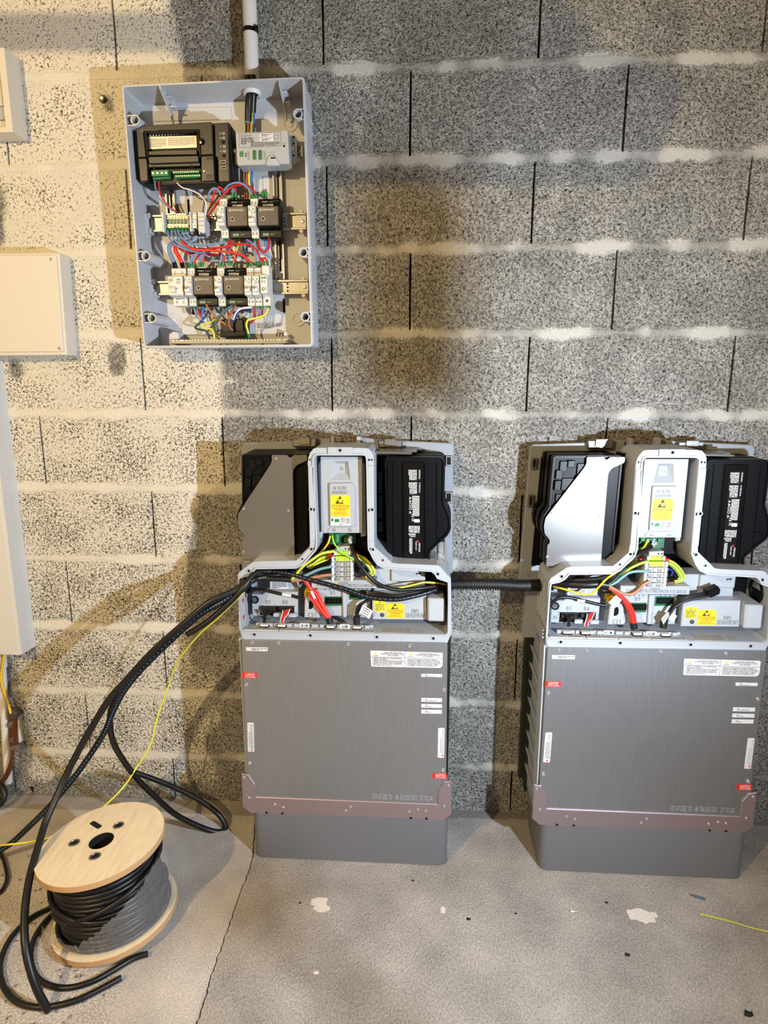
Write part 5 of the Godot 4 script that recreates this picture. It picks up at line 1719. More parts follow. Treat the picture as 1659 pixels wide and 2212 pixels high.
	part("print", s, M.ink_grey, df)
	esd_label(t, 714, 1069.5, 756, 1115.5, 0.1998)
	st = pp("wiring_label", [714, 1117, 757, 1117, 757.3, 1134.8, 714.5, 1134.8], 0.1985, 0.1998, 0.0, M.paper, t)
	s = Shape.new()
	for q in [[735, 1118.5, 747, 1129, 6], [748, 1119, 756, 1133, 6], [732, 1130.5, 747, 1134, 2]]:
		var a := prect(q[0], q[1], q[2], q[3], 0.2001)
		print_rows(s, a[0].x, a[0].y, a[2].x, a[2].y, q[4], 0.2001)
	part("print", s, M.ink_grey, st)
	s = Shape.new()
	s.prism(pxy([715.5, 1120, 720, 1120, 720, 1126, 715.5, 1126], 0.2001), 0.1997, 0.2001)
	s.prism(pxy([724, 1121, 732, 1121, 733, 1128, 722, 1128], 0.2001), 0.1997, 0.2001)
	part("green_print", s, M.green, st)
	# circuit board and terminal block
	var pcb := pp("circuit_board", [711, 1148, 768, 1148, 768.5, 1174, 712, 1176], 0.14, 0.150, 0.0006, M.board, t)
	pp("board_socket", [722, 1153, 733, 1153, 732.5, 1172, 721.5, 1173], 0.149, 0.166, 0.001, M.green, pcb)
	for i in 4:
		for j in 2:
			part("pin_hole", Shape.new().disc(P(724.3 + j * 5, 1156 + i * 4.5, 0.166), 0.0014, 0.0005, Vector3(0, 0, 1), 8), M.gap if j == 0 else M.terminal, pcb)
	pp("board_socket", [710.5, 1152, 720, 1152, 720, 1160, 710.5, 1160.5], 0.149, 0.172, 0.001, M.green, pcb)
	pp("board_chip", [737, 1160, 742, 1160, 742, 1172, 737, 1172], 0.149, 0.153, 0.0004, M.black, pcb)
	for i in 4:
		pp("board_part", [743.5 + (i % 2) * 2.8, 1162 + (i / 2) * 5, 745.5 + (i % 2) * 2.8, 1162 + (i / 2) * 5, 745.5 + (i % 2) * 2.8, 1166 + (i / 2) * 5, 743.5 + (i % 2) * 2.8, 1166 + (i / 2) * 5], 0.149, 0.152, 0.0003, M.brass, pcb)
	pp("board_part", [752, 1154, 762, 1154, 762, 1161, 752, 1161], 0.149, 0.156, 0.0004, M.green, pcb)
	var tb := pp("terminal_block", [719, 1202, 760, 1202, 759, 1253.5, 718, 1253.5], 0.13, 0.186, 0.001, M.terminal, t)
	pp("upper_terminal", [727, 1181, 757, 1180, 757, 1190, 727, 1190.5], 0.13, 0.178, 0.001, M.terminal, t)
	for x in [746.5, 753]:
		part("clamp_screw", Shape.new().disc(P(x, 1185.5, 0.178), 0.0025, 0.0006), M.charcoal, tb)
	pp("earth_terminal", [728, 1191, 752, 1191, 752, 1199.5, 728, 1199.5], 0.13, 0.184, 0.001, M.lime, t)
	pp("earth_terminal", [724, 1202.5, 755, 1202.5, 755, 1212.5, 724, 1212.5], 0.15, 0.1885, 0.001, M.lime, t)
	for q in [[721, 1191, 727.5, 1199.5], [752.5, 1191, 758, 1199.5]]:
		pp("marker_strip", [q[0], q[1], q[2], q[1], q[2], q[3], q[0], q[3]], 0.15, 0.186, 0.0004, M.white, t)
	for i in 5:
		var y: float = 1208.0 + [0.0, 11.5, 22.0, 32.5, 43.0][i]
		for x in [727.8, 748]:
			var cs := Shape.new()
			var cp := P(x, y, 0.1888)
			cs.lathe([[0.0044, -0.001], [0.0044, 0.0006], [0.0036, 0.0008], [0.0028, -0.0006], [0.0, -0.0006]], cp, Vector3(0, 0, 1), 14)
			cs.box(Vector3(cp.x - 0.0024, cp.y - 0.0005, cp.z - 0.0005), Vector3(cp.x + 0.0024, cp.y + 0.0005, cp.z))
			part("clamp_screw", cs, M.steel, tb)
		for x in [716.2, 757]:
			var mk := pp("marker", [x, y - 4.8, x + 6.0, y - 4.8, x + 6.0, y + 4.8, x, y + 4.8], 0.17, 0.1905, 0.0004, M.white, t)
			s = Shape.new()
			fit(s, ["+", "N", "N", "1", "1"][i], x + 1.2, y - 2.3, x + 4.8, y + 2.3, 0.1908, dn)
			part("print", s, M.ink_blue if i in [1, 2] else M.ink, mk)
		if i > 0:
			pp("bridge", [735, y - 3.6, 742, y - 3.6, 742, y + 3.6, 735, y + 3.6], 0.18, 0.1885, 0.0006, M.plastic, tb)
	for y in [1214, 1224.8, 1235.4, 1246]:
		pp("divider", [724, y - 0.5, 756, y - 0.5, 756, y + 0.5, 724, y + 0.5], 0.18, 0.1875, 0.0, M.ink, tb)
	# earth loops that belong to the unit
	for q in [[771, 1199, 787, 1207, 801, 1221, 808, 1235, 802, 1242, 790, 1244], [770, 1204, 783, 1211, 796, 1224, 802, 1236, 797, 1240], [711, 1200, 692, 1205.5, 680, 1215, 668, 1222], [711, 1206, 688, 1215, 671, 1225, 664, 1222]]:
		s = Shape.new()
		s.tint = Color(0.86, 0.72, 0.04)
		s.tube(spline(pts3(q, 0.165), 5), 0.0042, 10, Color(0.04, 0.30, 0.08))
		part("earth_loop", s, M.earth, t)
	for q in [[710, 1196, 716.5, 1208], [763, 1196, 771, 1207]]:
		pp("red_clip", [q[0], q[1], q[2], q[1], q[2], q[3], q[0], q[3]], 0.15, 0.176, 0.001, M.red_label, t)
	part("red_boot", Shape.new().tube(PackedVector3Array([P(714, 1163, 0.13), P(708, 1181, 0.14)]), 0.0058, 12), M.ink_red, t)
	for q in [[766, 1210, 775, 1216, 786, 1222, 784, 1232], [764, 1246, 776, 1247, 790, 1246]]:
		part("core_wire", Shape.new().tube(spline(pts3(q, 0.16), 5), 0.0026, 8), M.wire_navy if q[1] < 1240 else M.wire_brown, t)
	# compartment interior
	pp("compartment_back", [518, 1236, 971, 1240, 971, 1368, 518, 1362], 0.07, 0.100, 0.0, M.plastic_dim, t)
	pp("upper_panel", [582, 1232, 646, 1232, 645, 1277, 582, 1276], 0.095, 0.145, 0.002, M.plastic, t, 0.003)
	st = pp("instruction_label", [583.5, 1256, 622, 1256, 622, 1270, 620, 1272, 583.5, 1272], 0.144, 0.1456, 0.0, M.paper, t)
	s = Shape.new()
	var la := prect(588, 1257.5, 619, 1271, 0.1459)
	print_rows(s, la[0].x, la[0].y, la[2].x, la[2].y, 5, 0.1459)
	part("print", s, M.ink_grey, st)
	var bp := pp("socket_panel", [543, 1284, 566, 1284, 575, 1278, 642.4, 1279, 642.4, 1333, 545, 1331], 0.10, 0.168, 0.002, M.plastic, t)
	pp("socket_recess", [562, 1309.5, 635.5, 1310, 635.5, 1331, 562, 1329], 0.16, 0.1684, 0.0, M.black, bp)
	for q in [[563, 1311, 595, 1321], [602, 1311, 632, 1321]]:
		pp("socket", [q[0], q[1], q[2], q[1], q[2], q[3], q[0], q[3]], 0.165, 0.176, 0.001, M.black_soft, bp)
	for q in [[590, 1325, 608, 1333], [622, 1326, 640, 1334]]:
		pp("cable_catch", [q[0], q[1], q[2], q[1], q[2], q[3], q[0], q[3]], 0.165, 0.178, 0.001, M.plastic, t, 0.002)
	s = Shape.new()
	fit(s, "B3", 574.5, 1296.5, 584, 1304, 0.1684)
	fit(s, "B4", 610.5, 1297, 620.8, 1304.8, 0.1684)
	fit(s, "B5", 549.5, 1316, 558, 1323, 0.1684)
	s.ring(pxy([559.5, 1308, 638, 1308.5, 638, 1309.5, 560.5, 1309, 559.5, 1316, 558.8, 1316], 0.1684), pxy([560.5, 1309, 638, 1309.5, 638, 1309.6, 560.6, 1309.2, 559.6, 1316, 558.9, 1316], 0.1684), 0.168, 0.1684)
	part("print", s, M.ink_grey, bp)
	part("round_socket", Shape.new().lathe([[0.010, -0.004], [0.010, 0.003], [0.0075, 0.003], [0.007, 0.0], [0.0, 0.0]], P(551, 1295, 0.168), Vector3(0, 0, 1), 16), M.black, t)
	var cs1 := pp("sensor_socket_block", [658, 1290, 684, 1290, 692, 1330, 690, 1335, 657, 1334.5], 0.10, 0.180, 0.002, M.plastic, t)
	pp("socket", [668, 1298, 674, 1298, 676, 1303, 676, 1312, 672, 1316, 667, 1316, 667, 1302], 0.178, 0.1812, 0.0006, M.black, cs1)
	s = Shape.new()
	fit(s, "CS1", 666, 1324, 682, 1331.8, 0.1804)
	part("print", s, M.ink_grey, cs1)
	st = pp("caution_label", [657.5, 1276, 684.5, 1275, 684.5, 1288, 657.5, 1288.5], 0.14, 0.166, 0.0, M.yellow, t)
	s = Shape.new()
	la = prect(660, 1278, 670, 1287, 0.1663)
	print_rows(s, la[0].x, la[0].y, la[2].x, la[2].y, 3, 0.1663)
	part("print", s, M.ink, st)
	for q in [[684, 1270, 743.5, 1331, "B1", 713.8, 1277, 722.8, 1284.6], [747, 1272, 800, 1334, "", 0, 0, 0, 0]]:
		var bk := pp("power_socket_block", [q[0], q[1], q[2], q[1], q[2], q[3], q[0], q[3]], 0.10, 0.165, 0.0015, M.plastic, t)
		var dx: float = q[0] - 684
		var cx0: float = 701.0 + (0.0 if q[4] == "B1" else 53.0)
		var cy: float = 1288.5 if q[4] == "B1" else 1275.0
		pp("socket_board", [cx0, cy, cx0 + 37, cy, cx0 + 37, cy + 20, cx0, cy + 20], 0.16, 0.1656, 0.0, M.board, bk)
		pp("power_socket", [cx0 + 3, cy + 4, cx0 + 36, cy + 4, cx0 + 36, cy + 16, cx0 + 3, cy + 16], 0.16, 0.171, 0.001, M.black, bk)
		for i in 4:
			part("pin_hole", Shape.new().disc(P(cx0 + 9 + i * 6.6, cy + 10, 0.171), 0.0022, 0.0006, Vector3(0, 0, 1), 10), M.gap, bk)
		pp("lower_ledge", [q[0] + 3, 1311, q[2] - 14, 1311, q[2] - 14, 1331, q[0] + 3, 1331], 0.16, 0.170, 0.002, M.plastic, bk, 0.002)
		s = Shape.new()
		if q[4] == "B1":
			fit(s, "B1", q[5], q[6], q[7], q[8], 0.1654)
		for i in 4:
			s.prism(prect(q[0] + 18 + i * 9, 1271.5, q[0] + 19.5 + i * 9, 1275.5, 0.1654), 0.164, 0.1654)
		part("print", s, M.ink_grey, bk)
	pp("strut", [739, 1272, 749, 1272, 749, 1334, 741, 1334], 0.10, 0.172, 0.0015, M.plastic, t)
	var ab := pp("notice_bar", [672, 1253, 813, 1254, 813.5, 1271.5, 672.5, 1270.5], 0.10, 0.188, 0.0015, M.plastic, t)
	st = pp("notice_label", [683, 1255, 807, 1256, 809.5, 1259, 809, 1267, 806, 1269, 683, 1268], 0.187, 0.1886, 0.0, M.cover, ab)
	s = Shape.new()
	fit(s, "ATTENTION", 731, 1257, 751.8, 1260.6, 0.1889)
	fit(s, "DO NOT DISCONNECT THE DC POWER CONNECTORS  B1  B2  UNDER LOAD", 685, 1262.2, 806.5, 1266, 0.1889)
	part("print", s, M.ink_grey, ab)
	s = Shape.new()
	s.prism(pxy([725, 1260.8, 727.2, 1257, 729.4, 1260.8], 0.1889), 0.1886, 0.1889)
	part("warning_mark", s, M.yellow, ab)
	pp("side_panel", [808, 1229, 845, 1229, 918.7, 1230, 918.7, 1284, 808, 1283], 0.09, 0.150, 0.002, M.plastic, t, 0.003)
	pp("side_panel", [845, 1230, 918, 1231, 917, 1258, 845, 1256], 0.14, 0.158, 0.002, M.plastic, t, 0.003)
	s = Shape.new()
	s.prism(pxy([898.5, 1238, 908, 1237, 910, 1240, 906, 1241, 902, 1239.5, 900, 1242, 898, 1240], 0.1584), 0.157, 0.1584)
	part("latch_mark", s, M.ink, t)
	part("side_opening", Shape.new().box(Vector3(P(919, 1260, 0.12).x, P(940, 1282, 0.12).y, 0.1002), Vector3(P(969, 1260, 0.12).x, P(940, 1238, 0.12).y, 0.1010)), M.black, t)
	var wr := P(968.5, 1300, 0.21).x
	part("cable_gland", Shape.new().lathe([[0.031, -0.002], [0.031, 0.006], [0.024, 0.006], [0.024, 0.002], [0.0, 0.002]], Vector3(wr, P(940, 1262, 0.15).y, 0.152), Vector3(-1, 0, 0), 28), M.black, t)
	var wl := P(519.5, 1300, 0.21).x
	part("cable_gland", Shape.new().lathe([[0.031, -0.002], [0.031, 0.006], [0.024, 0.006], [0.024, 0.002], [0.0, 0.002]], Vector3(wl, P(540, 1255, 0.15).y, 0.152), Vector3(1, 0, 0), 28), M.black, t)
	var wlab := part("side_label", Shape.new().box(Vector3(wl + 0.0015, P(520, 1352, 0.2).y, 0.182), Vector3(wl + 0.0022, P(520, 1248, 0.2).y, 0.211)), M.paper_grey, t)
	for y in [1294.0, 1330.0]:
		var a := P(520, y, 0.2)
		s = Shape.new()
		s.xf = Transform3D(Basis(Vector3(0, 0, -1), Vector3(0, 1, 0), Vector3(1, 0, 0)), Vector3(wl, a.y, 0.1965))
		s.prism(PackedVector2Array([Vector2(-0.009, 0.0), Vector2(0.009, 0.0), Vector2(0.0, -0.014)]), 0.0021, 0.0027)
		part("red_triangle", s, M.ink_red, wlab)
	var bms := pp("deadfront_cover", [803, 1284, 921, 1284, 923, 1339.5, 804, 1338.5], 0.10, 0.185, 0.002, M.plastic, t)
	s = Shape.new()
	fit(s, "BMS", 889, 1316, 904.5, 1323.4, 0.1854)
	fit(s, "DEADFRONT", 876.8, 1325.5, 919.8, 1333.6, 0.1854)
	part("print", s, M.ink_grey, bms)
	part("screw_bore", Shape.new().disc(P(825.5, 1328.5, 0.185), 0.0056, 0.0006, Vector3(0, 0, 1), 18), M.charcoal, bms)
	pp("deadfront_lobe", [923, 1293, 960.5, 1294, 960.5, 1344, 923.5, 1343], 0.10, 0.204, 0.004, M.plastic, t, 0.005)
	esd_label(t, 834.7, 1303, 873.4, 1335, 0.1858)
	st = pp("caution_label", [808, 1297.8, 832.4, 1297.8, 832.6, 1321.4, 810, 1321], 0.184, 0.1858, 0.0, M.yellow_pale, t)
	s = Shape.new()
	s.ring(pxy([817, 1303, 820, 1298.8, 823, 1303], 0.1861), pxy([818.3, 1302.3, 820, 1300.2, 821.7, 1302.3], 0.1861), 0.1858, 0.1861)
	la = prect(811, 1304, 831, 1320, 0.1861)
	print_rows(s, la[0].x, la[0].y, la[2].x, la[2].y, 6, 0.1861)
	part("print", s, M.ink, st)
	# shelf with comb strip and printed sheets
	var ys := P(740, 1366.3, zr).y
	s = Shape.new()
	var yc := ys + 0.006
	var xs := P(552, 1350, 0.19).x
	var xe := P(806, 1350, 0.19).x
	s.box(Vector3(xs, ys - 0.004, 0.176), Vector3(xe, yc, 0.179))
	part("comb_strip", s, M.plastic, t)
	for q in [[552, 563], [580, 588], [590, 598], [618, 628], [634, 648], [652, 660], [672, 686], [690, 700], [728, 738], [752, 768], [788, 798]]:
		var a := P(q[0], 1350, 0.19)
		var b := P(q[1], 1350, 0.19)
		part("comb_tooth", Shape.new().box(Vector3(a.x, ys - 0.001, 0.178), Vector3(b.x, yc + 0.0008, 0.186), 0.001), M.plastic, t)
	for q in [[657, 0.012], [744, 0.012]]:
		var a := P(q[0], 1350, 0.19)
		part("comb_arch", Shape.new().ring(rect(a.x - 0.012, ys, a.x + 0.012, ys + 0.010), rect(a.x - 0.008, ys + 0.001, a.x + 0.008, ys + 0.0075), 0.184, 0.188), M.white, t)
	for q in [571, 608.5, 714, 771.5]:
		var a := P(q, 1350, 0.19)
		part("cable_clip", Shape.new().box(Vector3(a.x - 0.0095, ys + 0.002, 0.184), Vector3(a.x + 0.0095, ys + 0.0075, 0.196), 0.0012), M.white, t)
		part("clip_foot", Shape.new().box(Vector3(a.x - 0.0105, ys - 0.002, 0.182), Vector3(a.x + 0.0105, ys + 0.003, 0.199), 0.001), M.black, t)
	for q in [[530, 603], [606, 668], [671, 735], [738, 810], [823, 960]]:
		var x0 := P(q[0], 1355, 0.2).x
		var x1 := P(q[1], 1355, 0.2).x
		var sh := part("shelf_label", Shape.new().box(Vector3(x0, ys - 0.002, 0.197 if q[0] < 820 else 0.178), Vector3(x1, ys + 0.0012 , 0.2135)), M.paper_grey, t)
		s = Shape.new()
		s.xf = Transform3D(Basis(Vector3(1, 0, 0), Vector3(0, 0, -1), Vector3(0, 1, 0)), Vector3(0, ys, 0))
		print_rows(s, x0 + 0.003, -0.212, x0 + (x1 - x0) * 0.48, -0.199 if q[0] < 820 else -0.181, 6 if q[0] < 820 else 12, 0.0015)
		print_rows(s, x0 + (x1 - x0) * 0.52, -0.212, x1 - 0.003, -0.199 if q[0] < 820 else -0.186, 6 if q[0] < 820 else 10, 0.0015)
		part("print", s, M.ink_dim, sh)
	# battery pack with its brushed front
	var top_y := P(740, 1386.3, 0.223).y
	part("pack_case", Shape.new().box(Vector3(-0.2150, yb, 0.060), Vector3(0.2880, top_y + 0.01, 0.214), 0.002), M.plastic_dim, t)
	for sx in [-1, 1]:
		var xw := -0.2168 if sx < 0 else 0.2898
		part("side_skirt", Shape.new().box(Vector3(xw - 0.0018, yb + 0.05, 0.165), Vector3(xw + 0.0018, top_y, 0.2160)), M.plastic, t)
		for i in 9:
			var yy := lerpf(yb + 0.06, top_y - 0.02, i / 8.0)
			s = Shape.new()
			s.xf = Transform3D(Basis(Vector3(0, 0, 1), 0.0), Vector3.ZERO)
			s.tube(PackedVector3Array([Vector3(xw + sx * 0.001, yy, 0.05), Vector3(xw + sx * 0.001, yy - 0.004, 0.165)]), 0.0045, 8)
			part("side_rib", s, M.plastic_dim, t)
		part("side_bracket", Shape.new().box(Vector3(xw - 0.004, yb - 0.02, 0.034), Vector3(xw + 0.004, top_y - 0.03, 0.062)), M.green_dark, t)
	var fr := pp("front_panel", [520.7, 1383, 967, 1390, 963, 1745, 535.5, 1730], 0.2155, 0.2230, 0.0008, M.brushed, t, 0.006)
	for q in [[544, 1388], [601.6, 1388.8], [752, 1391.3], [885, 1395], [532, 1479], [959, 1490.5], [539, 1649], [957, 1664]]:
		pan_screw(fr, q[0], q[1], 0.223, 0.0050)
	var zl := 0.2234
	st = pp("serial_label", [531, 1398, 578, 1398.6, 578, 1407, 531.5, 1406], 0.2228, zl, 0.0, M.paper, t)
	s = Shape.new()
	la = prect(543, 1400, 576, 1405.5, zl + 0.0003)
	print_rows(s, la[0].x, la[0].y, la[2].x, la[2].y, 2, zl + 0.0003)
	part("print", s, M.ink_grey, st)
	st = pp("instruction_label", [800, 1405.3, 956.4, 1410, 956, 1438, 951, 1443, 802, 1439.8], 0.2228, zl, 0.0, M.paper, t, 0.003)
	s = Shape.new()
	var ln := zl + 0.0003
	s.prism(pxy([874.3, 1408, 874.9, 1408, 874.9, 1441, 874.3, 1441], ln), zl, ln)
	s.prism(pxy([801, 1418.6, 955.5, 1423, 955.5, 1423.6, 801, 1419.2], ln), zl, ln)
	fit(s, "DE-ENERGIZING INSTRUCTIONS", 829, 1409, 868, 1411.4, ln)
	fit(s, "FOLLOW THESE STEPS TO DE-ENERGIZE THE UNIT", 822, 1412.2, 873, 1414.4, ln)
	fit(s, "PRIOR TO SERVICING", 838, 1415.2, 861, 1417.4, ln)
	fit(s, "RE-ENERGIZING INSTRUCTIONS", 905, 1411.4, 944, 1413.8, ln)
	fit(s, "FOLLOW THESE STEPS TO RE-ENERGIZE THE UNIT", 898, 1414.4, 950, 1416.8, ln)
	fit(s, "AFTER SERVICING", 914, 1417.6, 935, 1419.8, ln)
	fit(s, "CAUTION!", 804.5, 1414.8, 816, 1417, ln)
	fit(s, "CAUTION!", 881, 1417, 892, 1419.2, ln)
	for q in [["1. TURN OFF THE BRANCH AC UPSTREAM BREAKER", 804, 1420.8, 868], ["WHICH THE BATTERY IS CONNECTED TO.", 806.5, 1423.6, 838], ["2. TURN OFF THE CONTROL SWITCHES OF ALL BATTERIES", 804, 1426.6, 872], ["CONNECTED IN THE DAISY CHAIN TO THE BREAKER", 806.5, 1429.6, 868], ["3. MEASURE THE VOLTAGE ON THE AC BREAKER SIDE", 804, 1432.8, 869], ["AND ENSURE THAT IT IS ZERO.", 806.5, 1436, 846], ["1. TURN ON THE BREAKER UPSTREAM OF BREAKER", 877.5, 1424.4, 944], ["BATTERY IS CONNECTED. LED WILL FLASH RED", 880, 1427.4, 950], ["2. TURN ON THE CONTROL SWITCHES OF ALL BATTERIES", 877.5, 1430.6, 953], ["IN THE DAISY CHAIN. LED STATUS WILL CHANGE", 880, 1433.8, 948], ["ACCORDING TO THE BATTERY OPERATING STATE.", 880, 1437, 945]]:
		fit(s, q[0], q[1], q[2], q[3], q[2] + 1.9, ln)
	part("print", s, M.ink_grey, st)
	s = Shape.new()
	s.prism(pxy([808.5, 1413.4, 811.8, 1407.6, 815, 1413.4], ln), zl, ln)
	s.prism(pxy([884.5, 1415.6, 887.8, 1409.8, 891, 1415.6], ln), zl, ln)
	part("warning_mark", s, M.yellow, st)
	for q in [[910, 1455.5, 955, 1463, "BMS"], [910, 1507.6, 955, 1516.6, "ACF"], [910, 1520.8, 955, 1529.4, "CAN"], [910, 1532.9, 954.5, 1542, "CBB"]]:
		st = pp("serial_label", [q[0], q[1], q[2], q[1] + 0.8, q[2], q[3], q[0], q[3] - 0.8], 0.2228, zl, 0.0, M.paper, t)
		s = Shape.new()
		fit(s, q[4], q[0] + 8.2, q[1] + 1.8, q[0] + 13.5, q[1] + 4.0, ln)
		la = prect(q[0] + 8, q[1] + 4.8, q[2] - 7, q[1] + 6.9, ln)
		print_rows(s, la[0].x, la[0].y, la[2].x, la[2].y, 1, ln)
		part("print", s, M.ink_grey, st)
	for q in [[523, 1453, 554.6, 1465], [934.5, 1670, 965, 1682]]:
		st = pp("seal_label", [q[0], q[1], q[2], q[1] + 0.3, q[2], q[3], q[0] + 0.3, q[3] - 0.6], 0.2228, zl, 0.0, M.red_label, t)
		s = Shape.new()
		fit(s, "WARNING!", q[0] + 11, q[1] + 1.8, q[0] + 28, q[1] + 4.2, ln)
		fit(s, "WARRANTY VOID", q[0] + 6, q[1] + 5.2, q[0] + 27, q[1] + 7.2, ln)
		fit(s, "IF SEAL IS BROKEN", q[0] + 5.5, q[1] + 8.6, q[0] + 29, q[1] + 10.6, ln)
		part("print", s, M.ink_white, st)
		s = Shape.new()
		s.prism(pxy([q[0] + 6, q[1] + 4.2, q[0] + 8, q[1] + 1.2, q[0] + 10, q[1] + 4.2], ln), zl, ln)
		part("warning_mark", s, M.yellow, st)
	for q in [[534, 1561, 549, 1624, 1.0], [946.5, 1572.5, 959.8, 1637, -0.8]]:
		st = pp("lifting_label", [q[0], q[1], q[2] - q[4], q[1], q[2] + q[4] * 0.5, q[3], q[0] + q[4] * 1.5, q[3]], 0.2228, zl, 0.0, M.paper, t, 0.003)
		s = Shape.new()
		fit(s, "INSERT HANDLES IN POCKET AT THE SIDE", q[0] + 8.8, q[1] + 4, q[0] + 11.6, q[1] + 56, ln, PI / 2)
		fit(s, "LIFT USING HANDLES ONLY", q[0] + 4.4, q[1] + 20, q[0] + 7.2, q[1] + 54, ln, PI / 2)
		part("print", s, M.ink_grey, st)
		s = Shape.new()
		s.prism(pxy([q[0] + 7.0, q[1] + 61, q[0] + 12, q[1] + 61, q[0] + 9.5, q[1] + 57], ln), zl, ln)
		part("red_triangle", s, M.ink_red, st)
	s = Shape.new()
	fit(s, "701-01282 10   46 TALSSE-SK1   21 10 24", 804, 1719.5, 934, 1725, ln)
	part("stamped_code", s, M.plastic, fr)
	# U shaped bracket round the foot of the panel
	var ub := pp("lower_bracket", [520.8, 1671.2, 536.4, 1674.3, 550.5, 1694.7, 552, 1722, 946, 1738, 947, 1707, 959.6, 1690, 975.2, 1687, 975.5, 1759, 959.6, 1771.5, 541, 1756.5, 524, 1743.3], 0.2225, 0.2262, 0.0012, M.bracket, t)
	for q in [[527, 1679.5], [538, 1723.5], [593.5, 1738], [611.6, 1744], [757.5, 1743], [747, 1751.6], [884.4, 1753.5], [903, 1749.6], [919.5, 1752], [959.6, 1741], [969, 1696.5]]:
		screw(ub, P(q[0], q[1], 0.2262), 0.0034)
	for q in [[575.6, 1755.3], [610, 1756.8], [887.5, 1767], [921, 1768.3]]:
		part("screw_hole", Shape.new().disc(P(q[0], q[1], 0.2262), 0.0034, 0.0005), M.gap, ub)
	return t

func batteries() -> void:
	var left := battery_body()
	tag(left, "left of two opened grey wall batteries, with thick black cables coming in from its left", "battery")
	var right := left.duplicate()
	right.name = numbered("wall_battery")
	add_child(right)
	right.position = left.position + NEXT
	tag(right, "right of two opened grey wall batteries, touching the photo's right edge", "battery")
	harness(left, false)
	harness(right, true)

func along(s: Shape, list: Array, z: float, r: float, seg := 8) -> Shape:
	return s.tube(spline(pts3(list, z), 5), r, seg)

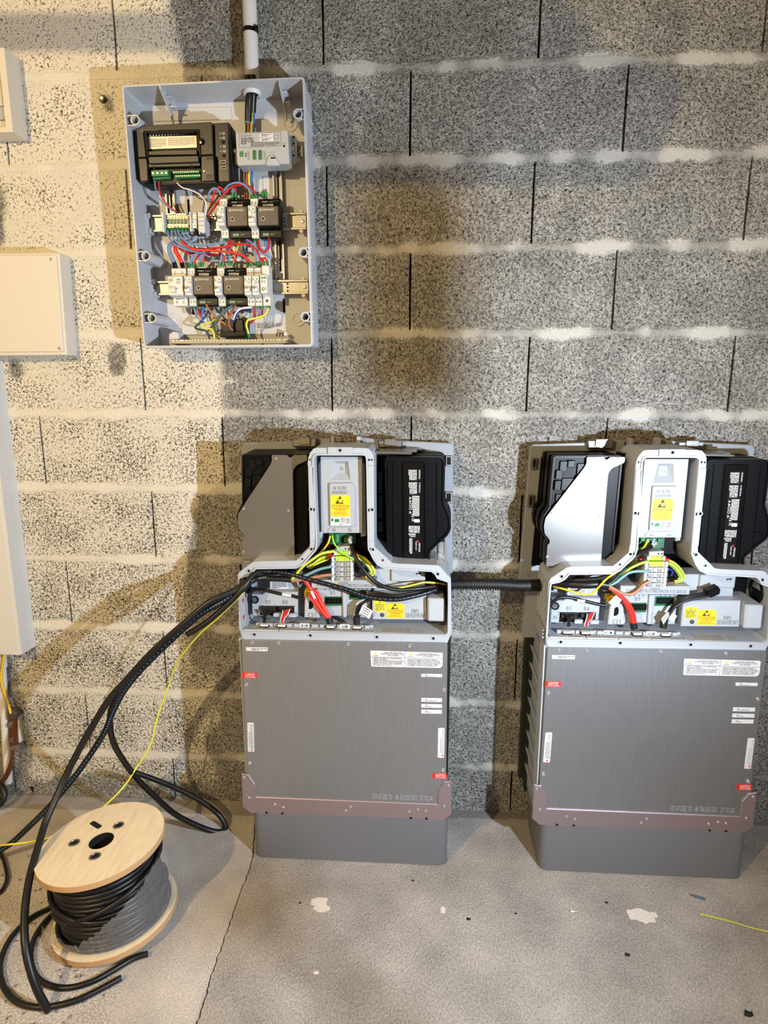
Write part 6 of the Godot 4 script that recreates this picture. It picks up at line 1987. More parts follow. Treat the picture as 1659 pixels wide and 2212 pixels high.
func harness(t: Node3D, second: bool) -> void:
	var s: Shape
	# black lead to the round socket, with a white sleeve
	if not second:
		part("sensor_lead", along(Shape.new(), [541, 1291, 543, 1279, 554, 1273.5, 571, 1275, 596, 1280.4, 608, 1283.2, 630, 1286.4, 657, 1294], 0.182, 0.0038), M.wire_black, t)
		part("white_sleeve", along(Shape.new(), [609.8, 1283.4, 629.5, 1286.6], 0.182, 0.0045), M.white, t)
	else:
		part("sensor_lead", along(Shape.new(), [1181, 1310, 1192, 1303, 1206, 1292, 1220, 1290, 1238, 1292, 1247, 1294, 1263, 1298, 1290, 1305, 1308, 1308], 0.182, 0.0042), M.wire_black, t)
		part("white_sleeve", along(Shape.new(), [1247, 1295, 1262.5, 1298.5], 0.182, 0.0048), M.white, t)
	var o := 0.0 if not second else 657.5
	var b := 0.0 if not second else 8.0
	# black bundle and ribbon of coloured leads
	for i in 6:
		part("black_lead", along(Shape.new(), [564 + i * 5 + o, 1318 + b, 567 + i * 3.2 + o, 1324 + b, 569 + i * 0.9 + o, 1332 + b, 568.5 + i * 1.0 + o, 1345 + b], 0.186, 0.0017, 6), M.wire_black, t)
	for i in 7:
		var m: Material = [M.wire_white, M.wire_navy, M.wire_red_bright, M.wire_red, M.wire_red_bright, M.wire_red, M.wire_white][i]
		part("ribbon_lead", along(Shape.new(), [611 + i * 2.6 + o, 1318 + b - i * 0.4, 609.5 + i * 1.9 + o, 1328 + b, 606.5 + i * 1.3 + o, 1336 + b, 605.5 + i * 1.1 + o, 1345 + b], 0.187, 0.0012, 6), m, t)
	# red power leads
	if not second:
		for i in 5:
			part("red_lead", along(Shape.new(), [656 + i * 1.4, 1252, 663 + i, 1263, 672 + (i - 2) * 0.6, 1274, 679 + (i - 2) * 4.2, 1290 - i * 2, 692 + (i - 2) * 3.0, 1312 - i * 2, 710 + (i - 2) * 2.0, 1335], 0.192 + (i % 2) * 0.004, 0.0031, 8), M.wire_red_bright, t)
		part("lead_end", along(Shape.new(), [710, 1334, 713, 1346], 0.192, 0.0085, 10), M.black_soft, t)
		part("white_tag", Shape.new().prism(pxy([669.5, 1277.5, 675, 1276.5, 683, 1292, 678, 1294], 0.2), 0.199, 0.2), M.paper, t)
	else:
		for i in 4:
			part("red_lead", along(Shape.new(), [1312 + i * 1.6, 1269 + i, 1325 + i * 1.6, 1277 + i * 0.6, 1341 + i * 2.0, 1291, 1355 + i * 2.4, 1312 - i, 1362 + i * 2.6, 1328, 1365 + i * 2.6, 1346], 0.192 + (i % 2) * 0.004, 0.0033, 8), M.wire_red_bright, t)
		part("lead_end", along(Shape.new(), [1368, 1345, 1370, 1358], 0.192, 0.0085, 10), M.black_soft, t)
		part("white_tag", Shape.new().prism(pxy([1331, 1285.5, 1343, 1296, 1328.5, 1313.5, 1314, 1301.5], 0.202), 0.2008, 0.202), M.paper, t)
	# black power leads with tag
	if not second:
		for i in 3:
			part("black_power_lead", along(Shape.new(), [798 - i, 1294 + i * 2, 787 - i * 2, 1300 + i, 778 - i * 2, 1310, 773 - i * 1.4, 1324, 771 - i * 0.8, 1341], 0.190 + i * 0.003, 0.0034, 8), M.wire_black, t)
		part("lead_end", along(Shape.new(), [770.5, 1332, 770, 1348], 0.192, 0.0085, 10), M.black_soft, t)
		var tg := part("white_tag", Shape.new().prism(pxy([783.5, 1307, 806, 1320, 797.8, 1337, 775, 1326], 0.199), 0.1978, 0.199), M.paper, t)
		s = Shape.new()
		for i in 4:
			s.prism(pxy([785.5 - i * 2.4, 1311.5 + i * 4.2, 800 - i * 2.4, 1320 + i * 4.2, 799.4 - i * 2.4, 1321.4 + i * 4.2, 785 - i * 2.4, 1312.8 + i * 4.2], 0.1993), 0.199, 0.1993)
		part("print", s, M.ink_grey, tg)
	else:
		for i in 4:
			part("black_power_lead", along(Shape.new(), [1532, 1280 + i * 2.5, 1505, 1284 + i * 3.0, 1477, 1291 + i * 3.2, 1460, 1301 + i * 3, 1448 + i, 1316 + i * 1.5, 1437 + i, 1337], 0.192 + i * 0.003, 0.0030, 8), M.wire_black, t)
		part("lead_end", along(Shape.new(), [1436, 1336, 1432, 1356], 0.192, 0.0085, 10), M.black_soft, t)
		part("lead_plug", Shape.new().prism(pxy([1528, 1277, 1553, 1268, 1557, 1275, 1555, 1284, 1537, 1292, 1529, 1288], 0.205), 0.180, 0.205, 0.002), M.black, t)
		var tg := part("white_tag", Shape.new().prism(pxy([1443, 1323, 1463, 1330, 1455, 1343, 1440, 1335], 0.202), 0.2008, 0.202), M.paper, t)
		var tg2 := part("white_tag", Shape.new().prism(pxy([1428, 1337, 1442, 1322, 1446, 1330, 1433, 1349], 0.205), 0.2038, 0.205), M.paper, t)
		s = Shape.new()
		for i in 5:
			s.prism(pxy([1430 + i * 2.6, 1337 - i * 2.8, 1437 + i * 2.2, 1341 - i * 2.8, 1436.6 + i * 2.2, 1342.2 - i * 2.8, 1429.6 + i * 2.6, 1338.2 - i * 2.8], 0.2053), 0.205, 0.2053)
		part("print", s, M.ink_grey, tg2)

func track(list: Array) -> Array:                                     # x, y, depth
	var out := []
	for i in range(0, list.size(), 3):
		out.append(P(list[i], list[i + 1], list[i + 2]))
	return out

func dotted(o: Node3D, path: PackedVector3Array, r: float, from: int, to: int, every := 1) -> void:   # pale blue dots along the side that faces the room
	var s := Shape.new()
	for i in range(from, to, every):
		var d := (path[i + 1] - path[i - 1]).normalized()
		var f := (EYE - path[i])
		f = (f - d * f.dot(d)).normalized()
		s.lathe([[r * 0.26, r * 0.86], [r * 0.24, r * 1.03], [0.0, r * 1.05]], path[i], f, 6)
	var p := part("printed_dots", s, M.dot_blue, o)
	p.set_meta("kind", "stuff")

func big_cable(called: String, label: String, pts: Array, r: float, end: bool, m: Material = null) -> Node3D:
	var path := spline(pts, 8)
	var o := thing(called, label, "cable", path[-1])
	part("sheath", Shape.new().tube(path, r, 14), m if m else M.cable, o)
	if end:
		var d := (path[-1] - path[-2]).normalized()
		part("cut_face", Shape.new().lathe([[r * 0.92, 0.0], [r * 0.92, 0.0012], [0.0, 0.0014]], path[-1], d, 14), M.terminal, o)
	return o

func cables() -> void:
	var s: Shape
	var t: Node3D
	big_cable("thick_cable", "thick black cable falling from the left battery to a cut end before the drum", track([640, 1238, 0.155, 600, 1240, 0.17, 565, 1246, 0.195, 540, 1256, 0.222, 500, 1279, 0.245, 450, 1302, 0.265, 400, 1345, 0.28, 330, 1407, 0.29, 270, 1472, 0.30, 235, 1512, 0.31, 190, 1585, 0.33, 150, 1660, 0.36, 125, 1715, 0.39, 100, 1772, 0.43, 85, 1820, 0.47, 65, 1892, 0.53, 54, 1965, 0.585, 54, 2038, 0.63, 68, 2103, 0.655, 86, 2150, 0.664, 105, 2183, 0.664]), 0.0080, true)
	t = big_cable("thick_cable", "thick black cable with dotted print leaving the left battery towards the photo's left edge", track([600, 1234, 0.165, 556, 1242, 0.200, 530, 1265, 0.226, 480, 1300, 0.25, 430, 1329, 0.26, 360, 1392, 0.27, 300, 1452, 0.275, 265, 1497, 0.28, 243, 1540, 0.285, 225, 1583, 0.29, 185, 1645, 0.29, 150, 1692, 0.29, 107, 1742, 0.288, 65, 1784, 0.285, 26, 1820, 0.285, 0, 1838, 0.285, -60, 1885, 0.285]), 0.0074, false)
	dotted(t, spline(track([600, 1234, 0.165, 556, 1242, 0.200, 530, 1265, 0.226, 480, 1300, 0.25, 430, 1329, 0.26, 360, 1392, 0.27, 300, 1452, 0.275, 265, 1497, 0.28, 243, 1540, 0.285, 225, 1583, 0.29, 185, 1645, 0.29, 150, 1692, 0.29, 107, 1742, 0.288, 65, 1784, 0.285, 26, 1820, 0.285, 0, 1838, 0.285]), 8), 0.0074, 20, 118, 1)
	big_cable("thick_cable", "black cable from the left battery that loops onto the floor and turns back", track([600, 1243, 0.175, 548, 1252, 0.212, 520, 1276, 0.235, 440, 1322, 0.25, 370, 1381, 0.265, 300, 1440, 0.28, 262, 1490, 0.285, 241, 1530, 0.285, 238, 1570, 0.28, 250, 1615, 0.265, 290, 1675, 0.235, 330, 1716, 0.21, 380, 1760, 0.175, 440, 1789, 0.142, 472, 1797, 0.129, 487, 1787, 0.120, 470, 1757, 0.112, 420, 1722, 0.105, 350, 1690, 0.11, 284, 1666, 0.125]), 0.0074, true)
	big_cable("cable_stub", "short black cable stub with a cut end sticking out of the left battery's inlet", track([640, 1237, 0.165, 590, 1234, 0.18, 552, 1238, 0.213, 528, 1266, 0.240, 500, 1298, 0.25, 450, 1342, 0.26, 404, 1371, 0.265]), 0.0070, true)
	s = Shape.new()
	s.tint = Color(0.80, 0.74, 0.04)
	s.tube(spline(track([586, 1244, 0.19, 565, 1252, 0.20, 545, 1256, 0.214, 518, 1288, 0.225, 470, 1335, 0.21, 430, 1371, 0.20, 385, 1427, 0.19, 365, 1480, 0.19, 340, 1550, 0.20, 325, 1610, 0.215, 290, 1666, 0.24, 267, 1700, 0.26, 228, 1739, 0.31, 182, 1774, 0.36, 143, 1795, 0.385, 98, 1812, 0.40, 49, 1821, 0.40, 0, 1826, 0.40, -50, 1830, 0.40]), 6), 0.0022, 8, Color(0.30, 0.55, 0.06))
	solo("earth_wire", s, M.earth, "thin yellow and green wire trailing from the left battery across the cable drum", "wire")
	# inside the left battery
	t = big_cable("field_cable", "black dotted cable lying across the left battery's wiring compartment", track([545, 1243, 0.195, 556, 1239, 0.19, 579, 1234, 0.185, 607, 1236, 0.19, 634.8, 1241.6, 0.20, 662.5, 1250, 0.203, 711.7, 1263, 0.206, 752.7, 1274.5, 0.206, 783.5, 1286, 0.206, 816, 1293, 0.206, 855, 1295, 0.206, 886, 1290, 0.200, 927, 1279, 0.185, 960, 1267, 0.16]), 0.0056, false)
	dotted(t, spline(track([545, 1243, 0.195, 556, 1239, 0.19, 579, 1234, 0.185, 607, 1236, 0.19, 634.8, 1241.6, 0.20, 662.5, 1250, 0.203, 711.7, 1263, 0.206, 752.7, 1274.5, 0.206, 783.5, 1286, 0.206, 816, 1293, 0.206, 855, 1295, 0.206, 886, 1290, 0.200, 927, 1279, 0.185, 960, 1267, 0.16]), 7), 0.0056, 8, 88, 2)
	t = big_cable("shielded_cable", "black shielded cable curving from the circuit board down to the right in the left battery", track([757, 1172, 0.170, 761, 1185, 0.18, 767, 1201.5, 0.195, 783.5, 1229, 0.205, 808, 1255, 0.205, 834.7, 1269, 0.205, 865.4, 1274, 0.20, 906.4, 1271, 0.19, 950, 1265, 0.165]), 0.0048, false)
	part("shield_braid", Shape.new().tube(spline(track([757.5, 1160, 0.165, 755.5, 1166, 0.17, 757.5, 1174, 0.172]), 4), 0.0054, 8), M.steel, t)
	t = big_cable("field_cable", "grey black cable end with stripped cores left of the left battery's terminal block", track([560, 1248, 0.195, 585, 1250, 0.195, 610, 1251, 0.19, 631, 1253, 0.19]), 0.0070, true)
	var q := "cores from the stripped cable to the left battery's terminal block"
	wire(M.earth, 0.0040, [630.6, 1251, 643, 1236, 655.6, 1221, 676, 1205.5, 695, 1194, 722, 1190], 0.192, "nn", "yellow and green core arching up to the left battery's terminal block", "wire", q, 0.012)
	wire(M.wire_teal, 0.0036, [632, 1252, 648, 1246.5, 662.5, 1241, 690, 1229, 718, 1223.6], 0.192, "nn", "pale teal core rising to the left battery's terminal block", "wire", q, 0.006)
	wire(M.wire_tan, 0.0036, [630.6, 1255, 655.6, 1251, 683, 1245, 700, 1242, 718, 1241.6], 0.194, "nn", "tan brown core rising to the left battery's terminal block", "wire", q, 0.006)
	wire(M.wire_yellow, 0.0022, [713, 1158, 711.5, 1166, 707.6, 1175, 697, 1189, 684, 1200, 668, 1214], 0.182, "nn", "thin yellow wire from the left battery's circuit board")
	s = Shape.new()
	s.tint = Color(0.25, 0.70, 0.10)
	s.tube(spline(track([718, 1157, 0.178, 719.5, 1166, 0.185, 724, 1177, 0.193, 738, 1191, 0.202, 750, 1200, 0.203, 763, 1207.6, 0.198, 772, 1214, 0.18]), 6), 0.0021, 8, Color(0.45, 0.80, 0.12))
	solo("wire", s, M.earth, "thin bright green wire crossing the left battery's terminal block", "wire")
	s = Shape.new()
	s.tint = Color(0.75, 0.70, 0.05)
	s.tube(spline(track([852, 1272, 0.198, 872, 1268, 0.198, 888, 1264.5, 0.195, 917, 1258, 0.185, 940, 1259, 0.17, 962, 1263, 0.15]), 6), 0.0022, 8, Color(0.15, 0.45, 0.10))
	solo("wire", s, M.earth, "thin green and yellow wire at the right of the left battery's compartment", "wire")
	s = Shape.new()
	s.tube(spline(track([880, 1262, 0.185, 900, 1259, 0.18, 930, 1260, 0.17, 962, 1266, 0.15]), 6), 0.0020, 8)
	solo("wire", s, M.wire_brown, "thin brown wire above the shielded cable in the left battery", "wire")
	for i in 2:
		s = Shape.new()
		s.tube(spline(track([795, 1280 + i * 3, 0.192, 820, 1281 + i * 4, 0.196, 850, 1286 + i * 2, 0.196, 880, 1283 + i * 2, 0.19, 930, 1273 + i * 3, 0.175]), 6), 0.0034, 8)
		solo("black_lead", s, M.wire_black, ["upper black lead behind the dotted cable in the left battery", "lower black lead behind the dotted cable in the left battery"][i], "cable")
	# corrugated conduit between the two batteries
	var ends := track([972, 1261.5, 0.13, 1010, 1261.5, 0.13, 1070, 1262, 0.13, 1120, 1264.5, 0.13, 1166, 1264, 0.13])
	var soft := spline(ends, 44)
	s = Shape.new()
	s.tube(soft, 0.0140, 16, Color(-1, 0, 0), 0.0022)
	solo("corrugated_conduit", s, M.black_soft, "black corrugated conduit joining the two wall batteries", "conduit")
	# inside the right battery
	t = big_cable("corrugated_end", "black ribbed conduit end inside the right battery's left inlet", track([1180, 1257, 0.150, 1196, 1257.5, 0.152]), 0.0190, false)
	for i in 4:
		part("rib", Shape.new().lathe([[0.019, -0.0012], [0.0215, 0.0], [0.019, 0.0012]], P(1183 + i * 3.6, 1257.2, 0.151), Vector3(1, 0, 0), 20), M.black, t)
	big_cable("field_cable", "thick black cable lying across the left half of the right battery's compartment", track([1190, 1258, 0.16, 1225, 1261, 0.18, 1262, 1263, 0.192, 1290, 1262, 0.195, 1314, 1264, 0.195]), 0.0098, true)
	big_cable("field_cable", "second black cable in the right battery rising to the circuit board", track([1190, 1253, 0.16, 1230, 1253.5, 0.18, 1270, 1252, 0.195, 1305, 1247, 0.203, 1335, 1230, 0.205, 1365, 1209, 0.203, 1388, 1192, 0.195, 1407, 1180, 0.182]), 0.0056, true)
	for i in 4:
		var m: Material = [M.wire_white, M.wire_bright_blue, M.wire_white, M.wire_tan][i]
		wire(m, 0.0015, [1406 + i, 1180, 1410 + i * 1.6, 1173 + i * 1.5, 1414 + i * 2.2, 1164 + i * 3.4], 0.180, "nn", ["white core nearest the left at the right battery's circuit board", "blue core at the right battery's circuit board", "second white core at the right battery's circuit board", "short orange tan core at the right battery's circuit board"][i], "wire", "fine cores at the right battery's circuit board")
	big_cable("black_lead", "black lead tied above the thick cable in the right battery", track([1200, 1262, 0.155, 1240, 1250, 0.165, 1275, 1240, 0.17, 1300, 1238, 0.165, 1325, 1243, 0.15]), 0.0040, false)
	s = Shape.new()
	s.tube(spline(track([1195.6, 1267, 0.17, 1220, 1273, 0.195, 1256, 1283, 0.205, 1268.5, 1284, 0.206, 1280.5, 1281, 0.207, 1292.6, 1269, 0.21, 1310.7, 1250, 0.214, 1328.8, 1237.7, 0.214, 1360, 1212.4, 0.208, 1380, 1196, 0.197, 1395, 1176, 0.183, 1399, 1166, 0.176]), 6), 0.0025, 8)
	solo("wire", s, M.wire_yellow, "long thin yellow wire sagging through the right battery's compartment", "wire")
	q = "cores from the thick cable to the right battery's terminal block"
	wire(M.wire_dark_green, 0.0036, [1314, 1266, 1325, 1255, 1340, 1239, 1352, 1228], 0.196, "nn", "dark green core in the right battery's compartment", "wire", q)
	wire(M.wire_teal, 0.0036, [1316, 1265, 1331, 1257.6, 1346, 1245.7, 1360, 1237, 1380, 1233.8, 1400, 1234.8], 0.196, "nn", "pale teal core in the right battery's compartment", "wire", q)
	wire(M.wire_tan, 0.0036, [1316, 1267, 1330, 1274, 1342, 1280.5, 1360, 1284.4, 1375.6, 1277.4, 1389.5, 1263.5, 1403, 1256.6], 0.202, "nn", "tan brown core dipping in the right battery's compartment", "wire", q)
	wire(M.earth, 0.0040, [1338, 1246, 1348, 1238, 1360, 1227.8, 1380, 1218, 1400, 1212], 0.188, "nn", "yellow and green core in the right battery's compartment", "wire", q)
	drum()
	coils()
	lamps()
	added_shade_panel()

func drum() -> void:
	var c := Vector3(-0.4833, 0.0, 0.4415)
	var R := 0.1369
	var H := 0.1981
	var th := 0.013
	var t := thing("cable_drum", "wooden cable drum wound with black cable, standing on the floor", "cable drum", c)
	var up := Vector3(0, 1, 0)
	for y in [0.002, H - th]:
		var fl := part("flange", Shape.new().lathe([[0.027, 0.0], [R, 0.0]], c + up * y, up, 56), M.wood, t) if y < 0.1 else null
		if fl:
			part("flange_top", Shape.new().lathe([[R, th], [0.027, th]], c + up * y, up, 56), M.wood, fl)
		else:
			fl = part("flange", Shape.new().lathe([[R - 0.001, th], [0.027, th]], c + up * y, up, 64), M.wood, t)
			part("flange_under", Shape.new().lathe([[0.027, 0.0], [R, 0.0]], c + up * y, up, 64), M.wood, fl)
		part("ply_edge", Shape.new().lathe([[R, 0.0], [R, 0.0035], [R - 0.0006, 0.0040], [R, 0.0045], [R, 0.0080], [R - 0.0006, 0.0085], [R, 0.0090], [R, th - 0.001], [R - 0.001, th]], c + up * y, up, 64), M.ply_edge, fl)
	part("core_bore", Shape.new().lathe([[0.027, 0.0], [0.027, -H + 0.02]], c + up * (H - 0.0005), up, 28), M.gap, t)
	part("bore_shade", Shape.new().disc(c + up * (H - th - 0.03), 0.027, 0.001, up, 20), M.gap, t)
	for q in [[166, 1825.5], [262.5, 1794], [212, 1861]]:
		var p := PF(q[0], q[1], H)
		var e := Shape.new()
		e.lathe([[0.0125, -0.001], [0.0125, 0.0008], [0.0115, 0.0016], [0.0092, 0.0016], [0.0085, 0.0002]], p, up, 20)
		var b := part("eyelet", e, M.sheet, t)
		part("eyelet_bore", Shape.new().disc(p, 0.0088, 0.0006, up, 18), M.gap, b)
	var a := PF(206, 1783, H)
	var d := PF(219, 1793, H)
	var sl := Shape.new()
	sl.xf = Transform3D(Basis(Vector3(1, 0, 0), Vector3(0, 0, -1), Vector3(0, 1, 0)), Vector3.ZERO)
	var dir := Vector2(d.x - a.x, -(d.z - a.z)).normalized() * 0.006
	var nn := Vector2(-dir.y, dir.x)
	var A := Vector2(a.x, -a.z)
	var D := Vector2(d.x, -d.z)
	sl.prism(rounded(PackedVector2Array([A - dir + nn, A - dir - nn, D + dir - nn, D + dir + nn]), 0.004, 3), H - 0.001, H + 0.0005)
	part("hand_slot", sl, M.gap, t)
	# the winding: a helix, with a few outer turns that slope across it
	var w := []
	var r := 0.0059
	var turns := 14.0
	for i in int(turns * 30) + 1:
		var k := TAU * i / 30.0
		var rr := 0.1085 + 0.0012 * sin(k * 0.37) + 0.0008 * sin(k * 1.7)
		w.append(Vector3(c.x + cos(k) * rr, 0.021 + (H - th - 0.028) * i / (turns * 30.0), c.z + sin(k) * rr))
	part("wound_cable", Shape.new().tube(PackedVector3Array(w), r, 9), M.cable, t)
	for q in [[0.150, 0.055, -0.7, 3.9], [0.060, 0.132, -0.8, 3.9], [0.020, 0.030, -0.7, 3.9]]:
		var o := []
		for i in 41:
			var f := i / 40.0
			var k := lerpf(q[2], q[3], f)
			o.append(Vector3(c.x + cos(k) * 0.1195, lerpf(q[0], q[1], smoothstep(0.0, 1.0, f)), c.z + sin(k) * 0.1195))
		part("outer_turn", Shape.new().tube(PackedVector3Array(o), r, 9), M.cable, t)
	# torn stretch film round the lower part of the winding
	var f := Shape.new()
	var n := noise(FastNoiseLite.TYPE_SIMPLEX_SMOOTH, 0.05, 3, 41)
	var cols := 90
	var rows := 14
	var at := func(i: int, j: int) -> Vector3:
		var k := lerpf(-0.55, 2.25, float(i) / cols)
		var y := lerpf(0.022, 0.045 + 0.105 * clampf((1.75 - k) / 1.5, 0.0, 1.0) + 0.012 * n.get_noise_2d(i * 4.0, 7.0), float(j) / rows)
		var rr := 0.1285 + 0.0035 * n.get_noise_2d(i * 3.0 + y * 300.0, j * 5.0)
		return Vector3(c.x + cos(k) * rr, y, c.z + sin(k) * rr)
	for i in cols:
		for j in rows:
			f.quad(at.call(i, j), at.call(i, j + 1), at.call(i + 1, j + 1), at.call(i + 1, j))
	part("stretch_film", f, M.film, t)
	f = Shape.new()
	var at2 := func(i: int, j: int) -> Vector3:
		var p := PF(lerpf(80, 145, i / 16.0), lerpf(2005, 2050, j / 10.0) + 10.0 * sin(i * 0.5), 0.012)
		return p + Vector3(0, 0.012 + 0.016 * n.get_noise_2d(i * 22.0, j * 25.0), 0)
	for i in 16:
		for j in 10:
			f.quad(at2.call(i, j), at2.call(i, j + 1), at2.call(i + 1, j + 1), at2.call(i + 1, j))
	part("loose_film", f, M.film, t)
	t.rotation.z = 0.10
	t.position += Vector3(0.014, 0.0125, 0.0)

func coils() -> void:
	var lay := func(list: Array, h: float) -> Array:
		var out := []
		for i in range(0, list.size(), 2):
			out.append(PF(list[i], list[i + 1], h))
		return out
	var s := Shape.new()
	var p: Array = lay.call([150, 1948, 114, 1958, 65, 1984, 26, 2023, 5, 2064, 0, 2100, 10, 2136, 33, 2162, 65, 2174, 107, 2175, 163, 2162, 212, 2139, 262, 2112], 0.0065)
	p[0].y = 0.03
	var o := big_cable("loose_cable", "outer loop of black cable on the floor left of the drum", p, 0.0060, true)
	p = lay.call([150, 1962, 114, 1974, 88, 2003, 70, 2039, 67, 2077, 81, 2112, 114, 2131, 156, 2133, 202, 2119, 241, 2098, 285, 2072, 320, 2060], 0.0065)
	p[0].y = 0.03
	big_cable("loose_cable", "inner loop of black cable on the floor running under the drum's lower edge", p, 0.0060, false)

func lamps() -> void:
	# the two lamps of the garage, both outside the picture
	var t := thing("pendant_bulb", "bare warm bulb hanging on a cord from the ceiling, behind the viewer", "lamp", WARM_AT)
	part("bulb", Shape.new().lathe([[0.0, -0.045], [0.018, -0.042], [0.030, -0.028], [0.034, -0.010], [0.030, 0.010], [0.018, 0.030], [0.014, 0.045]], WARM_AT, Vector3(0, 1, 0), 20), M.lamp_warm, t)
	part("socket", Shape.new().lathe([[0.015, 0.045], [0.018, 0.05], [0.018, 0.085], [0.004, 0.095]], WARM_AT, Vector3(0, 1, 0), 16), M.black, t)
	part("cord", Shape.new().tube(PackedVector3Array([WARM_AT + Vector3(0, 0.09, 0), Vector3(WARM_AT.x, 2.55, WARM_AT.z)]), 0.003, 6), M.black, t)
	var dir := (Vector3(0.1, 1.0, 0.0) - COOL_AT).normalized()
	var b := Basis.looking_at(dir)
	t = thing("work_lamp", "small cool white work lamp on a floor stand, just outside the right edge", "lamp", Vector3(COOL_AT.x, 0, COOL_AT.z))
	var s := Shape.new()
	s.xf = Transform3D(b, COOL_AT - dir * 0.012) * Transform3D(Basis(Vector3(1, 0, 0), PI), Vector3.ZERO)
	s.box(Vector3(-0.03, -0.03, -0.045), Vector3(0.03, 0.03, -0.002), 0.003)
	part("case", s, M.black, t)
	s = Shape.new()
	s.xf = Transform3D(b, COOL_AT - dir * 0.012) * Transform3D(Basis(Vector3(1, 0, 0), PI), Vector3.ZERO)
	s.box(Vector3(-0.022, -0.022, -0.003), Vector3(0.022, 0.022, 0.001))
	part("lamp_face", s, M.lamp_cool, t)
	for q in [[P(885, 640, 0.0), 0.0205, 0.041, 0.08], [PF(545, 1950), 0.019, 0.010, -0.05]]:  # added blockers near the lamp, shaping soft shade on wall and floor
		var to: Vector3 = COOL_AT.lerp(q[0], 0.15)
		s = Shape.new()
		s.xf = Transform3D(Basis.looking_at((q[0] - COOL_AT).normalized()), to)
		s.prism(rounded(rect(-q[1], -q[2], q[1], q[2]), 0.012, 4), -0.004, 0.004, 0.001)
		part("added_shade_flap", s, M.black, t)
		part("added_flap_arm", Shape.new().tube(PackedVector3Array([to + Vector3(0, -0.02, 0), (to + COOL_AT) / 2 + Vector3(0.03, q[3], 0.03), COOL_AT - dir * 0.03 + Vector3(0, q[3] * 0.3, 0)]), 0.003, 6), M.black, t)
	var back := COOL_AT - dir * 0.06
	part("post", Shape.new().tube(PackedVector3Array([back, Vector3(back.x, 0.25, back.z)]), 0.010, 10), M.black, t)
	for i in 3:
		var a := TAU * i / 3.0 + 0.4
		part("leg", Shape.new().tube(PackedVector3Array([Vector3(back.x, 0.28, back.z), Vector3(back.x + cos(a) * 0.22, 0.008, back.z + sin(a) * 0.22)]), 0.008, 8), M.black, t)

func added_shade_panel() -> void:
	# added blocker, cut to the shadow outline it throws on the wall, unseen above
	var z := 0.75
	var k := (WARM_AT.z - z) / WARM_AT.z
	var out := PackedVector2Array()
	for q in [[-400, 30], [362, 26], [370, -140], [1185, -140], [1215, 5], [1262, 48], [1290, 102], [1350, 120], [1400, 140], [1462, 160], [1455, 240], [1425, 330], [1400, 385], [1330, 405], [1250, 400], [705, 398], [695, 262], [545, 250], [525, 142], [388, 136], [372, 112], [-400, 112]]:
		var w := P(q[0], q[1], 0.0)
		out.append(Vector2(WARM_AT.x + (w.x - WARM_AT.x) * k, WARM_AT.y + (w.y - WARM_AT.y) * k))
	var t := thing("added_shade_panel", "added light blocking panel on two cords, unseen above the picture, cut to shade the wall", "panel", Vector3(-0.2, 1.78, z))
	part("board", Shape.new().prism(out, z - 0.006, z + 0.006, 0.001), M.wood, t)
	for x in [-0.45, -0.05]:
		part("cord", Shape.new().tube(PackedVector3Array([Vector3(x, 1.95, z), Vector3(x, 2.56, z)]), 0.003, 6), M.black, t)

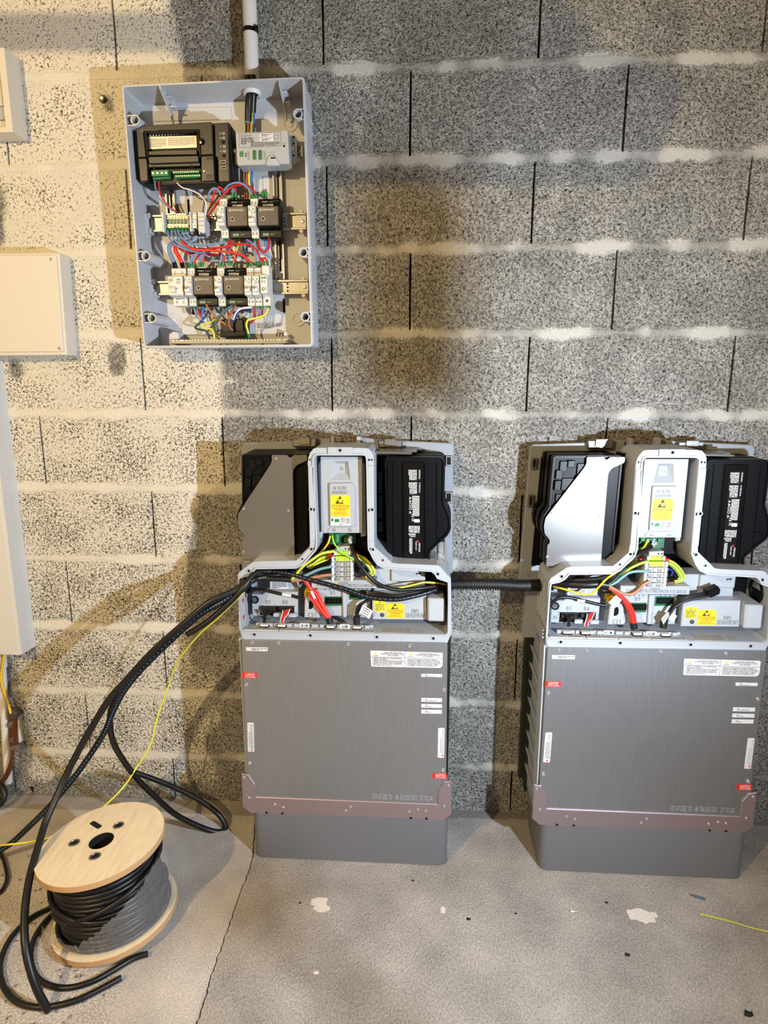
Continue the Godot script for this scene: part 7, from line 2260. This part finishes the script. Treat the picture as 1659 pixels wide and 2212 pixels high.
func floor_bits() -> void:
	var s: Shape
	var a := PF(1490, 1932, 0.003)
	var b := PF(1499, 1935, 0.003)
	var d := PF(1523, 1942, 0.003)
	var t := thing("wire_offcut", "blue grey wire offcut with bare copper strands on the floor before the right battery", "wire offcut", b)
	part("insulation", Shape.new().tube(PackedVector3Array([b, d]), 0.0030, 8), M.wire_slate, t)
	for i in 3:
		part("copper_strand", Shape.new().tube(PackedVector3Array([b, a + Vector3(0, 0.001 * i, (i - 1) * 0.003)]), 0.0008, 5), M.copper_bright, t)
	s = Shape.new()
	s.tint = Color(0.62, 0.60, 0.05)
	s.tube(spline([PF(1511, 1974, 0.003), PF(1545, 1982, 0.002), PF(1580, 1991, 0.003), PF(1620, 2003, 0.002), PF(1665, 2014, 0.003), PF(1740, 2030, 0.003)], 6), 0.0018, 8, Color(0.45, 0.50, 0.06))
	solo("wire_offcut", s, M.earth, "thin yellow wire lying on the floor at the right edge of the photo", "wire offcut")
	var k := 0
	for q in [[1355, 2063, 0.006, "dark chip lying alone on the floor in front of the right battery"], [1616, 2191, 0.009, "black scrap on the floor in the photo's bottom right corner"], [1310, 1950, 0.004, "small dark scrap on the floor close before the right battery"], [1012, 1986, 0.005, "dark crumb on the floor between the two batteries"], [1114, 1974, 0.003, "tiny grey crumb on the floor left of the white floor stain"], [648, 1951, 0.003, "tiny dark crumb beside the white plaster patch"]]:
		var c := PF(q[0], q[1], 0.0)
		var r: float = q[2]
		s = Shape.new()
		s.xf = Transform3D(Basis(Vector3(1, 0, 0), Vector3(0, 0, -1), Vector3(0, 1, 0)), c)
		s.prism(PackedVector2Array([Vector2(-r, -r * 0.3), Vector2(-r * 0.1, -r * 0.7), Vector2(r * 0.9, -r * 0.4), Vector2(r, r * 0.5), Vector2(r * 0.4, r * 0.3), Vector2(-r * 0.4, r * 0.8)]), 0.0, r * 0.5, r * 0.12)
		solo("floor_scrap", s, M.black_soft, q[3], "scrap", "scraps on the floor")
	a = PF(1232, 1968, 0.003)
	b = PF(1240, 1969, 0.003)
	d = PF(1247, 1969.5, 0.003)
	t = thing("ferrule_scrap", "beige wire ferrule lying on the floor left of the white stain", "scrap", a)
	part("collar", Shape.new().tube(PackedVector3Array([a, b]), 0.0030, 8), M.cream, t)
	part("pin", Shape.new().tube(PackedVector3Array([b, d]), 0.0015, 8), M.brass, t)
	a = PF(892, 1903, 0.0)
	s = Shape.new()
	s.box(a + Vector3(-0.003, 0, -0.002), a + Vector3(0.003, 0.002, 0.002))
	solo("red_scrap", s, M.copper, "tiny reddish brown scrap on the floor before the left battery", "scrap")
